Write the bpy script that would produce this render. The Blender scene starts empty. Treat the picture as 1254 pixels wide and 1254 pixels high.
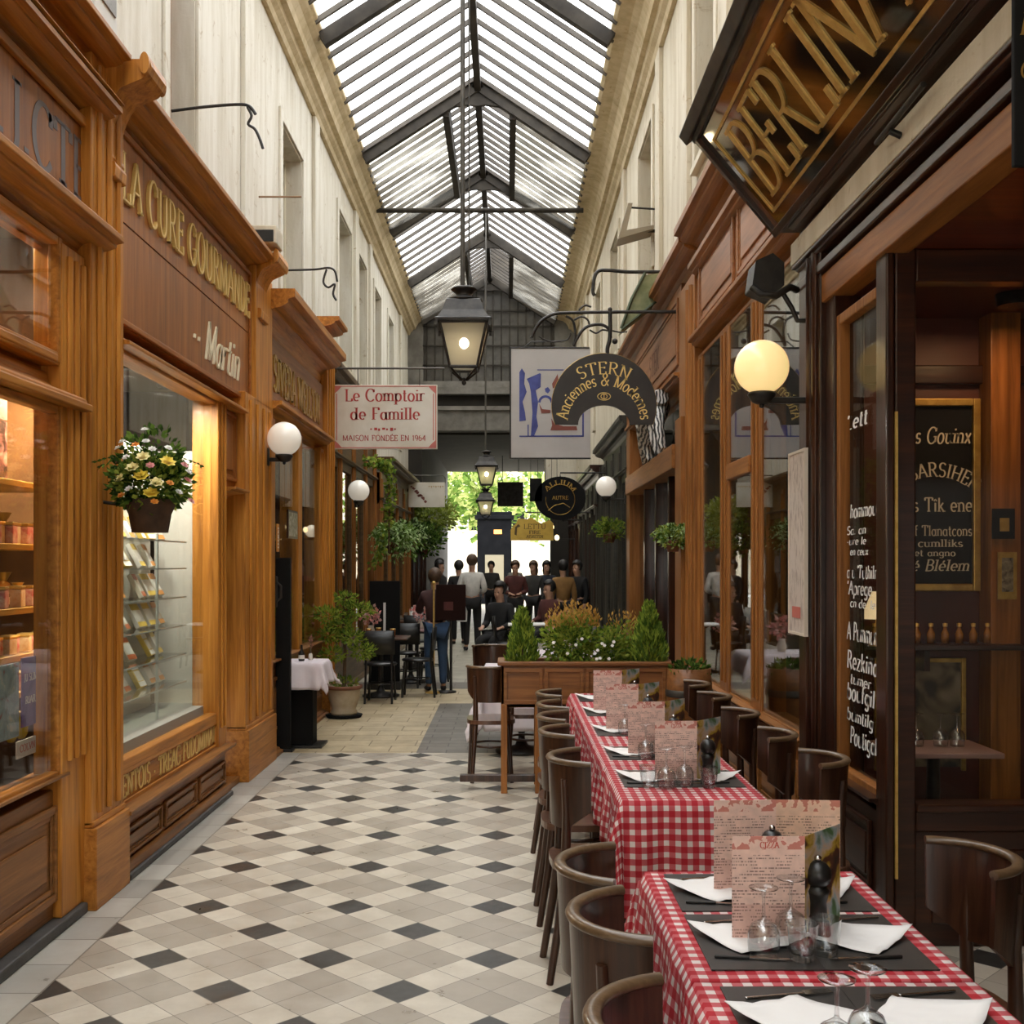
SKY = 5.0
EXPOSURE = 0.4
import bpy, bmesh, math, random
from mathutils import Vector, Matrix, Euler
PI = math.pi
COL = bpy.context.scene.collection
RNG = random.Random(7)
ORD = ['first', 'second', 'third', 'fourth', 'fifth', 'sixth', 'seventh', 'eighth', 'ninth', 'tenth', 'eleventh', 'twelfth']

# ------------------------------------------------------------------ materials
def new_mat(name):
    m = bpy.data.materials.new(name); m.use_nodes = True
    nt = m.node_tree; nt.nodes.clear()
    return m, nt, nt.nodes, nt.links
def node(nt, typ, **kw):
    n = nt.nodes.new(typ)
    for k, v in kw.items():
        if k in n.inputs.keys(): n.inputs[k].default_value = v
        else: setattr(n, k, v)
    return n
def c4(c): return (c[0], c[1], c[2], 1.0)
def ramp(nt, stops):
    r = nt.nodes.new('ShaderNodeValToRGB'); e = r.color_ramp.elements
    while len(e) < len(stops): e.new(0.5)
    for el, (p, c) in zip(e, stops): el.position = p; el.color = c4(c)
    return r
def bsdf(nt, rough=.5, metal=0., spec=.5, coat=0.):
    b = nt.nodes.new('ShaderNodeBsdfPrincipled')
    b.inputs['Roughness'].default_value = rough; b.inputs['Metallic'].default_value = metal
    b.inputs['Specular IOR Level'].default_value = spec; b.inputs['Coat Weight'].default_value = coat
    b.inputs['Coat Roughness'].default_value = .12
    o = nt.nodes.new('ShaderNodeOutputMaterial'); nt.links.new(b.outputs[0], o.inputs[0])
    return b
def plain(name, c, rough=.5, metal=0., spec=.5, coat=0., c2=None, scale=6., lohi=(.35, .65), bump=0., stretch=(1, 1, 1), detail=5., emit=0., ecol=None):
    m, nt, N, L = new_mat(name); b = bsdf(nt, rough, metal, spec, coat)
    b.inputs['Base Color'].default_value = c4(c)
    if c2 is not None or bump:
        tc = node(nt, 'ShaderNodeTexCoord'); mp = node(nt, 'ShaderNodeMapping'); mp.inputs['Scale'].default_value = stretch
        L.new(tc.outputs['Object'], mp.inputs['Vector'])
        n = node(nt, 'ShaderNodeTexNoise', Scale=scale, Detail=detail, Roughness=.6); L.new(mp.outputs[0], n.inputs['Vector'])
        if c2 is not None:
            r = ramp(nt, [(lohi[0], c), (lohi[1], c2)]); L.new(n.outputs['Fac'], r.inputs[0]); L.new(r.outputs[0], b.inputs['Base Color'])
        if bump:
            bp = node(nt, 'ShaderNodeBump', Strength=bump, Distance=.02); L.new(n.outputs['Fac'], bp.inputs['Height']); L.new(bp.outputs[0], b.inputs['Normal'])
    if emit:
        b.inputs['Emission Color'].default_value = c4(ecol or c); b.inputs['Emission Strength'].default_value = emit
    return m
def wood(name, dark, mid, light, axis='z', scale=1., rough=.42, coat=.04, bump=.12):
    m, nt, N, L = new_mat(name); b = bsdf(nt, rough, 0, .32, coat)
    tc = node(nt, 'ShaderNodeTexCoord'); mp = node(nt, 'ShaderNodeMapping')
    s = {'x': (.9, 16, 16), 'y': (16, .9, 16), 'z': (16, 16, .9)}[axis]
    mp.inputs['Scale'].default_value = [v * scale for v in s]
    L.new(tc.outputs['Object'], mp.inputs['Vector'])
    n = node(nt, 'ShaderNodeTexNoise', Scale=1.6, Detail=7., Roughness=.62, Distortion=.6); L.new(mp.outputs[0], n.inputs['Vector'])
    n2 = node(nt, 'ShaderNodeTexNoise', Scale=.9, Detail=3.); L.new(tc.outputs['Object'], n2.inputs['Vector'])
    r = ramp(nt, [(.28, dark), (.5, mid), (.72, light)]); L.new(n.outputs['Fac'], r.inputs[0])
    r2 = ramp(nt, [(.3, (.68, .66, .64)), (.7, (1.12, 1.12, 1.12))]); L.new(n2.outputs['Fac'], r2.inputs[0])
    mx = node(nt, 'ShaderNodeMix', data_type='RGBA', blend_type='MULTIPLY'); mx.inputs[0].default_value = .8
    L.new(r.outputs[0], mx.inputs[6]); L.new(r2.outputs[0], mx.inputs[7]); L.new(mx.outputs[2], b.inputs['Base Color'])
    bp = node(nt, 'ShaderNodeBump', Strength=bump, Distance=.01); L.new(n.outputs['Fac'], bp.inputs['Height']); L.new(bp.outputs[0], b.inputs['Normal'])
    return m
def glass(name, tint=(1, 1, 1), base=.04, gain=1., rough=.0, grime=0.):
    m, nt, N, L = new_mat(name)
    o = node(nt, 'ShaderNodeOutputMaterial'); t = node(nt, 'ShaderNodeBsdfTransparent'); t.inputs[0].default_value = c4(tint)
    g = node(nt, 'ShaderNodeBsdfGlossy'); g.inputs['Roughness'].default_value = rough
    f = node(nt, 'ShaderNodeLayerWeight', Blend=.5); pw = node(nt, 'ShaderNodeMath', operation='POWER'); pw.inputs[1].default_value = 4.5
    L.new(f.outputs['Facing'], pw.inputs[0])
    mu = node(nt, 'ShaderNodeMath', operation='MULTIPLY_ADD', use_clamp=True); mu.inputs[1].default_value = gain; mu.inputs[2].default_value = base
    L.new(pw.outputs[0], mu.inputs[0]); mx = node(nt, 'ShaderNodeMixShader'); L.new(mu.outputs[0], mx.inputs[0])
    L.new(t.outputs[0], mx.inputs[1]); L.new(g.outputs[0], mx.inputs[2])
    last = mx
    if grime:
        d = node(nt, 'ShaderNodeBsdfTranslucent'); d.inputs[0].default_value = (.75, .72, .64, 1)
        tc = node(nt, 'ShaderNodeTexCoord'); n = node(nt, 'ShaderNodeTexNoise', Scale=1.1, Detail=6.); L.new(tc.outputs['Object'], n.inputs['Vector'])
        mr = node(nt, 'ShaderNodeMapRange'); mr.inputs['From Min'].default_value = .45; mr.inputs['From Max'].default_value = .75
        mr.inputs['To Min'].default_value = .04; mr.inputs['To Max'].default_value = grime; L.new(n.outputs['Fac'], mr.inputs['Value'])
        m2 = node(nt, 'ShaderNodeMixShader'); L.new(mr.outputs[0], m2.inputs[0]); L.new(mx.outputs[0], m2.inputs[1]); L.new(d.outputs[0], m2.inputs[2]); last = m2
    L.new(last.outputs[0], o.inputs[0]); return m
def leafy(name, c1, c2, scale=9.):
    m, nt, N, L = new_mat(name); o = node(nt, 'ShaderNodeOutputMaterial')
    tc = node(nt, 'ShaderNodeTexCoord'); n = node(nt, 'ShaderNodeTexNoise', Scale=scale, Detail=3.); L.new(tc.outputs['Object'], n.inputs['Vector'])
    r = ramp(nt, [(.35, c1), (.65, c2)]); L.new(n.outputs['Fac'], r.inputs[0])
    d = node(nt, 'ShaderNodeBsdfDiffuse'); t = node(nt, 'ShaderNodeBsdfTranslucent'); L.new(r.outputs[0], d.inputs[0]); L.new(r.outputs[0], t.inputs[0])
    mx = node(nt, 'ShaderNodeMixShader'); mx.inputs[0].default_value = .3; L.new(d.outputs[0], mx.inputs[1]); L.new(t.outputs[0], mx.inputs[2])
    L.new(mx.outputs[0], o.inputs[0]); return m

# ------------------------------------------------------------------ mesh builder
class MB:
    def __init__(s): s.v = []; s.f = []; s.m = []; s.uv = None; s.sm = []
    def add(s, vs, fs, mi=0, smooth=False):
        b = len(s.v); s.v += [tuple(p) for p in vs]
        for f in fs: s.f.append([i + b for i in f]); s.m.append(mi); s.sm.append(smooth)
        return s
    def box(s, x0, x1, y0, y1, z0, z1, mi=0):
        x0, x1 = min(x0, x1), max(x0, x1); y0, y1 = min(y0, y1), max(y0, y1); z0, z1 = min(z0, z1), max(z0, z1)
        return s.add([(x0, y0, z0), (x1, y0, z0), (x1, y1, z0), (x0, y1, z0), (x0, y0, z1), (x1, y0, z1), (x1, y1, z1), (x0, y1, z1)],
                     [(0, 3, 2, 1), (4, 5, 6, 7), (0, 1, 5, 4), (1, 2, 6, 5), (2, 3, 7, 6), (3, 0, 4, 7)], mi)
    def prism(s, pts, axis, a, b, mi=0, smooth=False):
        n = len(pts)
        def P(p, t): return {'y': (p[0], t, p[1]), 'x': (t, p[0], p[1]), 'z': (p[0], p[1], t)}[axis]
        vs = [P(p, a) for p in pts] + [P(p, b) for p in pts]
        s.add(vs, [(i, (i + 1) % n, (i + 1) % n + n, i + n) for i in range(n)], mi, smooth)
        return s.add(vs, [list(range(n))[::-1], list(range(n, 2 * n))], mi)
    def tube(s, pts, r, seg=8, mi=0, cap=True):
        pts = [Vector(p) for p in pts]; n = len(pts); rs = r if isinstance(r, (list, tuple)) else [r] * n
        vs = []; up = None
        for i, p in enumerate(pts):
            t = (pts[min(i + 1, n - 1)] - pts[max(i - 1, 0)]).normalized()
            if up is None:
                up = Vector((0, 0, 1)) if abs(t.z) < .9 else Vector((1, 0, 0))
            a = t.cross(up).normalized(); up = a.cross(t).normalized()
            for k in range(seg):
                an = 2 * PI * k / seg; vs.append(p + (a * math.cos(an) + up * math.sin(an)) * rs[i])
        fs = [(i * seg + k, i * seg + (k + 1) % seg, (i + 1) * seg + (k + 1) % seg, (i + 1) * seg + k) for i in range(n - 1) for k in range(seg)]
        s.add(vs, fs, mi, True)
        if cap: s.add(vs[:seg], [list(range(seg))[::-1]], mi); s.add(vs[-seg:], [list(range(seg))], mi)
        return s
    def lathe(s, prof, seg=20, c=(0, 0, 0), mi=0, sx=1., sy=1., smooth=True, ph=0.):
        vs = []; n = len(prof)
        for r, z in prof:
            for k in range(seg):
                a = 2 * PI * k / seg + ph; vs.append((c[0] + r * math.cos(a) * sx, c[1] + r * math.sin(a) * sy, c[2] + z))
        fs = [(i * seg + k, i * seg + (k + 1) % seg, (i + 1) * seg + (k + 1) % seg, (i + 1) * seg + k) for i in range(n - 1) for k in range(seg)]
        s.add(vs, fs, mi, smooth)
        if prof[0][0] > 1e-5: s.add(vs[:seg], [list(range(seg))[::-1]], mi)
        if prof[-1][0] > 1e-5: s.add(vs[-seg:], [list(range(seg))], mi)
        return s
    def ball(s, c, r, seg=20, rings=12, mi=0, sx=1., sy=1., sz=1.):
        prof = [(max(r * math.sin(PI * i / rings), 1e-6), -r * math.cos(PI * i / rings) * sz) for i in range(rings + 1)]
        return s.lathe(prof, seg, c, mi, sx, sy)
    def quad(s, a, b, c, d, mi=0): return s.add([a, b, c, d], [(0, 1, 2, 3)], mi)
    def grid(s, rows, mi=0, smooth=True, closed=False):
        n = len(rows[0]); vs = [p for r in rows for p in r]; m = n if closed else n - 1
        return s.add(vs, [(i * n + k, i * n + (k + 1) % n, (i + 1) * n + (k + 1) % n, (i + 1) * n + k) for i in range(len(rows) - 1) for k in range(m)], mi, smooth)
    def xf(s, M, start=0):
        for i in range(start, len(s.v)): s.v[i] = tuple(M @ Vector(s.v[i]))
        return s

def mk(name, mb, mats, parent=None, bevel=0., loc=(0, 0, 0), rot=(0, 0, 0), subsurf=0, solid=0., kind=None):
    me = bpy.data.meshes.new(name); me.from_pydata(mb.v, [], mb.f); me.update()
    if not isinstance(mats, (list, tuple)): mats = [mats]
    for m in mats: me.materials.append(m)
    me.polygons.foreach_set('material_index', mb.m); me.polygons.foreach_set('use_smooth', mb.sm)
    if mb.uv:
        lay = me.uv_layers.new(name='UVMap')
        for lp in me.loops: lay.data[lp.index].uv = mb.uv[lp.vertex_index]
    bm = bmesh.new(); bm.from_mesh(me); bmesh.ops.recalc_face_normals(bm, faces=bm.faces); bm.to_mesh(me); bm.free()
    o = bpy.data.objects.new(name, me); COL.objects.link(o); o.location = loc; o.rotation_euler = rot
    if parent is not None: o.parent = parent
    if solid: d = o.modifiers.new('Solidify', 'SOLIDIFY'); d.thickness = solid; d.offset = 0
    if bevel: d = o.modifiers.new('Bevel', 'BEVEL'); d.width = bevel; d.segments = 2; d.limit_method = 'ANGLE'; d.angle_limit = math.radians(40)
    if subsurf: d = o.modifiers.new('Subdivision', 'SUBSURF'); d.levels = subsurf; d.render_levels = subsurf
    if kind: o['kind'] = kind
    return o
def tag(o, label, cat, group=None, kind=None):
    o['label'] = label; o['category'] = cat
    if group: o['group'] = group
    if kind: o['kind'] = kind
    return o
def thing(name, label, cat, loc=(0, 0, 0), rz=0., group=None, kind=None, rot=None):
    o = bpy.data.objects.new(name, None); COL.objects.link(o); o.empty_display_size = .1
    o.location = loc; o.rotation_euler = rot or (0, 0, rz)
    return tag(o, label, cat, group, kind)
def structure(name, mb, mats, parent=None, bevel=0., **kw):
    o = mk(name, mb, mats, parent, bevel, **kw)
    if parent is None: o['kind'] = 'structure'
    return o
def struct_root(name):
    o = bpy.data.objects.new(name, None); COL.objects.link(o); o['kind'] = 'structure'; return o
def dup(o, parent=None):
    c = o.copy(); COL.objects.link(c)
    if parent is not None: c.parent = parent
    for ch in list(o.children): dup(ch, c)
    return c
class Pool:
    """first use hands out the thing itself, later uses hand out copies"""
    def __init__(s, root): s.root = root; s.used = False
    def put(s, loc, rz, label, group=None, rot=None, scale=None):
        o = dup(s.root) if s.used else s.root; s.used = True
        o.location = loc; o.rotation_euler = rot or (0, 0, rz); o['label'] = label
        if group: o['group'] = group
        if scale: o.scale = (scale,) * 3 if not isinstance(scale, tuple) else scale
        return o
def smooth_path(pts, n=5):
    P = [Vector(p) for p in pts]; out = []
    for i in range(len(P) - 1):
        a, b, c, d = P[max(i - 1, 0)], P[i], P[i + 1], P[min(i + 2, len(P) - 1)]
        for k in range(n):
            t = k / n; out.append(.5 * ((2 * b) + (c - a) * t + (2 * a - 5 * b + 4 * c - d) * t * t + (3 * b - a - 3 * c + d) * t ** 3))
    return out + [P[-1]]
def arc(cx, cy, rx, ry, a0, a1, n=12):
    return [(cx + rx * math.cos(math.radians(a0 + (a1 - a0) * i / n)), cy + ry * math.sin(math.radians(a0 + (a1 - a0) * i / n))) for i in range(n + 1)]

# ------------------------------------------------------------------ lettering (own pen-stroke alphabet)
def _glyphs():
    G = {}
    def g(ch, w, strokes, serifs=()): G[ch] = (w, strokes, serifs)
    st = lambda x, t=1.: [(x, 0), (x, t)]
    g('A', .78, [[(.02, 0), (.39, 1)], [(.39, 1), (.76, 0)], [(.17, .36), (.61, .36)]], [(.02, 0), (.76, 0)])
    g('B', .66, [st(.12), [(.02, 1), (.32, 1)] + arc(.32, .76, .25, .24, 90, -90) + [(.12, .52)], [(.12, .52)] + arc(.33, .26, .3, .26, 90, -90) + [(.02, 0)]])
    g('C', .76, [arc(.42, .5, .38, .52, 42, 318, 20), [(.7, .98), (.7, .74)]])
    g('D', .76, [st(.12), [(.02, 1), (.3, 1)] + arc(.3, .5, .4, .5, 90, -90, 16) + [(.02, 0)]])
    g('E', .62, [st(.12), [(.02, 1), (.56, 1)], [(.12, .52), (.46, .52)], [(.02, 0), (.58, 0)], [(.56, 1), (.56, .82)], [(.58, 0), (.58, .2)], [(.46, .6), (.46, .44)]])
    G['É'] = (.62, G['E'][1] + [[(.28, 1.08), (.44, 1.25)]], ())
    G['Ê'] = (.62, G['E'][1] + [[(.2, 1.08), (.33, 1.22), (.46, 1.08)]], ())
    g('F', .6, [st(.12), [(.02, 1), (.56, 1)], [(.12, .52), (.44, .52)], [(.56, 1), (.56, .8)]], [(.12, 0)])
    g('G', .82, [arc(.42, .5, .38, .52, 42, 330, 20), [(.74, .42), (.74, .08)], [(.7, .98), (.7, .76)], [(.56, .42), (.84, .42)]])
    g('H', .8, [st(.12), st(.68), [(.12, .52), (.68, .52)]], [(.12, 0), (.12, 1), (.68, 0), (.68, 1)])
    g('I', .3, [st(.15)], [(.15, 0), (.15, 1)])
    g('J', .46, [[(.32, 1), (.32, .15)] + arc(.16, .12, .16, .2, 0, -120)], [(.32, 1)])
    g('K', .72, [st(.12), [(.12, .42), (.62, 1)], [(.3, .6), (.68, 0)]], [(.12, 0), (.12, 1), (.68, 0), (.62, 1)])
    g('L', .6, [st(.12), [(.02, 0), (.58, 0)], [(.58, 0), (.58, .22)]], [(.12, 1)])
    g('M', .96, [[(.1, 0), (.12, 1)], [(.12, 1), (.48, .05)], [(.48, .05), (.84, 1)], [(.84, 1), (.86, 0)]], [(.1, 0), (.86, 0), (.08, 1), (.88, 1)])
    g('N', .8, [st(.12), [(.12, 1), (.68, 0)], st(.68)], [(.12, 0), (.08, 1), (.68, 1)])
    g('O', .82, [arc(.41, .5, .37, .52, 0, 360, 24)])
    g('P', .62, [st(.12), [(.02, 1), (.32, 1)] + arc(.32, .74, .26, .26, 90, -90) + [(.12, .48)]], [(.12, 0)])
    g('Q', .82, [arc(.41, .5, .37, .52, 0, 360, 24), [(.5, .2), (.82, -.15)]])
    g('R', .74, [st(.12), [(.02, 1), (.32, 1)] + arc(.32, .75, .25, .25, 90, -90) + [(.12, .5)], [(.34, .5), (.7, 0)]], [(.12, 0), (.72, 0)])
    g('S', .6, [arc(.3, .75, .22, .26, 30, 270) + arc(.3, .25, .25, .25, 90, -150)])
    g('T', .7, [st(.35), [(.02, 1), (.68, 1)], [(.02, 1), (.02, .8)], [(.68, 1), (.68, .8)]], [(.35, 0)])
    g('U', .78, [[(.12, 1), (.12, .33)] + arc(.39, .33, .27, .34, 180, 360) + [(.66, 1)]], [(.12, 1), (.66, 1)])
    g('V', .76, [[(.02, 1), (.39, 0)], [(.39, 0), (.74, 1)]], [(.04, 1), (.73, 1)])
    g('X', .76, [[(.04, 1), (.72, 0)], [(.7, 1), (.06, 0)]], [(.04, 1), (.72, 0), (.7, 1), (.06, 0)])
    g('Y', .74, [[(.02, 1), (.37, .48)], [(.72, 1), (.37, .48)], [(.37, .48), (.37, 0)]], [(.37, 0), (.03, 1), (.71, 1)])
    g('Z', .66, [[(.06, .85), (.06, 1), (.6, 1), (.04, 0), (.62, 0), (.62, .18)]])
    x = .64
    g('a', .58, [arc(.27, .3, .22, .31, 0, 360, 18), [(.48, x), (.48, .08), (.58, 0)]])
    g('b', .6, [st(.1), arc(.32, .31, .23, .32, 0, 360, 18)], [(.06, 1)])
    g('c', .5, [arc(.29, .31, .24, .33, 45, 315, 16)])
    g('d', .62, [arc(.27, .31, .23, .32, 0, 360, 18), [(.5, 1), (.5, 0)]], [(.46, 1), (.54, 0)])
    g('e', .54, [[(.05, .33), (.51, .33)] + arc(.28, .33, .23, .31, 0, 310, 16)])
    g('f', .38, [[(.16, 0), (.16, .8)] + arc(.3, .8, .14, .2, 180, 50, 6), [(.02, x), (.34, x)]], [(.16, 0)])
    g('g', .58, [arc(.27, .33, .22, .3, 0, 360, 18), [(.49, x), (.49, -.1)] + arc(.28, -.1, .21, .2, 0, -150)])
    g('h', .6, [st(.1), [(.1, .4)] + arc(.3, .42, .2, .22, 160, 0) + [(.5, 0)]], [(.1, 0), (.5, 0), (.06, 1)])
    g('i', .26, [[(.13, 0), (.13, x)], [(.13, .82), (.13, .93)]], [(.13, 0), (.1, x)])
    g('j', .26, [[(.13, x), (.13, -.15), (.0, -.28)], [(.13, .82), (.13, .93)]])
    g('k', .56, [st(.1), [(.1, .25), (.46, x)], [(.22, .38), (.52, 0)]], [(.1, 0), (.52, 0)])
    g('l', .26, [st(.13)], [(.13, 0), (.09, 1)])
    g('m', .9, [[(.1, 0), (.1, x)], [(.1, .4)] + arc(.28, .44, .18, .2, 160, 0) + [(.46, 0)], [(.46, .4)] + arc(.64, .44, .18, .2, 160, 0) + [(.82, 0)]], [(.1, 0), (.46, 0), (.82, 0), (.07, x)])
    g('n', .6, [[(.1, 0), (.1, x)], [(.1, .4)] + arc(.3, .43, .2, .21, 160, 0) + [(.5, 0)]], [(.1, 0), (.5, 0), (.07, x)])
    g('o', .58, [arc(.29, .31, .24, .33, 0, 360, 20)])
    g('p', .6, [[(.1, -.3), (.1, x)], arc(.32, .32, .23, .32, 0, 360, 18)], [(.1, -.3), (.07, x)])
    g('q', .6, [arc(.27, .32, .23, .32, 0, 360, 18), [(.5, x), (.5, -.3)]], [(.5, -.3)])
    g('r', .44, [[(.1, 0), (.1, x)], [(.1, .38)] + arc(.3, .44, .2, .2, 170, 50, 6)], [(.1, 0), (.07, x)])
    g('s', .46, [arc(.23, .47, .16, .17, 30, 270) + arc(.23, .16, .18, .15, 90, -150)])
    g('t', .36, [[(.16, .9), (.16, .12)] + arc(.27, .12, .11, .12, 180, 320, 6), [(.02, x), (.33, x)]])
    g('u', .6, [[(.1, x), (.1, .22)] + arc(.29, .22, .19, .22, 180, 360) + [(.48, x)], [(.48, x), (.48, 0)]], [(.07, x), (.45, x), (.52, 0)])
    g('v', .54, [[(.02, x), (.27, 0)], [(.27, 0), (.52, x)]], [(.03, x), (.5, x)])
    g('y', .54, [[(.02, x), (.27, 0)], [(.52, x), (.2, -.2), (.04, -.28)]], [(.03, x), (.5, x)])
    g('z', .5, [[(.05, x), (.45, x), (.04, 0), (.46, 0)]])
    g('&', .92, [[(.84, 0), (.24, .72)] + arc(.4, .8, .19, .2, 200, -30, 10) + [(.2, .4)] + arc(.32, .22, .26, .24, 140, 300, 10) + [(.62, .2), (.8, .5)]])
    g('1', .4, [[(.06, .82), (.22, 1), (.22, 0)]], [(.22, 0)])
    g('9', .58, [arc(.28, .7, .23, .3, 0, 360, 18), [(.51, .7)] + arc(.2, .55, .31, .55, 10, -70, 8)])
    g('6', .58, [arc(.29, .3, .23, .3, 0, 360, 18), [(.06, .3)] + arc(.38, .45, .32, .55, 190, 110, 8)])
    g('4', .6, [[(.44, 0), (.44, 1)], [(.44, 1), (.04, .3)], [(.04, .3), (.58, .3)]])
    g('x', .52, [[(.03, x), (.49, 0)], [(.47, x), (.04, 0)]]); g('w', .8, [[(.02, x), (.2, 0)], [(.2, 0), (.4, x)], [(.4, x), (.6, 0)], [(.6, 0), (.78, x)]])
    G['é'] = (.54, G['e'][1] + [[(.24, .74), (.36, .92)]], ()); G['î'] = (.26, [[(.13, 0), (.13, x)], [(.02, .76), (.13, .9), (.24, .76)]], ())
    g('W', 1., [[(.02, 1), (.25, 0)], [(.25, 0), (.5, 1)], [(.5, 1), (.75, 0)], [(.75, 0), (.98, 1)]])
    g("'", .2, [[(.12, 1), (.06, .78)]]); g('.', .24, [[(.1, 0), (.1, .08)]]); g('-', .4, [[(.06, .35), (.34, .35)]])
    g('·', .3, [[(.15, .32), (.15, .42)]]); g(' ', .36, [])
    g('?', .5, [arc(.24, .76, .2, .22, 160, -60) + [(.24, .4), (.24, .28)], [(.24, 0), (.24, .08)]])
    return G
GLY = _glyphs()
def text_quads(s, thick=.13, thin=.05, slant=0., space=.1, serif=True, only=None):
    """quads in a plane, cap height 1; returns quads, width"""
    out = []; x = 0.; wd = 0
    for ch in s:
        w, strokes, serifs = GLY.get(ch, GLY['-'])
        if ch == ' ': wd += 1
        if only is not None and wd != only: strokes, serifs = (), ()
        def T(p): return (x + p[0] + slant * p[1], p[1])
        for pl in strokes:
            n = len(pl); L = []; R = []
            for i, p in enumerate(pl):
                a = pl[max(i - 1, 0)]; b = pl[min(i + 1, n - 1)]
                if n > 3 and abs(pl[0][0] - pl[-1][0]) + abs(pl[0][1] - pl[-1][1]) < 1e-6 and i in (0, n - 1): a, b = pl[-2], pl[1]
                dx, dy = b[0] - a[0], b[1] - a[1]; l = math.hypot(dx, dy) or 1.
                h = .5 * (thin + (thick - thin) * abs(dy / l) ** 1.3)
                L.append(T((p[0] - dy / l * h, p[1] + dx / l * h))); R.append(T((p[0] + dy / l * h, p[1] - dx / l * h)))
            for i in range(n - 1): out.append((L[i], L[i + 1], R[i + 1], R[i]))
        if serif:
            for sx, sy in serifs:
                h = thick * .95; t = thin * .8; y0, y1 = (sy, sy + t) if sy <= 0 else (sy - t, sy)
                out.append(tuple(T(q) for q in ((sx - h, y0), (sx + h, y0), (sx + h, y1), (sx - h, y1))))
        x += w + space
    return out, x - space
def write(mb, s, mapf, size, depth=.0, mi=0, align='c', arcR=None, width=None, **kw):
    """mapf(u, v, d): letter plane -> world; size = cap height; arcR: baseline on a circle about (0,0)"""
    q, w = text_quads(s, **kw); sx = size if width is None else width / w
    off = {'c': -w / 2, 'l': 0, 'r': -w}[align]
    def pt(p, d):
        u, v = (p[0] + off) * sx, p[1] * size
        if arcR is not None:
            a = u / arcR; u, v = math.sin(a) * (arcR + v), math.cos(a) * (arcR + v)
        return mapf(u, v, d)
    for f in q:
        fr = [pt(p, depth) for p in f]
        if depth > 0:
            bk = [pt(p, 0) for p in f]
            mb.add(fr + bk, [(0, 1, 2, 3), (0, 4, 5, 1), (1, 5, 6, 2), (2, 6, 7, 3), (3, 7, 4, 0)], mi)
        else:
            mb.add(fr, [(0, 1, 2, 3)], mi)
    return mb

def mkw(name, s, mapf, size, depth, mat, parent, **kw):
    """one mesh per word"""
    for k in range(s.count(' ') + 1): o = mk(name, write(MB(), s, mapf, size, depth, only=k, **kw), mat, parent)
    return o
# ------------------------------------------------------------------ palette
W_POST = wood('honey_wood_upright', (.27, .092, .012), (.54, .215, .030), (.72, .33, .066), 'z')
W_RAIL = wood('honey_wood_rail', (.23, .080, .012), (.46, .178, .027), (.64, .28, .055), 'y')
W_PANEL = wood('red_brown_panel', (.19, .064, .013), (.34, .118, .024), (.44, .165, .036), 'z', .7)
W_PANELY = wood('red_brown_board', (.20, .066, .013), (.36, .124, .026), (.46, .172, .040), 'y', .7)
W_BASE = wood('worn_base_wood', (.13, .052, .013), (.26, .108, .028), (.38, .165, .05), 'y')
W_ROSE = wood('rosy_frieze_wood', (.20, .078, .028), (.31, .128, .048), (.40, .175, .07), 'y', .8)
W_ORANGE = wood('orange_wood_upright', (.17, .062, .014), (.31, .118, .026), (.41, .17, .045), 'z')
W_ORANGEY = wood('orange_wood_rail', (.17, .062, .014), (.31, .118, .026), (.41, .17, .045), 'y')
W_DARK = wood('dark_mahogany', (.012, .004, .002), (.032, .009, .0035), (.07, .021, .008), 'z', .9, .3, .4)
W_DARKY = wood('dark_mahogany_rail', (.012, .004, .002), (.034, .010, .004), (.075, .023, .008), 'y', .9, .3, .4)
W_DARKX = wood('dark_mahogany_cross', (.012, .004, .002), (.032, .009, .0035), (.065, .019, .007), 'x', .9, .3, .4)
W_RED = wood('red_soffit_wood', (.07, .012, .005), (.12, .022, .008), (.18, .036, .012), 'x', .6, .35, .3)
W_CHAIR = wood('chair_wood', (.018, .008, .004), (.045, .018, .009), (.085, .036, .017), 'z', 1.2, .32, .45)
W_SEAT = wood('chair_seat_wood', (.06, .025, .013), (.11, .048, .026), (.16, .075, .04), 'x', 1., .3, .4)
W_RIM = wood('chair_rim_wood', (.065, .037, .017), (.12, .072, .036), (.19, .12, .065), 'x', 1., .35, .4)
GOLD = plain('gold_paint', (.80, .54, .17), .35, .55, c2=(.62, .38, .09), scale=20)
GOLDF = plain('gold_frame', (.55, .36, .09), .35, .6, c2=(.35, .2, .04), scale=14)
GILT = plain('gilt_lettering', (.80, .58, .20), .45, .25)
CREAMTXT = plain('cream_lettering', (.78, .70, .50), .6)
WHITETXT = plain('white_lettering', (.85, .84, .80), .6)
IRON = plain('black_iron', (.02, .019, .018), .42, .5, c2=(.045, .04, .035), scale=12)
IRON2 = plain('weathered_iron', (.05, .047, .042), .5, .4, c2=(.10, .09, .075), scale=7)
BLACK = plain('black_paint', (.010, .009, .008), .35)
BLACKM = plain('matt_black', (.006, .0055, .005), .8, spec=.2)
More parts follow.
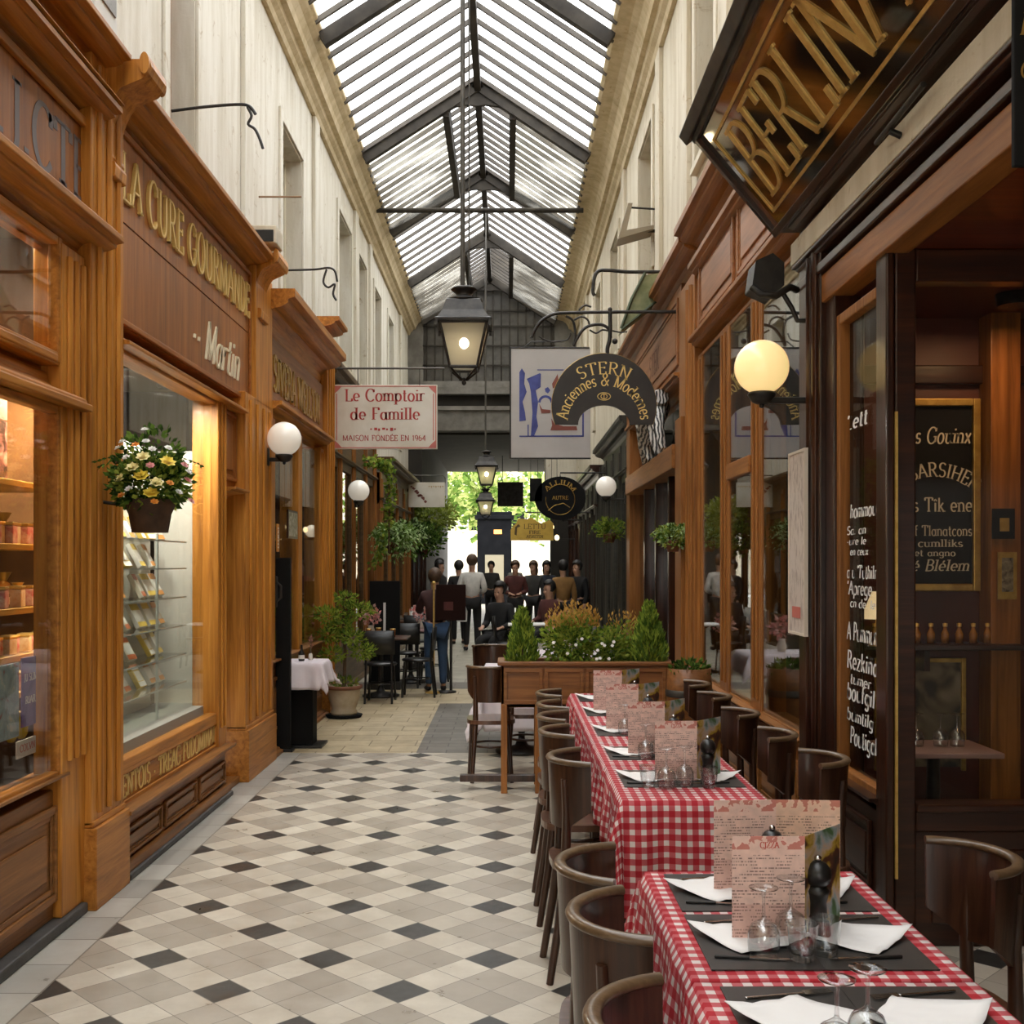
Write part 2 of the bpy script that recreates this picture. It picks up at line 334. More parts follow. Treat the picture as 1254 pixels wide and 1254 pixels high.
def cream_wall(name, c1, c2, stain):
    m, nt, N, L = new_mat(name); b = bsdf(nt, .75)
    tc = node(nt, 'ShaderNodeTexCoord'); mp = node(nt, 'ShaderNodeMapping'); mp.inputs['Scale'].default_value = (3, 3, .35); L.new(tc.outputs['Object'], mp.inputs[0])
    n = node(nt, 'ShaderNodeTexNoise', Scale=1.7, Detail=7., Roughness=.65); L.new(mp.outputs[0], n.inputs['Vector'])
    n2 = node(nt, 'ShaderNodeTexNoise', Scale=5., Detail=6., Roughness=.7, Distortion=1.2); L.new(tc.outputs['Object'], n2.inputs['Vector'])
    r = ramp(nt, [(.35, c2), (.6, c1)]); L.new(n.outputs['Fac'], r.inputs[0])
    r2 = ramp(nt, [(.0, (1, 1, 1)), (.60, (1, 1, 1)), (.72, stain)]); L.new(n2.outputs['Fac'], r2.inputs[0])
    mx = node(nt, 'ShaderNodeMix', data_type='RGBA', blend_type='MULTIPLY'); mx.inputs[0].default_value = .9
    L.new(r.outputs[0], mx.inputs[6]); L.new(r2.outputs[0], mx.inputs[7]); L.new(mx.outputs[2], b.inputs['Base Color'])
    bp = node(nt, 'ShaderNodeBump', Strength=.25, Distance=.02); L.new(n2.outputs['Fac'], bp.inputs['Height']); L.new(bp.outputs[0], b.inputs['Normal'])
    return m
CREAM = cream_wall('cream_plaster', (.69, .655, .575), (.55, .50, .40), (.55, .42, .26))
CREAM2 = cream_wall('warm_plaster', (.66, .60, .48), (.52, .45, .325), (.54, .40, .23))
OCHRE = cream_wall('ochre_gutter_paint', (.62, .51, .33), (.46, .36, .20), (.6, .48, .30))
GREYST = plain('grey_stone', (.22, .21, .19), .7, c2=(.13, .12, .105), scale=3)
KERB = plain('black_kerb_stone', (.035, .033, .031), .55, c2=(.07, .066, .06), scale=5, bump=.2)
SHOPG = glass('shop_window_glass', (.96, .97, .96), .035, .75, 0.)
SHOPG2 = glass('dark_side_window_glass', (.90, .91, .89), .09, 1.0, 0.)
CAFEG = glass('cafe_window_glass', (.95, .94, .91), .012, .30, 0.)
TABLEG = glass('drinking_glass', (.96, .97, .97), .12, 1.3, 0.)
ROOFG = glass('skylight_glass', (.88, .90, .92), .02, .6, .1, .55)
FROST = None

# ------------------------------------------------------------------ floor
def tile_floor_mat():
    m, nt, N, L = new_mat('diamond_tiles'); b = bsdf(nt, .34, 0, .45)
    tc = node(nt, 'ShaderNodeTexCoord'); sp = node(nt, 'ShaderNodeSeparateXYZ'); L.new(tc.outputs['Object'], sp.inputs[0])
    def mth(op, a, c=None, d=None):
        n = nt.nodes.new('ShaderNodeMath'); n.operation = op
        for i, v in enumerate((a, c, d)):
            if v is None: continue
            if isinstance(v, (int, float)): n.inputs[i].default_value = v
            else: L.new(v, n.inputs[i])
        return n.outputs[0]
    X, Y = sp.outputs['X'], sp.outputs['Y']; d = .2305
    dx = mth('ADD', X, .067); dy = mth('SUBTRACT', Y, 4.568)
    u = mth('ADD', mth('DIVIDE', mth('ADD', dx, dy), d), 300.5); v = mth('ADD', mth('DIVIDE', mth('SUBTRACT', dy, dx), d), 300.5)
    iu = mth('FLOOR', u); iv = mth('FLOOR', v); fu = mth('FRACT', u); fv = mth('FRACT', v)
    mu = mth('COMPARE', mth('MODULO', iu, 3.), 0., .1); mv = mth('COMPARE', mth('MODULO', iv, 3.), 0., .1)
    dark = mth('MULTIPLY', mu, mv); light = mth('MAXIMUM', mu, mv)
    def edge(f): return mth('MINIMUM', f, mth('SUBTRACT', 1., f))
    joint = mth('LESS_THAN', mth('MINIMUM', edge(fu), edge(fv)), .011)
    cb = nt.nodes.new('ShaderNodeCombineXYZ'); L.new(iu, cb.inputs[0]); L.new(iv, cb.inputs[1])
    wn = nt.nodes.new('ShaderNodeTexWhiteNoise'); wn.noise_dimensions = '3D'; L.new(cb.outputs[0], wn.inputs['Vector'])
    nz = node(nt, 'ShaderNodeTexNoise', Scale=7., Detail=6., Roughness=.65); L.new(tc.outputs['Object'], nz.inputs['Vector'])
    def mixc(f, a, c):
        n = nt.nodes.new('ShaderNodeMix'); n.data_type = 'RGBA'
        if isinstance(f, (int, float)): n.inputs[0].default_value = f
        else: L.new(f, n.inputs[0])
        for i, v in ((6, a), (7, c)):
            if isinstance(v, tuple): n.inputs[i].default_value = c4(v)
            else: L.new(v, n.inputs[i])
        return n.outputs[2]
    taupe = mixc(wn.outputs['Value'], (.33, .29, .235), (.41, .365, .30)); pale = mixc(wn.outputs['Value'], (.49, .44, .36), (.575, .525, .435))
    col = mixc(light, taupe, pale); col = mixc(dark, col, (.042, .039, .034))
    # plain stone border along the shopfronts
    inb = mth('LESS_THAN', X, -1.796)
    by = mth('FRACT', mth('DIVIDE', Y, .30)); bi = mth('FLOOR', mth('DIVIDE', Y, .30))
    wb = nt.nodes.new('ShaderNodeTexWhiteNoise'); wb.noise_dimensions = '1D'; L.new(bi, wb.inputs['W'])
    bcol = mixc(wb.outputs['Value'], (.33, .315, .28), (.47, .45, .40))
    col = mixc(inb, col, bcol)
    bj = mth('MAXIMUM', mth('LESS_THAN', edge(by), .012), mth('COMPARE', X, -1.796, .004))
    jb = mth('MULTIPLY', mth('LESS_THAN', X, -1.79), bj); jt = mth('MULTIPLY', joint, mth('SUBTRACT', 1., inb))
    col = mixc(mth('MAXIMUM', jb, jt), col, (.20, .18, .15))
    rr = ramp(nt, [(.3, (.84, .82, .79)), (.7, (1.06, 1.06, 1.06))]); L.new(nz.outputs['Fac'], rr.inputs[0])
    mx = node(nt, 'ShaderNodeMix', data_type='RGBA', blend_type='MULTIPLY'); mx.inputs[0].default_value = 1.
    L.new(col, mx.inputs[6]); L.new(rr.outputs[0], mx.inputs[7]); L.new(mx.outputs[2], b.inputs['Base Color'])
    r3 = ramp(nt, [(.3, (.26,) * 3), (.7, (.46,) * 3)]); L.new(nz.outputs['Fac'], r3.inputs[0]); L.new(r3.outputs[0], b.inputs['Roughness'])
    return m
def paving(name, c1, c2, joint, bw, bh, off=.5):
    m, nt, N, L = new_mat(name); b = bsdf(nt, .5)
    tc = node(nt, 'ShaderNodeTexCoord'); br = nt.nodes.new('ShaderNodeTexBrick'); L.new(tc.outputs['Object'], br.inputs['Vector']); br.offset = off
    br.inputs['Color1'].default_value = c4(c1); br.inputs['Color2'].default_value = c4(c2); br.inputs['Mortar'].default_value = c4(joint)
    br.inputs['Scale'].default_value = 1.; br.inputs['Brick Width'].default_value = bw; br.inputs['Row Height'].default_value = bh; br.inputs['Mortar Size'].default_value = .006
    nz = node(nt, 'ShaderNodeTexNoise', Scale=4., Detail=6., Roughness=.65); L.new(tc.outputs['Object'], nz.inputs['Vector'])
    rr = ramp(nt, [(.3, (.7, .68, .64)), (.7, (1.1, 1.1, 1.08))]); L.new(nz.outputs['Fac'], rr.inputs[0])
    mx = node(nt, 'ShaderNodeMix', data_type='RGBA', blend_type='MULTIPLY'); mx.inputs[0].default_value = 1.
    L.new(br.outputs['Color'], mx.inputs[6]); L.new(rr.outputs[0], mx.inputs[7]); L.new(mx.outputs[2], b.inputs['Base Color']); return m
P_BEIGE = paving('beige_flagstones', (.45, .36, .22), (.52, .43, .28), (.22, .16, .09), .42, .30)
P_GREY = paving('grey_flagstones', (.14, .125, .105), (.19, .17, .145), (.07, .06, .05), .36, .17)
P_FAR = paving('far_flagstones', (.36, .33, .27), (.44, .41, .34), (.19, .17, .14), .6, .6)
structure('floor', MB().box(-2.1, 4.2, -7, 9.53, -.1, 0), tile_floor_mat())
structure('floor', MB().box(-4.2, -.8, 9.53, 14.4, -.1, 0), P_BEIGE)
structure('floor', MB().box(-.8, 4.2, 9.53, 12.9, -.1, 0), P_GREY)
structure('floor', MB().box(-.8, 4.2, 12.9, 14.4, -.1, 0), P_BEIGE)
structure('floor', MB().box(-4.2, 4.2, 14.4, 15.2, -.1, 0), P_GREY)
structure('floor', MB().box(-4.2, 4.2, 15.2, 62, -.1, 0), P_FAR)
structure('trim_1', MB().box(-2.10, -1.985, -7, 5.18, 0, .05).box(-2.10, -1.955, 5.68, 7.8, 0, .035), KERB, bevel=.01)

# ------------------------------------------------------------------ upper walls, gutters, glazed roof
XL, XR = -2.55, 1.75            # upper wall planes
GL, GR, GZ = -2.18, 1.21, 7.89  # inner gutter edges
RX, RZ = -.46, 9.0              # ridge
Y0, Y1 = -7., 28.
def upper_wall(side, x, out, openings, z0, mat):
    s = 1 if side == 'left' else -1
    mb = MB(); t = .25; ys = Y0
    for (a, b, zb, zt) in openings:
        mb.box(x, x - s * t, ys, a, z0, GZ - .2); mb.box(x, x - s * t, a, b, z0, zb); mb.box(x, x - s * t, a, b, zt, GZ - .2); ys = b
    mb.box(x, x - s * t, ys, Y1, z0, GZ - .2)
    mb.box(x - s * t, x - s * 2.2, Y0, Y1, z0 - .05, z0 + .05)                  # unseen slab over the shops, added to block outside light
    mb.box(x - s * 2.0, x - s * 2.2, Y0, 40, -.1, z0)                            # unseen back of the shops, added against outside light
    mb.box(x - s * .5, x - s * .6, Y0, Y1, z0, GZ + .6)                          # rooms behind the openings
    mb.box(x - s * .02, x - s * .6, Y0, Y1, GZ + .02, GZ + .5)
    mb.box(x, x - s * t, 12.45 if side == 'left' else 14.7, Y1, 2.9, z0)
    w = structure('wall_' + side, mb, mat)
    ribs = MB()
    yy = 3.0
    while yy < Y1 - .4:
        if not any(a - .35 < yy < b + .35 for a, b, _, _ in openings): ribs.box(x, x + s * .05, yy - .17, yy + .17, z0, GZ - .25)
        yy += 1.9
    for (a, b, zb, zt) in openings:
        ribs.box(x, x + s * .03, a - .14, a - .02, zb, zt + .14).box(x, x + s * .03, b + .02, b + .14, zb, zt + .14).box(x, x + s * .03, a - .02, b + .02, zt + .02, zt + .14)
    structure('pilaster_strips', ribs, mat, w, .008)
    return w
LW = [(8.2, 8.9, 4.9, 7.3), (12.3, 13.5, 4.7, 6.6), (16.4, 17.7, 4.7, 6.95), (18.6, 19.6, 4.7, 6.9), (20.8, 21.8, 4.7, 6.9), (23.2, 24.2, 4.7, 6.9)]
RW = [(9.2, 10.1, 5.3, 7.1), (13.2, 14.5, 5.2, 7.0), (17.2, 18.4, 5.0, 6.9), (20.4, 21.6, 5.0, 6.9)]
upper_wall('left', XL, 1, LW, 4.3, CREAM)
upper_wall('right', XR, -1, RW, 4.3, CREAM2)
WINF = plain('window_frame_paint', (.62, .56, .42), .5); DIM = plain('dim_room', (.10, .09, .07), .8, c2=(.2, .18, .13), scale=2)
wn = 0
for side, x, s, ops in (('left', XL, 1, LW), ('right', XR, -1, RW)):
    for i, (a, b, zb, zt) in enumerate(ops):
        wn += 1; w = struct_root('window_%d' % wn); xx = x - s * .19
        fr = MB().box(xx, xx - s * .05, a, a + .07, zb, zt).box(xx, xx - s * .05, b - .07, b, zb, zt).box(xx, xx - s * .05, a + .07, b - .07, zt - .07, zt).box(xx, xx - s * .05, a + .07, b - .07, zb, zb + .08)
        fr.box(xx + s * .005, xx - s * .05, (a + b) / 2 - .03, (a + b) / 2 + .03, zb + .08, zt - .07)
        mk('window_frame', fr, W_ORANGE if (side == 'left' and i == 0) else WINF, w)
        mk('window_pane', MB().box(xx - s * .02, xx - s * .026, a + .06, b - .06, zb + .07, zt - .06), SHOPG, w)
        mk('window_sill', MB().box(x + s * .06, x - s * .2, a - .05, b + .05, zb - .06, zb), WINF, w)
def gutter(name, xw, xi, s):
    # moulded gutter cornice: xw at the wall, xi its inner lip
    d = abs(xi - xw)
    pts = [(0, -.34), (.05, -.34), (.07, -.28), (.12, -.24), (.14, -.2), (.2, -.19), (.22, -.12), (.27, -.04), (.33, .0), (.35, .02), (d - .04, .05), (d, .08), (d, .14), (0, .14)]
    structure(name, MB().prism([(xw + s * p[0], GZ - .08 + p[1]) for p in pts], 'y', Y0, Y1), OCHRE)
gutter('trim_2', XL, GL, 1); gutter('trim_3', XR, GR, -1)

ceil = struct_root('ceiling')
roofm = plain('roof_iron', (.022, .018, .014), .6, .0, c2=(.05, .042, .033), scale=4, spec=.25)
barm = plain('glazing_bar_paint', (.055, .045, .036), .6, .0, c2=(.10, .085, .068), scale=4)
gl = MB()
for (xa, za, xb, zb) in ((GL, GZ, RX, RZ), (RX, RZ, GR, GZ)): gl.quad((xa, Y0, za + .05), (xb, Y0, zb + .05), (xb, Y1, zb + .05), (xa, Y1, za + .05))
mk('skylight_glass', gl, ROOFG, ceil)
def slope_bar(mb, y, w, h, x0=None, z0=None, x1=None, z1=None, lift=0.):
    for (xa, za, xb, zb) in ((GL - .05, GZ - .03, RX, RZ), (GR + .05, GZ - .03, RX, RZ)):
        v = Vector((xb - xa, 0, zb - za)).normalized(); n = Vector((-v.z, 0, v.x)); n = n if n.z > 0 else -n
        a = Vector((xa, y, za)) + n * lift; b = Vector((xb, y, zb)) + n * lift
        P = [a - n * h, a + n * 0, b + n * 0, b - n * h]
        mb.add([p + Vector((0, -w / 2, 0)) for p in P] + [p + Vector((0, w / 2, 0)) for p in P], [(0, 1, 2, 3), (7, 6, 5, 4), (0, 4, 5, 1), (1, 5, 6, 2), (2, 6, 7, 3), (3, 7, 4, 0)])
bars = MB(); TR = [-5.9, -2.15, 1.6, 5.35, 9.1, 12.85, 16.6, 20.35, 24.1, 27.85]
y = Y0 + .2
while y < Y1:
    dense = 16.6 < y < 20.35 or 24.1 < y < 27.85
    slope_bar(bars, y, .042, .06, lift=.03); y += .30 if dense else .44
mk('glazing_bars', bars, barm, ceil)
for t in TR:
    tb = MB(); slope_bar(tb, t, .11, .17)
    for s in (-1, 1):  # curved knee at the apex
        k = [(RX, RZ - .42), (RX + s * .12, RZ - .40), (RX + s * .42, RZ - .44), (RX + s * .5, RZ - .40), (RX, RZ - .05)]
        tb.prism(k, 'y', t - .03, t + .03)
    mk('roof_truss', tb, roofm, ceil)
mk('ridge_beam', MB().box(RX - .05, RX + .05, Y0, Y1, RZ - .2, RZ + .08), roofm, ceil)
for (ya, yb) in ((16.6, 20.35), (24.1, 27.85)):
    for s, f in ((-1, .72), (1, .68)):
        ex, ez = (GL, GZ) if s < 0 else (GR, GZ)
        px_, pz_ = ex + (RX - ex) * f, ez + (RZ - ez) * f
        mk('purlin', MB().box(px_ - .05, px_ + .05, ya, yb, pz_ - .26, pz_ + .02), roofm, ceil)
        mk('louvre_cheek', MB().quad((px_, ya, pz_ - .2), (px_, yb, pz_ - .2), (ex, yb, ez - .06), (ex, ya, ez - .06)), glass('grimy_blind', (.72, .68, .58), .02, .5, .2, .45), ceil)
mk('tie_bar', MB().tube([(GL - .1, 19., 7.78), (GR + .1, 19., 7.78)], .045, 8), roofm, ceil)
mk('tie_bar', MB().tube([(GL - .1, 11.3, 7.86), (GR + .1, 11.3, 7.86)], .012, 6), IRON, ceil)
# end gable: leaded lights above a stone beam, then the covered way out
gb = MB()
for k in range(16):
    xx = GL + (GR - GL) * (k + .5) / 16; gb.box(xx - .02, xx + .02, 27.9, 27.95, 6.3, RZ - abs(xx - RX) * .64)
for zz in (6.7, 7.2, 7.7, 8.1): gb.box(GL, GR, 27.9, 27.94, zz - .02, zz + .02)
mk('gable_lattice', gb, roofm, ceil)
mk('gable_glass', MB().add([(GL, 28, 6.3), (GR, 28, 6.3), (GR, 28, GZ), (RX, 28, RZ), (GL, 28, GZ)], [(0, 1, 2, 3, 4)]), plain('dark_gable_glass', (.07, .065, .055), .35, c2=(.12, .11, .095), scale=5), ceil)  # opaque mottled dark grey instead of clear glass
cw = struct_root('covered_way')
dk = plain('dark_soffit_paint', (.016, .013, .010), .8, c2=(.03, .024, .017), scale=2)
mk('stone_beam', MB().box(-2.6, 1.8, 27.9, 28.5, 5.05, 5.55).box(-2.6, 1.8, 27.8, 28.5, 5.55, 5.65).box(-2.6, 1.8, 27.75, 28.5, 5.95, 6.12).box(-2.6, 1.8, 27.9, 28.5, 6.12, 6.3), GREYST, cw)
mk('gable_shoulder', MB().box(-2.6, GL + .02, 27.9, 28.4, 6.3, 9).box(GR - .02, 1.8, 27.9, 28.4, 6.3, 9), GREYST, cw)
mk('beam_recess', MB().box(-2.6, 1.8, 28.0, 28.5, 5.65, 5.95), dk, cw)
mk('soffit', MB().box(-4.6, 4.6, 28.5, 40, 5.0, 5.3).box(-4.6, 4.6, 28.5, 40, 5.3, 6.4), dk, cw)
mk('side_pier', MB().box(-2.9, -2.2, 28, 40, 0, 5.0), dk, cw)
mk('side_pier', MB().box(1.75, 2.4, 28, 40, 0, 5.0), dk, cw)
mk('cream_pier', MB().box(.95, 1.75, 27.9, 28.6, 3.1, 5.05), CREAM, cw)
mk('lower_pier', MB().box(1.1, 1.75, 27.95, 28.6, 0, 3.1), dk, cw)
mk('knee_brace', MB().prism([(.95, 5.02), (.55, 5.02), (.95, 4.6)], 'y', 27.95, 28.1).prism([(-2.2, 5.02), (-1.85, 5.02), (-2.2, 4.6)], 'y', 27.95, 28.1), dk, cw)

# unseen end wall added behind the viewer to keep frontal light out
bw = MB().box(-4.6, -1.4, -7.2, -7, 0, GZ + 1.3).box(.9, 4.4, -7.2, -7, 0, GZ + 1.3).box(-1.4, .9, -7.2, -7, 2.9, GZ + 1.3)
structure('wall_back_added', bw, CREAM2)
structure('floor', MB().box(-4.2, 4.2, -12, -7, -.1, 0), P_FAR)
structure('floor', MB().box(-40, 40, 62, 110, -.12, -.02), P_FAR)
# ------------------------------------------------------------------ shopfront building blocks
XF = {'L': -2.0, 'R': 1.62}
def xd(side, d): return XF[side] + d if side == 'L' else XF[side] - d
def bxd(mb, side, d0, d1, y0, y1, z0, z1, mi=0): return mb.box(xd(side, d0), xd(side, d1), y0, y1, z0, z1, mi)
def mould(mb, side, y0, y1, z0, z1, d0, d1, up=True, mi=0):
    """cornice-like moulding running along the passage, widest at the top (up) or bottom"""
    h, w = z1 - z0, d1 - d0
    p = [(0, 0), (.18, 0), (.18, .10), (.30, .14), (.34, .24)] + [(.34 + .34 * (1 - math.cos(a)), .24 + .36 * math.sin(a)) for a in (.4, .8, 1.2, 1.57)] + [(.74, .62), (.86, .70), (.86, .78), (1, .82), (1, 1), (0, 1)]
    pts = [(xd(side, d0 + a * w), (z0 + b * h) if up else (z1 - b * h)) for a, b in p]
    return mb.prism(pts, 'y', y0, y1, mi)
def ribs(mb, side, y0, y1, z0, z1, d, n=3, r=.016):
    for k in range(n):
        yy = y0 + (y1 - y0) * (k + .5) / n
        mb.prism([(xd(side, d + math.sin(a) * r), yy - math.cos(a) * r * 1.2) for a in [PI * i / 6 for i in range(7)]], 'z', z0, z1)
    return mb
def frame(mb, side, y0, y1, z0, z1, w, d0, d1, mi=0):
    bxd(mb, side, d0, d1, y0, y0 + w, z0, z1, mi); bxd(mb, side, d0, d1, y1 - w, y1, z0, z1, mi)
    bxd(mb, side, d0, d1, y0 + w, y1 - w, z0, z0 + w, mi); return bxd(mb, side, d0, d1, y0 + w, y1 - w, z1 - w, z1, mi)
def pane(name, side, y0, y1, z0, z1, d, mat, parent): return mk(name, bxd(MB(), side, d, d - .008, y0, y1, z0, z1), mat, parent)
def panel(name, side, y0, y1, z0, z1, d, mat, parent, w=.05):
    m = frame(MB(), side, y0, y1, z0, z1, w * .5, d, d + .022); frame(m, side, y0 + w * .5, y1 - w * .5, z0 + w * .5, z1 - w * .5, w * .4, d, d + .01)
    bxd(m, side, d, d + .014, y0 + w * 1.6, y1 - w * 1.6, z0 + w * 1.6, z1 - w * 1.6); return mk(name, m, mat, parent, .006)
def console(name, side, y0, y1, z0, z1, dmax, mat, parent):
    h = z1 - z0
    p = [(0, 0), (.06, 0), (.10, .05), (.08, .10), (.06, .13), (.05, .25), (.07, .40), (.14, .52), (.24, .62), (.36, .70), (.62, .76), (.82, .80), (.94, .86), (1, .93), (.97, .99), (.86, 1.), (0, 1)]
    m = MB().prism([(xd(side, a * dmax), z0 + b * h) for a, b in p], 'y', y0, y1)
    m.prism([(xd(side, dmax * (.88 + .10 * math.cos(t))), z1 - h * .055 + .045 * math.sin(t) * 1.2) for t in [2 * PI * i / 14 for i in range(14)]], 'y', y0 - .02, y1 + .02)
    o = mk(name, m, mat, parent, .008)
    s = MB().prism([(xd(side, .0), z0 - .09), (xd(side, .045), z0 - .08), (xd(side, .05), z0 - .03), (xd(side, .045), z0 - .01), (xd(side, 0), z0)], 'y', y0 + .04, y1 - .04)
    mk('scroll_drop', s, mat, o, .006); return o
def lmapL(y, z, d):   # lettering plane of a left-hand front: reads towards +Y
    return lambda u, v, e: (xd('L', d + e), y + u, z + v)
def lmapR(y, z, d):
    return lambda u, v, e: (xd('R', d + e), y - u, z + v)

# ------------------------------------------------------------------ sweet shop at the near end (left side)
INT = plain('shop_back_wood', (.16, .075, .025), .6, c2=(.09, .04, .014), scale=3); INTF = plain('shop_floor_dark', (.12, .09, .06), .6)
t = thing('shopfront', 'honey wood shopfront with jars and posters in its window, faded blue-grey fascia letters', 'shopfront', (0, 0, 0))
mk('stall_riser', bxd(MB(), 'L', -.16, -.05, 1.0, 4.95, .05, .63), W_BASE, t, .006)
r_ = panel('raised_panel', 'L', 2.7, 4.95, .13, .56, -.05, W_BASE, t, .07)
panel('raised_panel', 'L', 1.2, 2.6, .13, .56, -.05, W_BASE, t, .07)
mk('sill', mould(MB(), 'L', 1.0, 5.0, .62, .70, -.16, .0), W_BASE, t, .004)
m = bxd(MB(), 'L', -.14, -.01, 4.93, 5.2, .05, 3.1); ribs(m, 'L', 4.97, 5.2, .75, 3.05, -.01, 3, .02); mk('window_post', m, W_POST, t, .006)
mk('window_frame', frame(MB(), 'L', 2.6, 4.95, .68, 2.36, .04, -.07, -.015), W_RAIL, t, .008)
pane('window_pane', 'L', 2.64, 4.92, .72, 2.32, -.035, SHOPG, t)
m = mould(MB(), 'L', 1.0, 5.14, 2.36, 2.54, -.14, .05, False); bxd(m, 'L', -.14, -.02, 1., 5.0, 2.54, 2.6); mk('transom_rail', m, W_RAIL, t, .005)
mk('transom_frame', frame(MB(), 'L', 2.6, 4.95, 2.55, 3.12, .04, -.07, -.015), W_RAIL, t, .008)
pane('transom_pane', 'L', 2.64, 4.93, 2.58, 3.09, -.035, SHOPG, t)
m = mould(MB(), 'L', 1.0, 5.36, 3.07, 3.25, -.14, .12); mk('ledge_moulding', m, W_RAIL, t, .005)
fp = mk('fascia_board', bxd(MB(), 'L', -.14, -.03, 1.0, 5.36, 3.24, 3.78), W_PANEL, t)
mk('fascia_frame', frame(MB(), 'L', 2.2, 5.36, 3.25, 3.77, .045, -.03, -.005), W_RAIL, fp, .006)
INK = plain('faded_blue_grey_lettering', (.17, .15, .16), .6)
mkw('lettering', "TERAUL .J.CTE", lmapL(5.27, 3.38, -.029), .27, .001, INK, fp, align='r', width=2.3, thick=.17, thin=.07)
mk('cornice', mould(mould(MB(), 'L', 1.0, 5.37, 3.74, 3.88, -.14, .11), 'L', 1.0, 5.37, 3.87, 3.90, -.14, .12), W_RAIL, t, .004)
mk('attic_board', bxd(MB(), 'L', -.14, -.0, 1.0, 5.34, 3.9, 4.02), W_PANELY, t)
mk('top_cornice', mould(MB(), 'L', 1.0, 5.38, 4.0, 4.15, -.14, .15), W_RAIL, t, .004)
m = bxd(MB(), 'L', -1.3, -1.25, 1.0, 6.1, 0, 4.2); mk('display_back', m, INT, t)
m = bxd(MB(), 'L', -1.3, -.16, 1.0, 5.62, 3.3, 3.36); bxd(m, 'L', -1.3, -.1, 1.0, 5.6, .5, .56); mk('display_floor', m, INTF, t)
mk('display_side', bxd(MB(), 'L', -1.3, -.1, 5.55, 5.6, 0, 4.2), INT, t)
# ------------------------------------------------------------------ pilaster between the two sweet shops
def pilaster(y0, y1, z1, label, mat, cons=None, base=.42, nrib=3, side='L', d=.02, group=None):
    p = thing('pilaster', label, 'pilaster', (0, 0, 0), group=group)
    m = bxd(MB(), side, -.2, d, y0, y1, base - .02, z1); ribs(m, side, y0 + .03, y1 - .03, base + .03, z1 - .05, d, nrib, .02); mk('shaft', m, mat, p, .006)
    m = bxd(MB(), side, -.2, d + .03, y0 - .01, y1 + .01, 0, base - .03); bxd(m, side, -.2, d + .012, y0, y1, base - .03, base); mk('plinth_block', m, W_RAIL, p, .006)
    if cons: console('console_bracket', side, cons[0], cons[1], cons[2], cons[3], cons[4], mat, p)
    return p
pilaster(5.2, 5.64, 4.1, 'honey wood pilaster with scrolled bracket between the near fascia and the gold-lettered one', W_POST, (5.40, 5.64, 3.66, 4.14, .24))
# ------------------------------------------------------------------ gold-lettered sweet shop
t = thing('shopfront', 'honey wood shopfront with raised gold letters and shelves of pale sweet boxes in its window', 'shopfront')
YA, YB = 5.64, 8.25
m = bxd(MB(), 'L', -.2, -.02, YA, 7.82, .0, .36); bxd(m, 'L', -.2, .025, YA, 7.82, 0, .085); mould(m, 'L', YA, 7.82, .26, .37, -.2, .06); mk('stall_riser', m, W_BASE, t, .004)
for k in range(3): panel('riser_panel', 'L', YA + .06 + k * .71, YA + .70 + k * .71, .105, .255, -.02, W_BASE, t, .03)
bt = mk('text_board', bxd(MB(), 'L', -.2, -.045, YA, 7.82, .36, .56), W_RAIL, t, .005)
mk('board_frame', frame(MB(), 'L', YA + .02, 7.8, .365, .555, .025, -.045, -.03), W_RAIL, bt, .004)
mkw('lettering', "LENTOIS · TREAG FUDOMINAIN", lmapL(5.72, .405, -.044), .115, .004, GILT, bt, align='l', width=1.98, thick=.17, thin=.08)
mk('window_frame', frame(MB(), 'L', YA, 7.72, .55, 2.82, .06, -.10, -.03), W_RAIL, t, .008)
pane('window_pane', 'L', YA + .04, 7.68, .6, 2.78, -.07, SHOPG, t)
m = bxd(MB(), 'L', -.2, -.015, 7.62, 7.84, .36, 2.82); ribs(m, 'L', 7.64, 7.82, .5, 2.8, -.015, 2, .016); mk('mullion', m, W_POST, t, .006)
m = mould(MB(), 'L', YA, YB, 2.78, 2.9, -.2, .05, False); mk('frieze_rail', m, W_RAIL, t, .004)
fz = mk('frieze_board', bxd(bxd(MB(), 'L', -.2, -.03, YA, 8.6, 2.9, 3.445), 'L', -.2, -.03, YA, 8.6, 3.455, 3.95), W_PANEL, t)
mkw('gold_lettering', "LA CURE GOURMANDE", lmapL(5.72, 3.565, -.03), .25, .018, GILT, fz, align='l', width=2.82, thick=.12, thin=.05, space=.12)
mkw('script_lettering', "·· Martin", lmapL(7.0, 3.02, -.03), .27, .012, CREAMTXT, fz, align='l', width=1.22, thick=.11, thin=.05, slant=.35, serif=False)
mk('frieze_bead', frame(MB(), 'L', YA + .02, 8.59, 2.905, 3.93, .03, -.03, -.012), W_PANELY, fz, .004)
mk('cornice', mould(MB(), 'L', YA - .02, 8.62, 3.9, 4.08, -.2, .16), W_RAIL, t, .004)
# doorway beside the window
d = mk('door', frame(MB(), 'L', 7.86, 8.24, .04, 2.2, .07, -.42, -.36), W_POST, t, .006)
pane('door_pane', 'L', 7.92, 8.18, .5, 2.14, -.39, SHOPG, d); panel('door_panel', 'L', 7.92, 8.18, .1, .5, -.39, W_POST, d)
for k, s in enumerate(("CHAULAI", "BTISCU")):
    m = MB(); write(m, s, (lambda yy: (lambda u, v, e: (xd('L', -.378), yy + v, 1.65 - u)))(7.93 + k * .12), .075, 0, align='c', width=.95, thick=.2, thin=.1)
    mk('door_lettering', m, WHITETXT, d)
panel('overdoor_panel', 'L', 7.85, 8.24, 2.26, 2.76, -.06, W_PANEL, t, .05)
mk('overdoor_board', bxd(MB(), 'L', -.2, -.06, 7.84, 8.25, 2.2, 2.8), W_PANEL, t)
mk('overdoor_ledge', mould(MB(), 'L', 7.84, 8.27, 2.12, 2.2, -.2, .05), W_RAIL, t, .004)
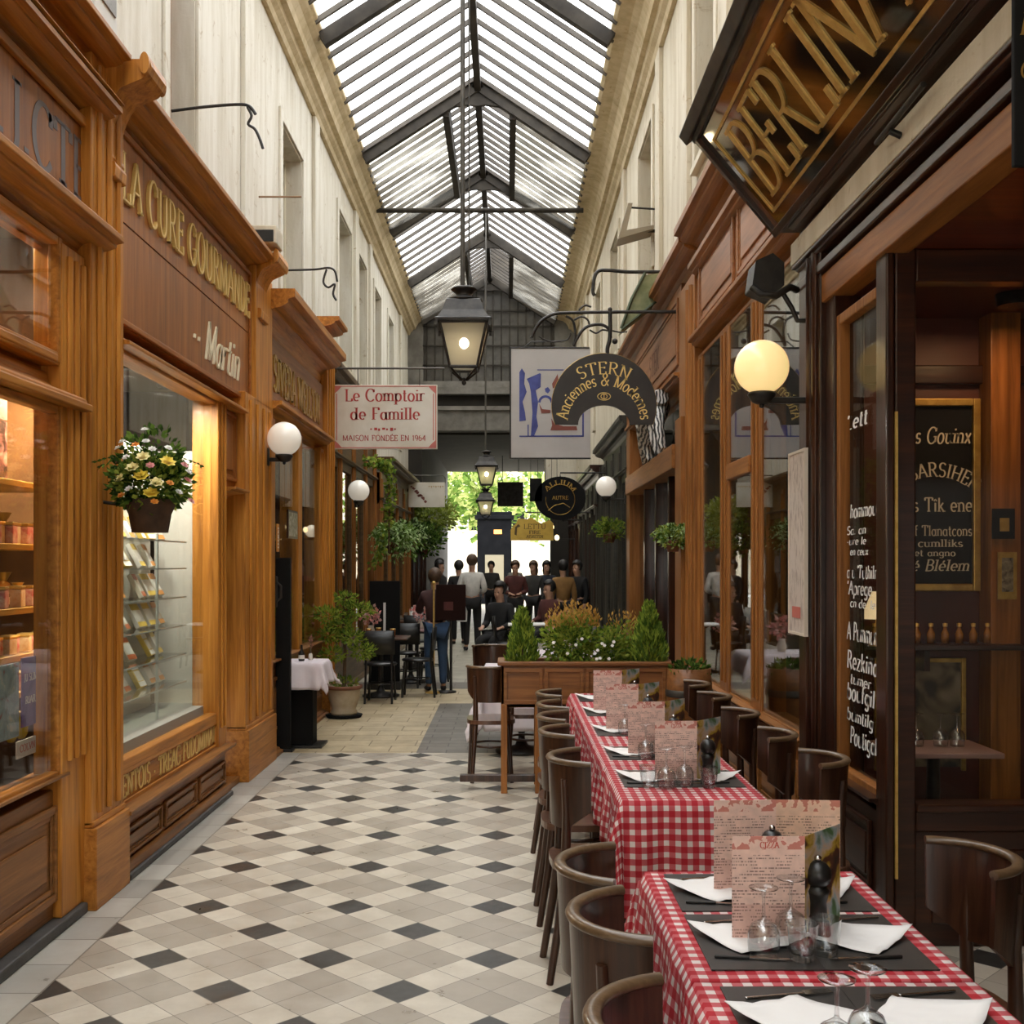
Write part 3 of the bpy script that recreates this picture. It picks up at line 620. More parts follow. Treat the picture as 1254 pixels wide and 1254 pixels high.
mk('door_step', bxd(MB(), 'L', -.42, -.02, 7.84, 8.25, 0, .05), W_BASE, t, .006)
mk('display_back', bxd(MB(), 'L', -1.3, -1.25, 5.6, 9.3, 0, 4.2), plain('shop_back_dark', (.12, .10, .07), .6, c2=(.06, .05, .035), scale=2), t)
m = bxd(MB(), 'L', -1.3, -.2, 5.64, 9.3, 2.95, 3.0); bxd(m, 'L', -1.3, -.2, 5.64, 7.8, .5, .56); mk('display_floor', m, plain('display_floor_wood', (.24, .17, .10), .5), t)
mk('display_side', bxd(MB(), 'L', -1.3, -.44, 8.3, 8.36, 0, 3.0), plain('shop_side_dark', (.09, .06, .035), .6), t)
p = pilaster(8.25, 9.22, 2.95, 'broad honey wood pilaster with scrolled bracket past the sweet shop doorway', W_POST, (8.62, 8.98, 3.68, 4.1, .2), nrib=4)
mk('upper_shaft', bxd(MB(), 'L', -.2, .02, 8.6, 9.2, 2.93, 4.0), W_POST, p, .006)
# ------------------------------------------------------------------ third wooden shop
t = thing('shopfront', 'honey wood shopfront with gold relief fascia behind the globe lamp and the small white-clothed table', 'shopfront')
m = bxd(MB(), 'L', -.2, -.04, 9.22, 12.0, 0, .8); mould(m, 'L', 9.22, 12.0, .0, .14, -.2, .04, False); mould(m, 'L', 9.22, 12.0, .72, .82, -.2, .02); mk('stall_riser', m, W_BASE, t, .004)
for k in range(2): panel('riser_panel', 'L', 9.4 + k * 1.3, 10.6 + k * 1.3, .2, .66, -.04, W_BASE, t, .06)
m = bxd(MB(), 'L', -.2, -.02, 9.22, 9.5, .8, 2.9); mk('window_post', m, W_POST, t, .006); mk('window_post', bxd(MB(), 'L', -.2, -.02, 10.55, 10.75, .8, 2.9), W_POST, t, .006)
m = bxd(MB(), 'L', -.2, -.02, 11.8, 12.0, .8, 2.9); ribs(m, 'L', 11.8, 12., .9, 2.85, -.02, 2); mk('window_post', m, W_POST, t, .006)
pane('window_pane', 'L', 9.5, 10.55, .82, 2.85, -.05, SHOPG, t); pane('window_pane', 'L', 10.75, 11.8, .82, 2.85, -.05, SHOPG, t)
mk('frieze_rail', mould(MB(), 'L', 9.2, 12.0, 2.84, 3.02, -.2, .1), W_RAIL, t, .004)
fz = mk('frieze_board', bxd(MB(), 'L', -.2, -.03, 9.2, 12.0, 3.0, 3.6), W_ROSE, t)
mkw('relief_lettering', "SIVERA WELL'ON", lmapL(9.45, 3.15, -.03), .3, .012, GOLDF, fz, align='l', width=2.3, thick=.2, thin=.09)
mk('cornice', mould(MB(), 'L', 9.15, 12.05, 3.56, 3.95, -.2, .22), W_RAIL, t, .004)
mk('display_back', bxd(MB(), 'L', -1.0, -.95, 9.2, 12.2, 0, 4.2), plain('green_dim_back', (.10, .10, .06), .7, c2=(.05, .05, .03), scale=2), t)
mk('display_ceiling', bxd(bxd(MB(), 'L', -1.0, -.2, 9.2, 12.2, 2.95, 3.0), 'L', -1.0, -.2, 9.2, 12.2, .7, .75), INTF, t)
p = pilaster(12.0, 12.5, 3.95, 'honey wood end pilaster with a square capital beside the potted tree', W_POST)
m = mould(MB(), 'L', 11.94, 12.56, 4.1, 4.35, -.2, .16); bxd(m, 'L', -.2, .04, 12.0, 12.5, 3.9, 4.12); mk('capital', m, W_RAIL, p, .005)
# ------------------------------------------------------------------ plainer shopfronts farther on
def closing_board(name, side, y0, y1, z, parent, mat): mk(name, bxd(MB(), side, -.62, -.1, y0, y1, z, z + .04), mat, parent)
def far_front(side, y0, y1, zf, zc, zw, d0, wpost, wrail, wpan, label, bays, riser=.7, cd=.2, backc=(.05, .035, .02), cat='shopfront'):
    t = thing('shopfront', label, cat)
    m = bxd(MB(), side, d0 - .2, d0 - .04, y0, y1, 0, riser); mould(m, side, y0, y1, 0, .14, d0 - .2, d0 + .02, False); mk('stall_riser', m, wrail, t, .004)
    n = bays; w = (y1 - y0) / n
    for k in range(n + 1):
        yy = y0 + k * w; a, b = (yy, yy + .22) if k == 0 else ((yy - .22, yy) if k == n else (yy - .09, yy + .09))
        mm = bxd(MB(), side, d0 - .2, d0, a, b, riser * (0 if k in (0, n) else 1), zf); ribs(mm, side, a, b, riser + .1, zf - .1, d0, 2, .02); mk('post', mm, wpost, t, .006)
    for k in range(n):
        a, b = y0 + k * w + .1, y0 + (k + 1) * w - .1
        mk('window_frame', frame(MB(), side, a, b, riser, zw, .05, d0 - .08, d0 - .02), wrail, t, .005)
        pane('window_pane', side, a + .04, b - .04, riser + .03, zw - .03, d0 - .05, SHOPG2, t)
    bd = mk('fascia_board', bxd(MB(), side, d0 - .2, d0 - .02, y0, y1, zw, zf), wpan, t)
    mk('cornice', mould(mould(MB(), side, y0, y1, zf - .02, zc, d0 - .2, d0 + cd), side, y0, y1, zw - .02, zw + .1, d0 - .2, d0 + .05), wrail, t, .004)
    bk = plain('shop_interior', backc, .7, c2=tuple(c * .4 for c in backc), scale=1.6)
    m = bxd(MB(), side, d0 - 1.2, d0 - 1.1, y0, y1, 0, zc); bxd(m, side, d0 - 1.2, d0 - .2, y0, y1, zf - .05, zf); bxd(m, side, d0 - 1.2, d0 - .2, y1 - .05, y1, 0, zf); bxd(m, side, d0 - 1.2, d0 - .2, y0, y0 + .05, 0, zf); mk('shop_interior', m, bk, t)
    return t, bd
OLIVE = wood('olive_brown_wood', (.055, .03, .012), (.11, .06, .022), (.17, .10, .04), 'y'); OLIVEZ = wood('olive_brown_post', (.06, .035, .014), (.15, .08, .028), (.27, .15, .05), 'z')
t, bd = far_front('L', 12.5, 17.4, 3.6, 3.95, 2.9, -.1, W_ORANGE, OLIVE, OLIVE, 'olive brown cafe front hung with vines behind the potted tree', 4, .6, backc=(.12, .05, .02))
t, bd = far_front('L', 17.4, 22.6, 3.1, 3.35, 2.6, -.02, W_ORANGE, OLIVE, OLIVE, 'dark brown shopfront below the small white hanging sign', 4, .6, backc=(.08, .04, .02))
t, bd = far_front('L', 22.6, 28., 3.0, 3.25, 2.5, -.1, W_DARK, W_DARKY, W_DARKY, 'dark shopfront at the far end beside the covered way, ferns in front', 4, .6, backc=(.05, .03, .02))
# ------------------------------------------------------------------ right side, far to near
BLKGREEN = wood('blackened_green_wood', (.018, .018, .014), (.038, .036, .028), (.07, .065, .05), 'y'); BLKGREENZ = wood('blackened_green_post', (.02, .019, .015), (.05, .045, .035), (.10, .09, .07), 'z')
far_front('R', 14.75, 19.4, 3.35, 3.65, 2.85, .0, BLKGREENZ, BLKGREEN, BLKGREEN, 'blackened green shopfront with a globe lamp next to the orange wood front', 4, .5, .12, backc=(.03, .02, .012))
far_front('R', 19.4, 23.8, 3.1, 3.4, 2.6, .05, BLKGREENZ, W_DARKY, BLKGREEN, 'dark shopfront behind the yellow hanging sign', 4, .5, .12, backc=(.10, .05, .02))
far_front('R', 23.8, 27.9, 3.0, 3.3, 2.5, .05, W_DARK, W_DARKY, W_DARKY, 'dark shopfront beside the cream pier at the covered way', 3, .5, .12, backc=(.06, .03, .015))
# engraver's orange front
t = thing('shopfront', 'orange wood shopfront with dark doorway and zebra-striped figure over the door beneath the arched sign', 'shopfront')
A, B = 9.5, 14.75
m = bxd(MB(), 'R', -.2, .0, A, A + .85, .0, 4.2); ribs(m, 'R', A + .05, A + .42, .5, 4.1, .0, 2, .03); bxd(m, 'R', -.2, .04, A + .5, A + .85, .4, 3.0); mk('corner_pilaster', m, W_ORANGE, t, .006)
mk('pilaster_base', bxd(MB(), 'R', -.2, .05, A - .02, A + .87, 0, .4), W_ORANGEY, t, .006)
mk('far_post', bxd(MB(), 'R', -.2, .02, B - .35, B, 0, 4.2), W_ORANGE, t, .006)
mk('door_lintel', bxd(MB(), 'R', -.2, .07, A + .85, B - .3, 2.55, 2.78), W_ORANGEY, t, .01)
fz = mk('frieze_board', bxd(MB(), 'R', -.2, -.02, A + .85, B, 3.45, 4.3), W_ROSE, t)
panel('frieze_panel', 'R', A + 1.0, B - .4, 3.55, 4.2, -.02, W_ROSE, fz, .08)
m = MB(); write(m, "STEK", lmapR(12.2, 3.75, -.004), .24, 0, width=.8, thick=.16, thin=.08, slant=.2); mk('scratched_lettering', m, plain('dark_engraving', (.14, .05, .02), .6), fz)
mk('frieze_rail', mould(MB(), 'R', A + .85, B, 3.3, 3.46, -.2, .05), W_ORANGEY, t, .004)
mk('cornice', mould(MB(), 'R', A, B, 4.2, 4.5, -.2, .14), W_ORANGEY, t, .004)
m = MB()
for yy in (A + .9, 11.3, 12.3, 13.3): bxd(m, 'R', -.2, -.04, yy, yy + .08, 0, 2.55)
mk('door_frame', m, W_DARK, t, .006); pane('door_pane', 'R', A + .9, B - .35, .05, 2.55, -.12, SHOPG2, t); pane('fanlight_pane', 'R', A + .9, B - .35, 2.78, 3.3, -.14, SHOPG2, t)
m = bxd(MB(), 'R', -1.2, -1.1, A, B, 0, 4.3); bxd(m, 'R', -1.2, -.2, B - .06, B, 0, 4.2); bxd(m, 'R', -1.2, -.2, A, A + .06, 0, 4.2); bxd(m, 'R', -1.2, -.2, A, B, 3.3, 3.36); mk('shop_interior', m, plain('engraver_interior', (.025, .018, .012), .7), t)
# striped figure over the door: a low-relief zebra-patterned figure in the fanlight
zm, nt, N, L = new_mat('zebra_pattern'); b = bsdf(nt, .5); tc = node(nt, 'ShaderNodeTexCoord'); wv = node(nt, 'ShaderNodeTexWave', Scale=9., Distortion=5., Detail=2.); L.new(tc.outputs['Object'], wv.inputs['Vector'])
rp = ramp(nt, [(.42, (.03, .028, .026)), (.5, (.72, .69, .63))]); L.new(wv.outputs['Fac'], rp.inputs[0]); L.new(rp.outputs[0], b.inputs['Base Color'])
z = thing('striped_figure', 'black and white zebra-striped cloth figure above the orange shop doorway', 'ornament', (xd('R', -.0), 0, 0))
m = MB().tube([(0, 12.9, 2.80), (-.04, 12.4, 2.95), (-.08, 11.9, 3.15), (-.08, 11.5, 3.3), (-.05, 11.2, 3.36)], [.03, .10, .15, .17, .08], 10); mk('body', m, zm, z)
for q in ([(-.06, 11.7, 3.2), (-.08, 11.5, 2.98), (-.05, 11.4, 2.78)], [(-.06, 11.35, 3.3), (-.1, 11.1, 3.05), (-.06, 11.0, 2.80)], [(-.04, 12.2, 3.0), (-.06, 12.1, 2.88), (-.05, 12.0, 2.78)]):
    mk('leg', MB().tube(q, [.09, .06, .035], 8), zm, z)
# window bay next to the cafe
t = thing('shopfront', 'tall orange-framed glazed front between the engraver and the dark cafe, reflecting the passage', 'shopfront')
A, B = 6.0, 9.5
mk('stall_riser', bxd(MB(), 'R', -.2, -.03, A, B, .06, .62), W_ORANGEY, t, .005)
for k in range(3): panel('riser_panel', 'R', A + .15 + k * 1.12, A + 1.15 + k * 1.12, .14, .54, -.03, W_ORANGEY, t, .05)
mk('sill', mould(MB(), 'R', A, B, .6, .68, -.2, .03), W_ORANGEY, t, .004)
for (a, b) in ((A, A + .06), (7.15, 7.42), (8.2, 8.5), (9.34, 9.5)):
    m = bxd(MB(), 'R', -.2, -.03, a, b, .66, 3.45)
    if b - a > .1: ribs(m, 'R', a + .02, b - .02, .75, 3.4, -.03, 2, .014)
    mk('mullion', m, W_ORANGE, t, .006)
for k, (a, b) in enumerate(((6.06, 7.15), (7.42, 8.2), (8.5, 9.34))):
    mk('window_frame', frame(MB(), 'R', a, b, .66, 3.45, .03, -.09, -.032), W_ORANGE, t, .006)
    if k == 1:
        pane('window_pane', 'R', a + .04, b - .04, .7, 2.28, -.04, SHOPG2, t); pane('window_pane', 'R', a + .04, b - .04, 2.38, 3.42, -.04, SHOPG2, t)
        mk('transom_bar', bxd(MB(), 'R', -.16, -.01, a, b, 2.27, 2.39), W_ORANGEY, t, .01)
    else: pane('window_pane', 'R', a + .04, b - .04, .7, 3.42, -.04, SHOPG2, t)
mk('head_rail', mould(MB(), 'R', A, B, 3.42, 3.6, -.2, .06), W_ORANGEY, t, .004)
fz = mk('frieze_board', bxd(MB(), 'R', -.2, -.02, 4.6, B, 3.58, 4.3), W_ROSE, t)
for k in range(3): panel('frieze_panel', 'R', 4.8 + 1.55 * k, 6.2 + 1.55 * k, 3.68, 4.2, -.02, W_ROSE, fz, .06)
mk('cornice', mould(mould(MB(), 'R', 4.6, B, 4.22, 4.55, -.2, .18), 'R', 4.6, B, 4.0, 4.24, -.2, .06), W_ORANGEY, t, .004)
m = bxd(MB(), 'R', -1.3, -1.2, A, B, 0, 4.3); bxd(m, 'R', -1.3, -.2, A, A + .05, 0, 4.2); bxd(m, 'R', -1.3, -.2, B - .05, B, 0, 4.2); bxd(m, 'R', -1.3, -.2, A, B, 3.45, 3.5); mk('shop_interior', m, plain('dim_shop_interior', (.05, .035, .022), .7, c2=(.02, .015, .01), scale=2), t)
# ------------------------------------------------------------------ dark cafe at the near end
t = thing('cafe_shopfront', 'dark mahogany cafe front with chalk lettering on its narrow window and a recessed entrance', 'cafe front')
RY = 4.69
m = bxd(MB(), 'R', -.2, .03, 5.58, 5.98, 0, 3.45); ribs(m, 'R', 5.6, 5.8, .2, 3.3, .03, 2, .025); mk('pillar', m, W_DARK, t, .008)
m = bxd(MB(), 'R', -.14, .0, 5.44, 5.58, 0, 3.0); mk('window_post', m, W_DARK, t, .008)
mk('corner_post', bxd(MB(), 'R', -.036, .0, RY - .004, RY + .13, 0, 3.0), W_DARK, t, .008)
mk('brass_strip', MB().box(1.657, 1.668, RY - .012, RY - .0, .3, 2.3), GOLD, t)
m = bxd(MB(), 'R', -.14, -.01, RY + .13, 5.44, .12, .56); mk('stall_riser', m, W_DARKY, t, .006); panel('riser_panel', 'R', RY + .2, 5.38, .18, .5, -.01, W_DARKY, t, .04)
mk('window_sill', mould(MB(), 'R', RY + .1, 5.46, .54, .62, -.14, .04), W_DARKY, t, .004)
mk('window_frame', frame(MB(), 'R', RY + .12, 5.45, .6, 2.88, .05, -.07, -.015), W_ORANGE, t, .006)
wp = pane('window_pane', 'R', RY + .16, 5.41, .64, 2.84, -.05, CAFEG, t)
lines = (("'.ett", 2.30, .30, .07), ("hommoug", 1.87, .42, .065), ("Sa. an", 1.79, .28, .04), ("·ure le", 1.74, .28, .035), ("en ceux", 1.69, .26, .035), ("a u 'Tuthiln", 1.58, .44, .06),
         ("'Aprege", 1.50, .36, .065), ("cn de. le", 1.44, .36, .04), ("A Pummum", 1.28, .46, .085), ("Rezkina", 1.14, .44, .085), ("tumer", 1.07, .3, .05), ("boufgil", .99, .40, .08), ("bumtilg", .89, .38, .06), ("Poutigal", .78, .38, .08))
for k, (s, zz, w_, h_) in enumerate(lines):
    mk('chalk_lettering', write(MB(), s, lmapR(5.37 - .05 * (k % 3 == 1), zz, -.044), h_, 0, align='l', width=w_, thick=.2, thin=.1, slant=.12, serif=False), WHITETXT, wp)
# recessed entrance, facing the passage mouth
XA = 1.66
fr = MB().box(XA, XA + .09, RY, RY + .1, 0, 3.0).box(XA + .09, 3.3, RY, RY + .1, 2.86, 3.0).box(XA + .09, 3.3, RY, RY + .1, .50, .60).box(XA + .09, 3.3, RY - .02, RY + .1, .585, .62).box(3.2, 3.3, RY, RY + .1, 0, 3.0)
mk('entrance_frame', fr, W_DARKX, t, .008)
mk('entrance_panel', MB().box(XA + .09, 3.2, RY + .02, RY + .08, .0, .5).box(XA + .16, 2.6, RY + .005, RY + .03, .1, .42), W_DARKX, t, .008)
mk('entrance_pane', MB().box(XA + .09, 3.2, RY + .05, RY + .058, .6, 2.86), CAFEG, t)
mk('recess_side', MB().box(3.3, 3.4, -3, RY + .1, 0, 3.2), W_DARK, t)
mk('recess_ceiling', MB().box(1.64, 3.4, -3, RY, 3.0, 3.05), W_RED, t)
m = MB(); bxd(m, 'R', -.1, .02, -3, 5.98, 2.98, 3.12); mk('lintel', m, W_ORANGEY, t, .006)
m = MB(); bxd(m, 'R', -.1, .04, -3, 5.98, 3.13, 3.18); mk('lintel_bead', m, W_DARKY, t, .008)
m = mould(MB(), 'R', -3, 5.98, 3.18, 3.27, -.1, .07); mk('fascia_moulding', m, W_DARKY, t, .004)
m = bxd(MB(), 'R', -.1, .075, -3, 5.98, 3.27, 3.39); mk('cream_fascia', m, CREAM2, t, .004)
m = mould(MB(), 'R', -3, 5.98, 3.39, 3.52, -.1, .12); mk('sign_ledge', m, W_DARKY, t, .004)
# cafe room
rm = plain('cafe_wall_red', (.10, .018, .008), .5, c2=(.06, .012, .006), scale=2)
m = MB().box(1.72, 3.6, 5.95, 6.0, 0, 3.0).box(3.3, 3.36, RY, 6.0, 0, 3.0).box(1.72, 3.4, RY + .1, 6.0, 2.98, 3.04); mk('cafe_room', m, rm, t)
mk('room_post', MB().box(2.56, 2.72, 5.8, 5.95, 0, 3.0), W_ORANGE, t, .006)
mk('room_rail', MB().box(1.75, 3.3, 5.9, 5.95, 2.62, 2.72), W_DARKX, t, .006)
# ------------------------------------------------------------------ slanted gilt sign over the cafe
sg = thing('cafe_sign', 'slanted glossy black glass sign, orange reflections painted in, with gold letters above the cafe', 'sign')
sx, sz, tx, tz = 1.52, 3.50, 1.05, 4.06; SY0, SY1 = 1.8, 6.15
u = Vector((tx - sx, 0, tz - sz)); UL = u.length; u.normalize(); nrm = Vector((u.z * -1, 0, u.x)); nrm = -nrm if nrm.x > 0 else nrm   # outwards: to the passage and down
nrm = Vector((-u.z, 0, u.x)); nrm = nrm if nrm.z < 0 else -nrm
def smap(y, v0): return lambda uu, v, e: tuple(Vector((sx, y - uu, sz)) + u * (v0 + v) + nrm * e)
amber, nt, N, L = new_mat('painted_reflection_glass'); b = bsdf(nt, .06, 0, 1., 1.); b.inputs['Coat Roughness'].default_value = .03
tc = node(nt, 'ShaderNodeTexCoord'); n = node(nt, 'ShaderNodeTexNoise', Scale=1.5, Detail=2.); L.new(tc.outputs['Object'], n.inputs['Vector'])
rp = ramp(nt, [(.44, (.012, .008, .005)), (.60, (.20, .065, .010))]); L.new(n.outputs['Fac'], rp.inputs[0]); L.new(rp.outputs[0], b.inputs['Base Color'])  # orange patches paint the reflected shopfront into the base colour
pts = [(sx, sz), (tx, tz), (tx + .1, tz + .12), (1.74, tz + .2), (1.74, sz)]
mk('sign_box', MB().prism([(p[0] - nrm.x * .012, p[1] - nrm.z * .012) for p in pts], 'y', SY0, SY1), W_DARKY, sg, .006)
a0 = Vector((sx, 0, sz)); m = MB()
f = smap(SY1 - .03, .03); L_ = SY1 - SY0 - .06
m.add([f(0, 0, 0), f(L_, 0, 0), f(L_, UL - .06, 0), f(0, UL - .06, 0)], [(0, 1, 2, 3)]); g_ = mk('sign_glass', m, amber, sg, solid=.006)
def sbar(m, y0, y1, v0, v1, e0=.004, e1=.012):
    f = smap(0, 0); P = [f(-y0, v0, e0), f(-y1, v0, e0), f(-y1, v1, e0), f(-y0, v1, e0), f(-y0, v0, e1), f(-y1, v0, e1), f(-y1, v1, e1), f(-y0, v1, e1)]
    m.add(P, [(0, 3, 2, 1), (4, 5, 6, 7), (0, 1, 5, 4), (1, 2, 6, 5), (2, 3, 7, 6), (3, 0, 4, 7)])
m = MB(); sbar(m, SY0, 5.98, .095, .11); sbar(m, SY0, 5.98, .60, .615); sbar(m, 5.965, 5.98, .095, .615); mk('gold_border', m, GOLD, sg)
m = MB(); write(m, "BERLINA", smap(5.86, .16), .40, .012, align='l', width=2.05, thick=.10, thin=.045, slant=.12, space=.06); mk('gold_lettering', m, GOLD, sg)
m = MB(); sbar(m, SY0, SY1, -.005, .035, -.01, .03); mk('lower_rim', m, W_DARKY, sg, .004)
m = MB(); sbar(m, SY0, SY1 + .05, UL - .01, UL + .06, -.06, .06); sbar(m, SY0, SY1 + .02, UL - .04, UL, -.01, .03); mk('top_lip', m, IRON2, sg, .006)
m = MB(); sbar(m, SY1 - .04, SY1, .0, UL, -.01, .03); mk('end_rim', m, W_DARK, sg, .004)
# blackboard hanging at the edge of the recess
t = thing('hanging_blackboard', 'narrow black board with gilt script hanging below the gold-lettered cafe sign', 'blackboard')
mk('board', MB().box(1.388, 1.53, 3.0, 3.02, 2.74, 3.44), BLACKM, t, .004)
m = MB(); write(m, "Le", lambda u, v, e: (1.402 + u, 2.998, 3.10 + v), .06, 0, align='l', slant=.2); mk('script_lettering', m, GOLDF, t); m = MB(); write(m, "Cafe", lambda u, v, e: (1.402 + u, 2.998, 2.98 + v), .05, 0, align='l', slant=.2); mk('script_lettering', m, GOLDF, t)
# ------------------------------------------------------------------ globe lamps on iron arms
def globe_mat(name, c, e, es):
    m, nt, N, L = new_mat(name); b = bsdf(nt, .22, 0, .5, .3); b.inputs['Base Color'].default_value = c4(c)
    b.inputs['Emission Color'].default_value = c4(e); b.inputs['Emission Strength'].default_value = es; return m
GW = globe_mat('opal_globe', (.82, .79, .72), (1, .90, .74), .22); GY = globe_mat('lit_opal_globe', (.80, .68, .42), (1, .70, .28), .62); GF = globe_mat('far_lit_globe', (.85, .8, .7), (1, .88, .66), .5)
def globe_lamp(side, y, z, r, reach, mat, label, group=None, ycap=None):
    s = 1 if side == 'L' else -1; x0 = XF[side]; xg = x0 + s * reach
    t = thing('globe_lamp', label, 'wall lamp', (xg, y, z), 0, group)
    mk('globe', MB().ball((0, 0, 0), r, 32, 18), mat, t)
    mk('collar', MB().lathe([(r * .30, -r * .90), (r * .48, -r * .93), (r * .52, -r * 1.02), (r * .46, -r * 1.12), (r * .34, -r * 1.3), (r * .2, -r * 1.36), (.0, -r * 1.38)], 20), IRON, t)
    a = MB().box(-s * .0, -s * (reach - .02), -.022, .022, -r * 1.34, -r * 1.12); mk('arm', a, IRON, t, .006)
    mk('wall_plate', MB().box(-s * (reach - .03), -s * reach, -.05, .05, -r * 1.6, -r * .55), IRON, t, .008)
    mk('arm_knob', MB().ball((0, 0, -r * 1.42), r * .10, 12, 8), IRON, t)
    return t
globe_lamp('R', 5.8, 2.69, .143, .275, GY, 'large glowing yellow globe lamp on the cafe pillar under the black sign')
globe_lamp('L', 9.05, 2.68, .140, .15, GW, 'white globe lamp on the honey wood pilaster above the white-clothed table')
globe_lamp('L', 14.3, 2.60, .140, .05, GW, 'white globe lamp against the vine-hung olive front, below the cream family sign')
globe_lamp('R', 14.95, 2.70, .142, .28, GW, 'white globe lamp on the blackened green front just beyond the arched sign')
globe_lamp('R', 23.0, 2.75, .150, .45, GF, 'small far globe lamp between the yellow sign and the dark wall')
globe_lamp('R', 25.5, 2.40, .150, 1.15, GF, 'small far globe lamp half hidden behind the yellow sign')
# ------------------------------------------------------------------ hanging lanterns
LPANE, nt, N, L = new_mat('lantern_frosted_pane')
o = node(nt, 'ShaderNodeOutputMaterial'); tr = node(nt, 'ShaderNodeBsdfTransparent'); tr.inputs[0].default_value = (.92, .88, .78, 1); tl = node(nt, 'ShaderNodeBsdfTranslucent'); tl.inputs[0].default_value = (.75, .70, .58, 1)
gs = node(nt, 'ShaderNodeBsdfDiffuse'); gs.inputs[0].default_value = (.55, .52, .44, 1); a1 = node(nt, 'ShaderNodeAddShader'); mx = node(nt, 'ShaderNodeMixShader'); mx.inputs[0].default_value = .55
m3 = node(nt, 'ShaderNodeMixShader'); m3.inputs[0].default_value = .5; L.new(tl.outputs[0], m3.inputs[1]); L.new(gs.outputs[0], m3.inputs[2])
L.new(tr.outputs[0], mx.inputs[1]); L.new(m3.outputs[0], mx.inputs[2]); L.new(mx.outputs[0], o.inputs[0])
BULB = plain('glowing_bulb', (1, .9, .7), .3, emit=16., ecol=(1, .84, .55))
def lantern(x, y, zb, zt, w, label, rod_top, group=None, rods=1):
    """four-sided street lantern between zb (finial) and zt (cap)"""
    t = thing('hanging_lantern', label, 'lantern', (x, y, zb), 0, group); H = zt - zb; q = w / 2 * math.sqrt(2); ph = PI / 4
    z1, z2 = .16 * H, .60 * H; k0, k1 = .52, .90
    mk('roof_hood', MB().lathe([(q * 1.08, z2 - .0), (q * 1.1, z2 + .025 * H), (q * .98, z2 + .04 * H), (q * .80, z2 + .12 * H), (q * .66, z2 + .235 * H), (q * .62, z2 + .24 * H)], 4, (0, 0, 0), 0, smooth=False, ph=ph), IRON, t, .004)
    mk('cap', MB().lathe([(w * .32, .83 * H), (w * .36, .845 * H), (w * .36, .86 * H), (w * .27, .87 * H), (w * .18, .885 * H), (w * .14, .91 * H), (w * .22, .95 * H), (w * .26, .965 * H), (w * .22, .985 * H), (w * .1, 1.0 * H), (.01, 1.01 * H)], 18), IRON, t)
    fr = MB()
    for a in range(4):
        an = ph + a * PI / 2; c, s = math.cos(an), math.sin(an); fr.tube([(c * q * k0, s * q * k0, z1), (c * q * k1, s * q * k1, z2)], .013 * w / .45, 6)
        an2 = an + PI / 2; c2, s2 = math.cos(an2), math.sin(an2)
        fr.tube([(c * q * k0, s * q * k0, z1), (c2 * q * k0, s2 * q * k0, z1)], .016 * w / .45, 6); fr.tube([(c * q * k1, s * q * k1, z2), (c2 * q * k1, s2 * q * k1, z2)], .02 * w / .45, 6)
        fr.tube([(c * q * k0, s * q * k0, z1), (c * q * .1, s * q * .1, .05 * H)], .010 * w / .45, 6)
        fr.box(c * q * 1.02 - .012, c * q * 1.02 + .012, s * q * 1.02 - .012, s * q * 1.02 + .012, z2 - .05 * H, z2 + .02 * H)
    fr.lathe([(.0, -.01 * H), (.016, .0), (.022, .02 * H), (.012, .04 * H), (.026, .055 * H), (.0, .075 * H)], 10); mk('iron_frame', fr, IRON, t)
    for a in range(4):
        an, an2 = ph + a * PI / 2, ph + (a + 1) * PI / 2; P = lambda an, k, z: (math.cos(an) * q * k * .985, math.sin(an) * q * k * .985, z)
        mk('pane', MB().quad(P(an, k0, z1), P(an2, k0, z1), P(an2, k1, z2), P(an, k1, z2)), LPANE, t)
    mk('bulb', MB().ball((0, 0, .42 * H), .042 * w / .45, 16, 10, sz=1.15), BULB, t); mk('bulb_holder', MB().tube([(0, 0, .50 * H), (0, 0, z2)], .014, 8), IRON, t)
    rd = MB().tube([(-.012, 0, 1.0 * H), (-.012, 0, rod_top - zb)], .021 if rods > 1 else .012, 8)
    if rods > 1: rd.tube([(.045, 0, .97 * H), (.045, 0, rod_top - zb)], .008, 6)
    mk('hanging_rod', rd, IRON2, t)
    return t
lantern(-.385, 9.6, 3.22, 4.08, .45, 'large black iron lantern with a lit bulb hanging in the middle of the passage', 8.95, rods=2)
lantern(-.43, 22.0, 3.10, 3.92, .44, 'smaller lantern hanging farther on, just above the open way out', 8.9)
lantern(-.55, 27.0, 2.72, 3.50, .44, 'lowest and most distant hanging lantern, below the other in the bright opening', 8.9)
# ------------------------------------------------------------------ signs
SIGNW = plain('cream_enamel', (.74, .70, .62), .35, c2=(.62, .57, .47), scale=2.5, coat=.2); REDP = plain('red_sign_paint', (.42, .035, .03), .45); REDF = plain('faded_red_sign_paint', (.55, .16, .13), .5)
def wr(par, name, s, x, y, z, size, mat, **kw): return mkw(name, s, lambda u, v, e: (x + u, y - e, z + v), size, 0, mat, par, **kw)
t = thing('hanging_sign', 'cream enamel sign reading Le Comptoir de Famille in red, hung from the honey wood shops', 'sign')
x0, x1, z0, z1, y = -1.985, -.80, 2.945, 3.675, 12.4
mk('sign_board', MB().box(x0, x1, y, y + .03, z0, z1), SIGNW, t, .004)
wr(t, 'red_lettering', 'Le Comptoir', (x0 + x1) / 2 - .0, y - .002, 3.49, .135, REDP, width=.90, thick=.17, thin=.06)
wr(t, 'red_lettering', 'de Famille', (x0 + x1) / 2 - .0, y - .002, 3.28, .135, REDP, width=.78, thick=.17, thin=.06)
wr(t, 'red_lettering', 'MAISON FONDÉE EN 1964', (x0 + x1) / 2 - .01, y - .002, 3.04, .062, REDP, width=.94, thick=.14, thin=.10, serif=False)
m = MB()
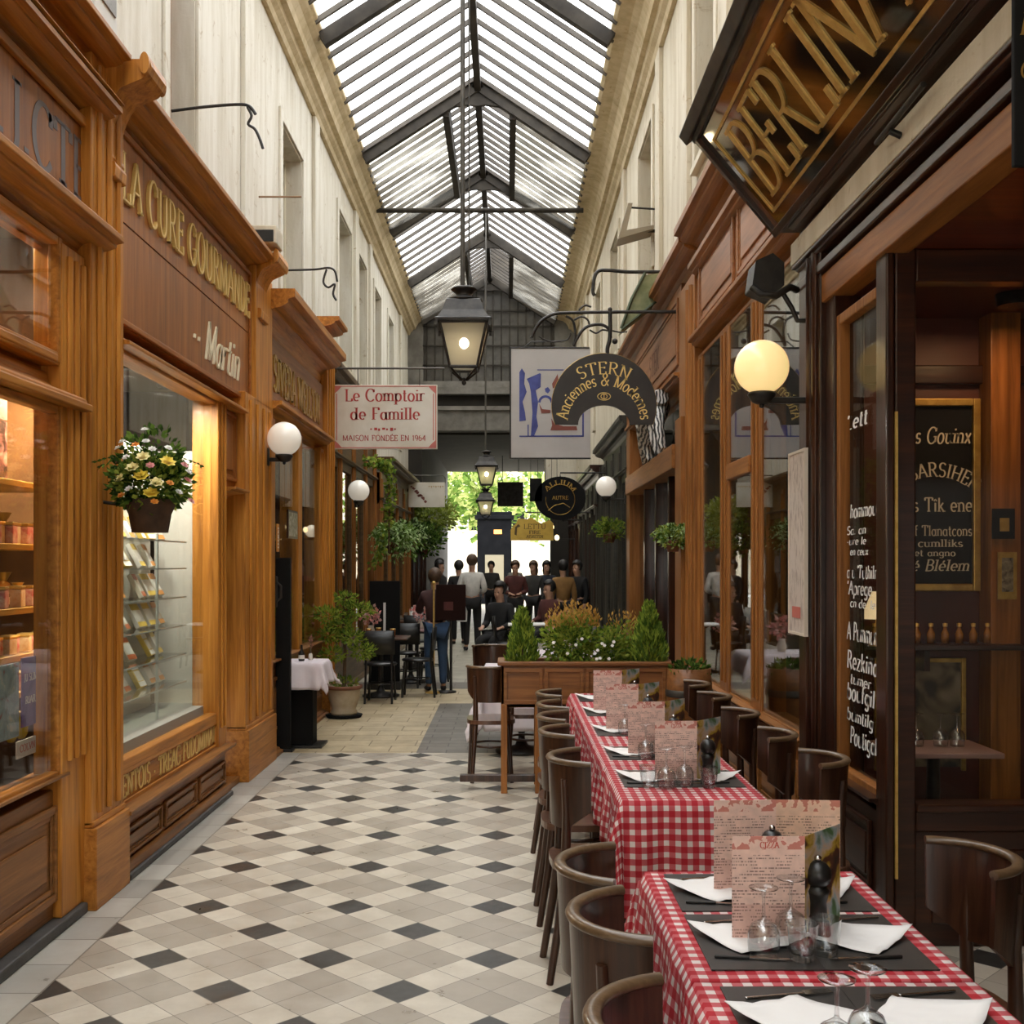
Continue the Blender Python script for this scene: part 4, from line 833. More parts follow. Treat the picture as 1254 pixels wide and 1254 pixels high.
for k in range(7): m.box(-1.56 + k * .045, -1.56 + k * .045 + .02 + .014 * (k % 2), y - .003, y, 3.165 - .006 * (k % 3), 3.18 + .008 * (k % 2))
mk('ornament_line', m, REDP, t)
m = MB(); e = y - .003
for (a, b, c, d) in ((x0 + .012, x1 - .012, z1 - .022, z1 - .012), (x0 + .012, x1 - .012, z0 + .012, z0 + .022), (x0 + .012, x0 + .022, z0 + .012, z1 - .012), (x1 - .022, x1 - .012, z0 + .012, z1 - .012), (x1 - .05, x1 - .04, z0 + .1, z1 - .1), (x0 + .04, x0 + .05, z0 + .1, z1 - .1)): m.box(a, b, e, y, c, d)
for (cx, cz, sx_, sz_) in ((x1, z1, -1, -1), (x0, z0, 1, 1), (x1, z0, -1, 1), (x0, z1, 1, -1)):
    m.add([(cx + sx_ * .02, e, cz + sz_ * .02), (cx + sx_ * .10, e, cz + sz_ * .02), (cx + sx_ * .075, e, cz + sz_ * .05), (cx + sx_ * .05, e, cz + sz_ * .075), (cx + sx_ * .02, e, cz + sz_ * .10)], [(0, 1, 2, 3, 4)])
mk('red_border', m, REDF, t)
mk('hanging_bar', MB().tube([(-2.25, y, 3.86), (-.72, y, 3.86)], .012, 8).tube([(-1.7, y, 3.86), (-1.7, y, 3.67)], .006, 6).tube([(-1.0, y, 3.86), (-1.0, y, 3.67)], .006, 6), IRON2, t)
t = thing('hanging_sign', 'small white hanging sign with a reddish-brown smudge, beyond the red-lettered one', 'sign')
mk('sign_board', MB().box(-2.0, -1.27, 22., 22.03, 2.78, 3.28), SIGNW, t, .004)
SMU = plain('brown_sign_paint', (.22, .06, .04), .6)
m = MB(); rr = random.Random(3)
for k in range(16):
    a = k / 15; cx, cz = -1.93 + a * .28 + rr.uniform(-.02, .02), 3.19 - a * .30 + rr.uniform(-.02, .02); w_ = rr.uniform(.02, .045)
    m.add([(cx - w_, 21.997, cz), (cx, 21.997, cz - w_ * .7), (cx + w_, 21.997, cz + .01), (cx, 21.997, cz + w_ * .7)], [(0, 1, 2, 3)])
mk('painted_flourish', m, SMU, t)
m = MB()
for k in range(7): cx = -1.6 + k * .045; m.add([(cx, 21.997, 3.2), (cx + .02, 21.997, 3.18 - .02 * (k % 2)), (cx + .035, 21.997, 3.2), (cx + .018, 21.997, 3.215)], [(0, 1, 2, 3)])
mk('faint_lettering', m, plain('tan_sign_paint', (.5, .36, .2), .6), t)
mk('hanging_bar', MB().tube([(-2.0, 22.01, 3.42), (-1.3, 22.01, 3.42), (-1.26, 22.01, 3.36), (-1.26, 22.01, 3.27)], .012, 6), IRON2, t)
# pale sign with blue shapes
t = thing('hanging_sign', 'pale square sign with dark blue shapes, hanging behind the arched black sign', 'sign')
BLUE = plain('ultramarine_paint', (.035, .045, .20), .5, c2=(.06, .08, .30), scale=9); PALE = plain('pale_sign_board', (.50, .48, .46), .5, c2=(.44, .42, .40), scale=2); y = 12.0
X_ = lambda px: (px - 622) * 12 / 1340; Z_ = lambda py: 1.65 + (690 - py) * 12 / 1340
mk('sign_board', MB().box(X_(625.5), X_(723), y, y + .04, Z_(561), Z_(426)), PALE, t, .004)
mk('frame_edge', MB().box(X_(624), X_(626), y - .005, y + .045, Z_(561), Z_(425)).box(X_(624), X_(722), y - .005, y + .045, Z_(427), Z_(425)).box(X_(624), X_(723.5), y - .005, y + .045, Z_(562), Z_(560.4)), BLACK, t, .003)
def blob(m, pts): m.add([(X_(a), y - .003, Z_(b)) for a, b in pts], [list(range(len(pts)))])
def painted(name, pts, mat): m = MB(); blob(m, pts); return mk(name, m, mat, t)
painted('blue_shape', [(636, 456), (639, 451), (643, 457), (642, 470), (645, 480), (640, 492), (643, 505), (644, 515), (636, 516)], BLUE)
painted('blue_shape', [(645, 464), (654, 460), (661, 457), (662.5, 458), (662, 474), (656, 478), (659, 492), (657, 510), (659, 522), (654, 534), (650, 534), (652, 505), (650, 480), (648, 470)], BLUE)
m = MB()
for q in ([(636, 535), (714, 535), (714, 533), (636, 533.5)], [(713, 505), (715, 505), (715, 535), (713, 535)], [(658, 452.5), (690, 452.5), (690, 453.6), (658, 453.6)], [(646, 520), (647.5, 520), (647.5, 535), (646, 535)]): blob(m, q)
mk('blue_border', m, BLUE, t)
m = MB(); ring = [(X_(668 + 9 * math.cos(a)), Z_(493 - 9 * math.sin(a))) for a in [PI * i / 12 for i in range(13)]]; ri = [(X_(668 + 6 * math.cos(a)), Z_(493 - 6 * math.sin(a))) for a in [PI * i / 12 for i in range(13)]]
for i in range(12): m.add([(ring[i][0], y - .003, ring[i][1]), (ring[i + 1][0], y - .003, ring[i + 1][1]), (ri[i + 1][0], y - .003, ri[i + 1][1]), (ri[i][0], y - .003, ri[i][1])], [(0, 1, 2, 3)])
blob(m, [(667, 476), (671, 474), (674, 478), (671, 482), (668, 480)]); mk('blue_ring', m, BLUE, t)
painted('red_brown_mark', [(660, 494), (663, 506), (674, 506), (674, 502), (664, 501)], SMU)
painted('red_brown_mark', [(676, 470), (680, 463), (683, 458), (684, 466), (680, 474), (677, 476)], SMU)
painted('brown_base_mark', [(675, 512), (679, 519), (690, 522), (706, 522), (707, 527), (674, 527), (676, 521)], SMU)
mk('wire', MB().tube([(X_(641), y + .02, Z_(426)), (X_(650), y + .02, Z_(418)), (X_(668), y + .02, Z_(418))], .008, 6), IRON, t)
# scrolled iron bracket with the arched black sign
t = thing('sign_bracket', 'scrolled black iron bracket reaching from the orange front and carrying the arched sign', 'bracket'); y = 10.6
PX = lambda px: (px - 622) * y / 1340; PZ = lambda py: 1.65 + (690 - py) * y / 1340
V = lambda l: smooth_path([(PX(a), y, PZ(b)) for a, b in l], 4)
mk('main_bar', MB().tube(V([(830, 382), (760, 382), (700, 383), (681, 384), (670, 388), (660, 396), (653, 408), (651, 414)]), .016, 8), IRON, t)
sc = MB().tube(V([(702, 424), (708, 412), (716, 402), (726, 398), (738, 398), (746, 404), (748, 414)]), .015, 8)
sc.tube(V([(693, 387), (701, 392), (704, 402), (704, 412), (702, 422)]), .012, 8).tube(V([(703, 392), (712, 388), (720, 392), (722, 400)]), .010, 8).tube(V([(722, 404), (730, 408), (738, 404), (748, 406)]), .009, 8).tube(V([(660, 412), (672, 418), (684, 418), (695, 416), (699, 408)]), .008, 6).tube(V([(709, 380), (716, 374), (724, 376)]), .010, 6).tube(V([(750, 405), (760, 407), (768, 406)]), .007, 6)
mk('scrollwork', sc, IRON, t)
mk('upright', MB().tube(V([(747, 380), (747, 412), (744, 426), (744, 434)]), .02, 8).ball((PX(753), y, PZ(418)), .028, 12, 8).ball((PX(747), y, PZ(379)), .022, 10, 8), IRON, t)
mk('wall_plate', MB().box(PX(828), PX(831), y - .04, y + .04, PZ(388), PZ(376)), IRON, t, .004)
t = thing('arched_sign', 'black arched sign with gold lettering reading STERN, Anciennes and Modernes', 'sign', (PX(739.5), y, PZ(497)))
R0 = .506; NA = 48
outer = [(R0 * math.cos(math.radians(-21 + 222 * k / NA)), R0 * math.sin(math.radians(-21 + 222 * k / NA))) for k in range(NA + 1)]
inner = [(.25 * math.cos(math.radians(180 * k / NA)), -.185 + .19 * math.sin(math.radians(180 * k / NA))) for k in range(NA + 1)]
m = MB(); n = NA + 1
vs = [(p[0], -.02, p[1]) for p in outer] + [(p[0], -.02, p[1]) for p in inner] + [(p[0], .02, p[1]) for p in outer] + [(p[0], .02, p[1]) for p in inner]
fs = [(0, n, 3 * n, 2 * n), (n - 1, 2 * n - 1, 4 * n - 1, 3 * n - 1)]
for i in range(NA): fs += [(i, i + 1, n + i + 1, n + i), (2 * n + i, 3 * n + i, 3 * n + i + 1, 2 * n + i + 1), (i, 2 * n + i, 2 * n + i + 1, i + 1), (n + i, n + i + 1, 3 * n + i + 1, 3 * n + i)]
m.add(vs, fs); mk('sign_board', m, plain('black_sign_board', (.016, .013, .011), .5, c2=(.03, .025, .02), scale=3), t)
mk('gold_edge', MB().tube([(p[0], -.012, p[1]) for p in outer], .005, 6), GOLDF, t)
def wa(s, R, cz, size, rot=0, **kw):
    def f(u, v, e): return (u, -.022 - e, cz + v)
    return mkw('gold_lettering', s, f, size, 0, GILT, t, arcR=R, **kw)
wa('STERN', .465, -.158, .115, width=.47, thick=.12, thin=.055, space=.16)
wa('Anciennes & Modernes', .352, -.158, .115, width=1.06, thick=.14, thin=.075, slant=.06)
m = MB()
for (a, b) in ((.062, .036), (.030, .024)):
    m.tube([(a * math.cos(w_), -.022, .088 + b * math.sin(w_)) for w_ in [2 * PI * k / 24 for k in range(25)]], .004, 6)
m.tube([(0, -.022, .068), (0, -.022, .108)], .004, 6); mk('oval_emblem', m, GILT, t)
# farther signs
y = 18.; t = thing('round_sign', 'round black sign with worn gold lettering, beyond the arched one', 'sign', (.86, y, 2.72)); 
mk('sign_board', MB().prism([(.42 * math.cos(a) * 1., .36 * math.sin(a)) for a in [2 * PI * k / 36 for k in range(36)]], 'y', -.02, .02).box(-.5, -.30, -.02, .02, -.05, .33), BLACKM, t)
for s, R, cz, sz_ in (('ALLIUM', .25, -.02, .075),):
    mk('gold_lettering', write(MB(), s, lambda u, v, e: (u, -.023, cz + v), sz_, 0, arcR=R, width=.5, thick=.14, thin=.07), GOLDF, t)
mk('gold_lettering', write(MB(), 'AUTRE', lambda u, v, e: (u, -.023, -.02 + v), .06, 0, width=.26, thick=.14, thin=.07), GOLDF, t)
mk('gold_ring', MB().tube([(.24 * math.cos(a), -.022, -.02 + .25 * math.sin(a)) for a in [math.radians(-150 + 10 * k) for k in range(-4, 30)]], .006, 6).tube([(-.2, -.022, -.2), (-.1, -.022, -.12), (.05, -.022, -.08), (.16, -.022, -.15)], .007, 6), GOLDF, t)
mk('hanger', MB().tube([(.75, 0, .42), (0, 0, .42), (0, 0, .34)], .014, 6), IRON, t)
y = 20.; t = thing('yellow_sign', 'mustard yellow sign with curved top edge and dark lettering', 'sign', (.43, y, 2.28))
prof = [(-.38, -.21), (.40, -.21), (.40, .10), (.33, .17), (.26, .13), (.18, .10), (.10, .14), (.0, .21), (-.08, .18), (-.24, .19), (-.28, .10), (-.34, .05), (-.38, -.02)]
mk('sign_board', MB().prism(prof, 'y', -.015, .015), plain('mustard_paint', (.78, .52, .09), .5, c2=(.62, .38, .06), scale=4), t)
DKT = plain('dark_sign_lettering', (.12, .07, .02), .6)
mk('dark_lettering', write(MB(), 'LETTU', lambda u, v, e: (.06 + u, -.018, .0 + v), .09, 0, width=.40, thick=.12, thin=.07), DKT, t)
mk('dark_lettering', write(MB(), 'FIRE', lambda u, v, e: (.06 + u, -.018, -.09 + v), .06, 0, width=.2, thick=.2, thin=.1), DKT, t)
mk('dark_lettering', write(MB(), 'AISRETEN', lambda u, v, e: (.06 + u, -.018, -.165 + v), .055, 0, width=.3, thick=.2, thin=.1), DKT, t)
mk('dark_figure', MB().add([(-.31, -.018, -.1), (-.27, -.018, -.12), (-.26, -.018, .02), (-.20, -.018, .05), (-.24, -.018, .09), (-.3, -.018, .03)], [(0, 1, 2, 3, 4, 5)]), DKT, t)
mk('hanger', MB().tube([(1.1, 0, .30), (-.1, 0, .30), (-.1, 0, .18)], .012, 6), IRON, t)
t = thing('grey_sign', 'grey weathered board hanging in the bright opening at the far end', 'sign', (.08, 34., 3.8))
mk('sign_board', MB().box(-.40, .40, 0, .04, -.38, .38), plain('weathered_grey_board', (.20, .20, .21), .7, c2=(.10, .10, .11), scale=9), t, .004)
mk('hanger', MB().tube([(-.25, .02, .38), (-.25, .02, 1.2)], .012, 6).tube([(.25, .02, .38), (.25, .02, 1.2)], .012, 6), IRON, t)
# ------------------------------------------------------------------ small fixtures on the walls
t = thing('ventilation_box', 'cream metal ventilation box with a grille on the wall above the nearest shop', 'vent', (0, 0, 0))
mk('casing', MB().box(-2.52, -2.14, 5.66, 6.0, 4.50, 5.2), plain('white_metal', (.60, .58, .53), .5), t, .01); mk('grille', MB().box(-2.145, -2.132, 5.72, 5.96, 4.62, 5.12), plain('grey_grille', (.30, .29, .27), .5, c2=(.16, .155, .15), scale=60, stretch=(1, 8, 1)), t)
t = thing('floodlight', 'small cream floodlight box on the cornice at the end of the gold-lettered frieze', 'floodlight')
mk('casing', MB().box(-2.02, -1.80, 8.5, 8.75, 4.14, 4.28), CREAM2, t, .01); mk('lens', MB().box(-2.0, -1.82, 8.49, 8.51, 4.15, 4.24), BLACK, t)
t = thing('sign_hook', 'thin black curved iron arm on the white wall above the gold-lettered frieze', 'bracket')
def vz(Y, l): return smooth_path([((a - 622) * Y / 1340, Y, 1.65 + (690 - b) * Y / 1340) for a, b in l], 4)
mk('rod', MB().tube(vz(8.35, [(210, 136), (250, 131), (290, 128), (305, 130), (313, 140)]), .012, 8), IRON, t)
mk('hook', MB().tube(vz(8.35, [(303, 131), (308, 142), (304, 152), (312, 158), (318, 170), (322, 182)]), .011, 8), IRON, t)
t = thing('wall_rail', 'thin rusty rail across the white wall beside the tall blind window', 'bracket')
mk('rail', MB().tube(vz(11.2, [(286, 240), (305, 241), (369, 241)]), .010, 6).tube(vz(11.2, [(270, 185), (290, 215), (307, 240)]), .006, 6), plain('rusty_iron', (.28, .17, .09), .6), t)
t = thing('sign_hook', 'thin black iron arm above the third wooden shop, near the carved capital', 'bracket')
mk('rod', MB().tube(vz(12.1, [(346, 331), (385, 330), (402, 328), (410, 332), (413, 345)]), .012, 8), IRON, t)
mk('scroll', MB().tube(vz(12.1, [(400, 330), (396, 345), (402, 352), (410, 348), (408, 360), (412, 368)]), .012, 8), IRON, t)
t = thing('spotlight', 'black box spotlight on a curved bracket above the yellow globe lamp', 'spotlight')
mk('housing', MB().prism([(1.29, 3.11), (1.31, 3.25), (1.40, 3.29), (1.46, 3.24), (1.46, 3.12), (1.40, 3.06)], 'y', 5.78, 5.96), IRON, t, .01)
mk('hood_rim', MB().tube([(1.28, 5.74, 3.10), (1.32, 5.72, 3.06), (1.40, 5.72, 3.05), (1.48, 5.74, 3.10), (1.53, 5.8, 3.10)], .02, 8), IRON, t)
mk('bracket_arm', MB().tube([(1.47, 5.86, 3.10), (1.52, 5.86, 3.02), (1.55, 5.86, 2.95), (1.61, 5.86, 2.95)], .014, 8), IRON, t)
t = thing('spotlight', 'angled sheet-metal floodlight on the cream wall above the arched sign', 'spotlight'); Yq = 13.0
mk('shade', MB().prism([(1.30, 5.48), (1.42, 5.90), (1.47, 5.90), (1.40, 5.58), (1.72, 5.64), (1.72, 5.60)], 'y', Yq - .1, Yq + .25), plain('grey_brown_metal', (.25, .20, .13), .5), t)
mk('bracket_arm', MB().tube([(1.44, Yq, 5.6), (1.75, Yq, 5.6)], .02, 8).tube([(1.44, Yq, 5.88), (1.75, Yq, 5.86)], .012, 6), IRON, t)
t = thing('curved_lamp_arm', 'black swan-neck iron arm projecting from the cream wall over the scrolled bracket', 'bracket'); Yq = 12.2
mk('rod', MB().tube(vz(Yq, [(812, 333), (770, 333), (745, 331), (733, 332), (728, 340), (726, 356), (728, 362)]), .02, 8), IRON, t)
t = thing('awning', 'small mossy green copper awning sloping off the cream wall above the orange front', 'awning')
mk('sheet', MB().prism([(1.44, 4.68), (1.70, 4.72), (1.58, 4.42), (1.20, 4.12), (1.30, 4.42)], 'y', 11.5, 11.9), plain('verdigris_copper', (.13, .15, .06), .6, c2=(.27, .28, .14), scale=6), t, .01)
mk('rib', MB().tube([(1.44, 11.49, 4.70), (1.30, 11.49, 4.43), (1.19, 11.49, 4.12)], .016, 8).tube([(1.70, 11.49, 4.72), (1.58, 11.49, 4.42), (1.20, 11.49, 4.11)], .014, 8), plain('verdigris_rib', (.06, .08, .04), .6), t)
t = thing('menu_poster', 'long narrow menu poster in a pale frame hanging in front of the dark pillar', 'poster', (0, 0, 0))
pm = plain('pale_menu_print', (.62, .55, .48), .5, c2=(.40, .33, .28), scale=14, stretch=(1, 3, 1), lohi=(.48, .62))
mk('poster_sheet', MB().box(1.54, 1.552, 5.68, 5.99, 1.28, 2.24), pm, t); mk('poster_frame', frame(MB(), 'R', 5.67, 6.0, 1.27, 2.25, .014, .064, .084), plain('pale_frame', (.70, .62, .50), .5), t)
m = MB(); m.box(1.537, 1.54, 5.76, 5.92, 1.36, 1.42); mk('red_print', m, REDF, t)
t = thing('lintel_handle', 'dark iron awning latch fixed on the cream fascia below the black sign', 'fitting')
mk('latch_bar', MB().tube([(1.50, 4.45, 3.36), (1.50, 3.95, 3.38)], .012, 8), IRON, t); mk('latch_foot', MB().tube([(1.545, 4.3, 3.33), (1.50, 4.3, 3.35)], .014, 8), IRON, t)
# ------------------------------------------------------------------ dining tables under gingham cloths
def gingham(name, red, pink, white):
    m, nt, N, L = new_mat(name); b = bsdf(nt, .75, 0, .3)
    uv = node(nt, 'ShaderNodeUVMap'); sp = node(nt, 'ShaderNodeSeparateXYZ'); L.new(uv.outputs[0], sp.inputs[0])
    def mth(op, a, c=None):
        n = nt.nodes.new('ShaderNodeMath'); n.operation = op
        for i, v in enumerate((a, c)):
            if v is None: continue
            if isinstance(v, (int, float)): n.inputs[i].default_value = v
            else: L.new(v, n.inputs[i])
        return n.outputs[0]
    sx = mth('LESS_THAN', mth('FRACT', mth('DIVIDE', sp.outputs['X'], .044)), .54); sy = mth('LESS_THAN', mth('FRACT', mth('DIVIDE', sp.outputs['Y'], .044)), .54)
    s = mth('MULTIPLY', mth('ADD', sx, sy), .5)
    r = ramp(nt, [(.0, white), (.5, pink), (1., red)]); r.color_ramp.interpolation = 'LINEAR'; L.new(s, r.inputs[0])
    tc = node(nt, 'ShaderNodeTexCoord'); n = node(nt, 'ShaderNodeTexNoise', Scale=7., Detail=4.); L.new(tc.outputs['Object'], n.inputs['Vector'])
    r2 = ramp(nt, [(.3, (.80, .78, .78)), (.7, (1.08, 1.06, 1.06))]); L.new(n.outputs['Fac'], r2.inputs[0])
    mx = node(nt, 'ShaderNodeMix', data_type='RGBA', blend_type='MULTIPLY'); mx.inputs[0].default_value = 1.
    L.new(r.outputs[0], mx.inputs[6]); L.new(r2.outputs[0], mx.inputs[7]); L.new(mx.outputs[2], b.inputs['Base Color']); return m
GING = gingham('red_gingham', (.38, .012, .022), (.48, .10, .11), (.66, .58, .55))
WCLOTH = plain('white_cloth', (.74, .68, .70), .8, c2=(.66, .58, .61), scale=5)
def cloth(name, x0, x1, y0, y1, z, dl, dr, df, db, mat, label, group, seed=0, step=.028, amp=.012):
    rg = random.Random(seed); ph = [rg.uniform(0, 6.28) for _ in range(8)]
    us = []; u = x0 - dl
    def axis(a, b, lo, hi):
        n1 = max(2, int(lo / step)) if lo > .01 else 1; n2 = max(4, int((b - a) / step)); n3 = max(2, int(hi / step)) if hi > .01 else 1
        return [a - lo + lo * i / n1 for i in range(n1)] + [a + (b - a) * i / n2 for i in range(n2)] + [b + hi * i / n3 for i in range(n3 + 1)]
    us, vs = axis(x0, x1, dl, dr), axis(y0, y1, df, db)
    mb = MB(); rows = []; uv = []
    for v in vs:
        row = []
        for u in us:
            cx, cy = min(max(u, x0), x1), min(max(v, y0), y1); ox, oy = u - cx, v - cy; d = math.hypot(ox, oy)
            if d < 1e-6: p = (cx, cy, z + .0006 * math.sin(u * 30 + ph[0]))
            else:
                nx, ny = ox / d, oy / d; s = (cx * 1.0 if abs(ny) > abs(nx) else cy)
                along = (u if abs(oy) > abs(ox) else v); corner = min(abs(ox), abs(oy)) / (d + 1e-6)
                out = .010 + (amp * min(d / .2, 1)) * (math.sin(along * 21 + ph[1]) + .6 * math.sin(along * 43 + ph[2]) + 1.2) + .05 * d
                out += corner * d * .40
                drop = d * (1 - .10 * corner) if corner < .05 else math.sqrt(max(d * d - (corner * d * .40) ** 2, 0)) * .93
                out = out * min(1, d / .02)
                p = (cx + nx * out, cy + ny * out, z - max(drop - .004, .0))
            row.append(p); uv.append((u, v))
        rows.append(row)
    mb.grid(rows); mb.uv = uv
    o = mk(name, mb, mat, None, 0, (0, 0, 0), solid=.002); return tag(o, label, 'tablecloth', group)
def dtable(label, x0, x1, y0, y1, z=.735, mat=None, group='dining tables under the gingham cloths'):
    t = thing('dining_table', label, 'table', ((x0 + x1) / 2, (y0 + y1) / 2, 0), 0, group); mat = mat or W_CHAIR
    hx, hy = (x1 - x0) / 2, (y1 - y0) / 2
    mk('tabletop', MB().box(-hx + .004, hx - .004, -hy + .004, hy - .004, z - .03, z), W_SEAT, t, .004)
    for a in (-1, 1):
        for b in (-1, 1): mk('leg', MB().prism([(a * (hx - .06) - .022, b * (hy - .06) - .022), (a * (hx - .06) + .022, b * (hy - .06) - .022), (a * (hx - .06) + .022, b * (hy - .06) + .022), (a * (hx - .06) - .022, b * (hy - .06) + .022)], 'z', 0, z - .03), mat, t, .004)
    return t
TBL = [('A', .405, 1.015, 1.50, 2.375), ('B', .405, 1.015, 2.395, 3.23), ('C', .44, 1.0, 4.20, 4.905), ('D', .44, 1.0, 4.93, 5.55), ('E', .44, 1.0, 5.575, 6.30), ('F', .44, 1.0, 6.325, 7.05), ('G', .44, 1.0, 7.075, 7.66)]
TW = {'A': 'table cut off by the bottom edge', 'B': 'table with two propped menus', 'C': 'table whose cloth hangs down its whole front', 'D': 'table right behind the hanging front cloth', 'E': 'middle table of the joined row', 'F': 'next to last table of the joined row', 'G': 'last table of the row, at the planter'}
TS = {'A': 'bottom-edge table', 'B': 'two-menu table', 'C': 'hanging-front table', 'D': 'second joined table', 'E': 'third joined table', 'F': 'fourth joined table', 'G': 'planter-end table'}
DR = {'A': (.262, .262, .05, .012), 'B': (.262, .262, .012, .262), 'C': (.262, .262, .44, .01), 'D': (.262, .262, .012, .01), 'E': (.262, .262, .012, .01), 'F': (.262, .262, .012, .01), 'G': (.262, .262, .012, .20)}
for i, (k, x0, x1, y0, y1) in enumerate(TBL):
    dtable('wooden table hidden under red gingham, the ' + TW[k], x0, x1, y0, y1)
    cloth('tablecloth', x0, x1, y0, y1, .739, *DR[k], GING, 'red gingham cloth on the ' + TW[k], 'red gingham tablecloths', 11 + i)
TOP = .741
# ------------------------------------------------------------------ chairs
def cafe_chair(name, label, cat='chair', R=.166, z0=.60, z1=.86, wood_=None, seat_=None, rim_=None):
    t = thing(name, label, cat, group='dark wooden cafe chairs'); wood_ = wood_ or W_CHAIR
    seat = MB(); out = [(.19 * math.cos(a) * (1.04 if math.cos(a) > 0 else 1), .185 * math.sin(a)) for a in [2 * PI * k / 32 for k in range(32)]]
    sq = [((abs(p[0]) / .19) ** .62 * .19 * (1 if p[0] > 0 else -1), (abs(p[1]) / .185) ** .62 * .185 * (1 if p[1] > 0 else -1)) for p in out]
    mk('seat', seat.prism(sq, 'z', .435, .465), seat_ or W_SEAT, t, .006)
    A0, A1, n = 104, 256, 24; rows = [[], []]; th = .016
    def pt(a, f, off=0): r = R + .012 * f + off; an = math.radians(a); return (r * math.cos(an) * 1.02, r * math.sin(an), z0 + (z1 - z0) * f)
    mb = MB(); angs = [A0 + (A1 - A0) * k / n for k in range(n + 1)]
    def lowf(a): e = abs(a - 180) / 76; return .0 + .30 * max(0, e - .55) / .45     # the shell rises towards its two ends
    inner = [[pt(a, lowf(a) + (1 - lowf(a)) * f) for a in angs] for f in (0, .33, .66, 1)]
    outer = [[pt(a, lowf(a) + (1 - lowf(a)) * f, th) for a in angs] for f in (0, .33, .66, 1)]
    mb.grid(inner); mb.grid(outer)
    for e in (0, -1): mb.add([r[e] for r in inner] + [r[e] for r in outer], [(i, i + 1, i + 5, i + 4) for i in range(3)])
    mb.add(inner[0] + outer[0], [(i, i + 1, i + n + 2, i + n + 1) for i in range(n)])
    bk = mk('backrest', mb, wood_, t)
    rim = MB(); rows = []
    for a in angs:
        c = Vector(pt(a, 1.0, th / 2)); nr = Vector((math.cos(math.radians(a)), math.sin(math.radians(a)), 0)); w_ = .017
        rows.append([c + nr * w_ * math.cos(q) + Vector((0, 0, .012 * math.sin(q) + .004)) for q in [2 * PI * j / 10 for j in range(10)]])
    rim.grid(rows, closed=True); rim.add(rows[0], [list(range(10))]); rim.add(rows[-1], [list(range(10))]); mk('top_rim', rim, rim_ or W_RIM, bk)
    for s in (-1, 1):
        mk('rear_leg', MB().tube([(-.205, s * .150, 0), (-.165, s * .135, .25), (-.140, s * .122, .45), (-.135, s * .122, .66), (-.145, s * .128, .80)], [.015, .018, .021, .018, .014], 8), wood_, t)
        mk('front_leg', MB().tube([(.185, s * .165, 0), (.165, s * .150, .25), (.145, s * .140, .44)], [.014, .018, .021], 8), wood_, t)
    mk('ring_stretcher', MB().tube([(.150 * math.cos(a), .145 * math.sin(a), .26) for a in [2 * PI * k / 28 for k in range(29)]], .010, 6), W_CHAIR, t)
    return t
CH = Pool(cafe_chair('cafe_chair', ''))
LCH = [(1.89, .335, 'at the bottom edge, only its curved back rim showing'), (2.46, .335, 'second from the bottom on the aisle side'), (2.862, .325, 'third from the bottom on the aisle side, by the hanging cloth'),
       (4.45, .36, 'on the aisle side at the table with the hanging front cloth'), (5.13, .345, 'on the aisle side at the second joined table'), (5.62, .35, 'on the aisle side, third joined table, front place'), (6.10, .36, 'on the aisle side, third joined table, back place'), (6.62, .37, 'on the aisle side close to the planter')]
for k, (y, x, d) in enumerate(LCH): CH.put((x, y, 0), .10 * math.sin(k * 2.3), 'dark curved-back wooden chair ' + d, 'dark wooden cafe chairs')
RCH = [(2.30, 1.19, 'cut by the right edge of the photo'), (2.93, 1.16, 'with broad shiny back, beside the cafe entrance panel'), (4.42, 1.17, 'standing in front of the chalk-lettered window'), (5.05, 1.13, 'on the wall side below the long menu poster'), (5.76, 1.12, 'on the wall side at the third joined table'), (6.48, 1.12, 'on the wall side at the fourth joined table'), (7.15, 1.12, 'on the wall side at the planter end')]
for k, (y, x, d) in enumerate(RCH): CH.put((x, y, 0), PI + .10 * math.sin(k * 1.7), 'dark wooden chair ' + d, 'dark wooden cafe chairs')
# ------------------------------------------------------------------ things on the tables
MATM = plain('black_placemat', (.028, .026, .024), .38, c2=(.04, .037, .034), scale=12, spec=.5)
PAPER = plain('white_paper', (.80, .78, .76), .8)
STEEL = plain('cutlery_steel', (.55, .53, .50), .2, 1.)
m0 = MB().box(-.122, .122, -.172, .172, 0, .0025); mo = tag(mk('placemat', m0, MATM), '', 'placemat'); MP = Pool(mo)
def napkin_mesh():
    mb = MB(); rows = []; n = 8
    for i in range(n + 1):
        r = []
        for j in range(n + 1):
            a, b = i / n - .5, j / n - .5; x, y = (a + b) * .15, (a - b) * .12
            r.append((x, y, .003 + .012 * (abs(a + b) ** 3) * 2 + .004 * math.sin(a * 9 + b * 4) ** 2))
        rows.append(r)
    return mb.grid(rows)
NP = Pool(tag(mk('paper_napkin', napkin_mesh(), PAPER, solid=.0012), '', 'napkin'))
def knife():
    t = thing('table_knife', '', 'knife'); mk('handle', MB().box(-.11, -.01, -.007, .007, 0, .009), BLACK, t, .003)
    mk('blade', MB().prism([(-.012, -.006), (.09, -.008), (.105, -.002), (.10, .006), (-.012, .006)], 'z', .003, .0052), STEEL, t); return t
def fork():
    t = thing('table_fork', '', 'fork'); mk('handle', MB().box(-.10, .03, -.004, .004, .001, .005), STEEL, t, .0015)
    m = MB().box(.03, .05, -.011, .011, .002, .005)
    for k in range(4): m.box(.05, .092, -.011 + k * .0064, -.0082 + k * .0064, .003, .005)
    mk('tines', m, STEEL, t); return t
KN = Pool(knife()); FK = Pool(fork())
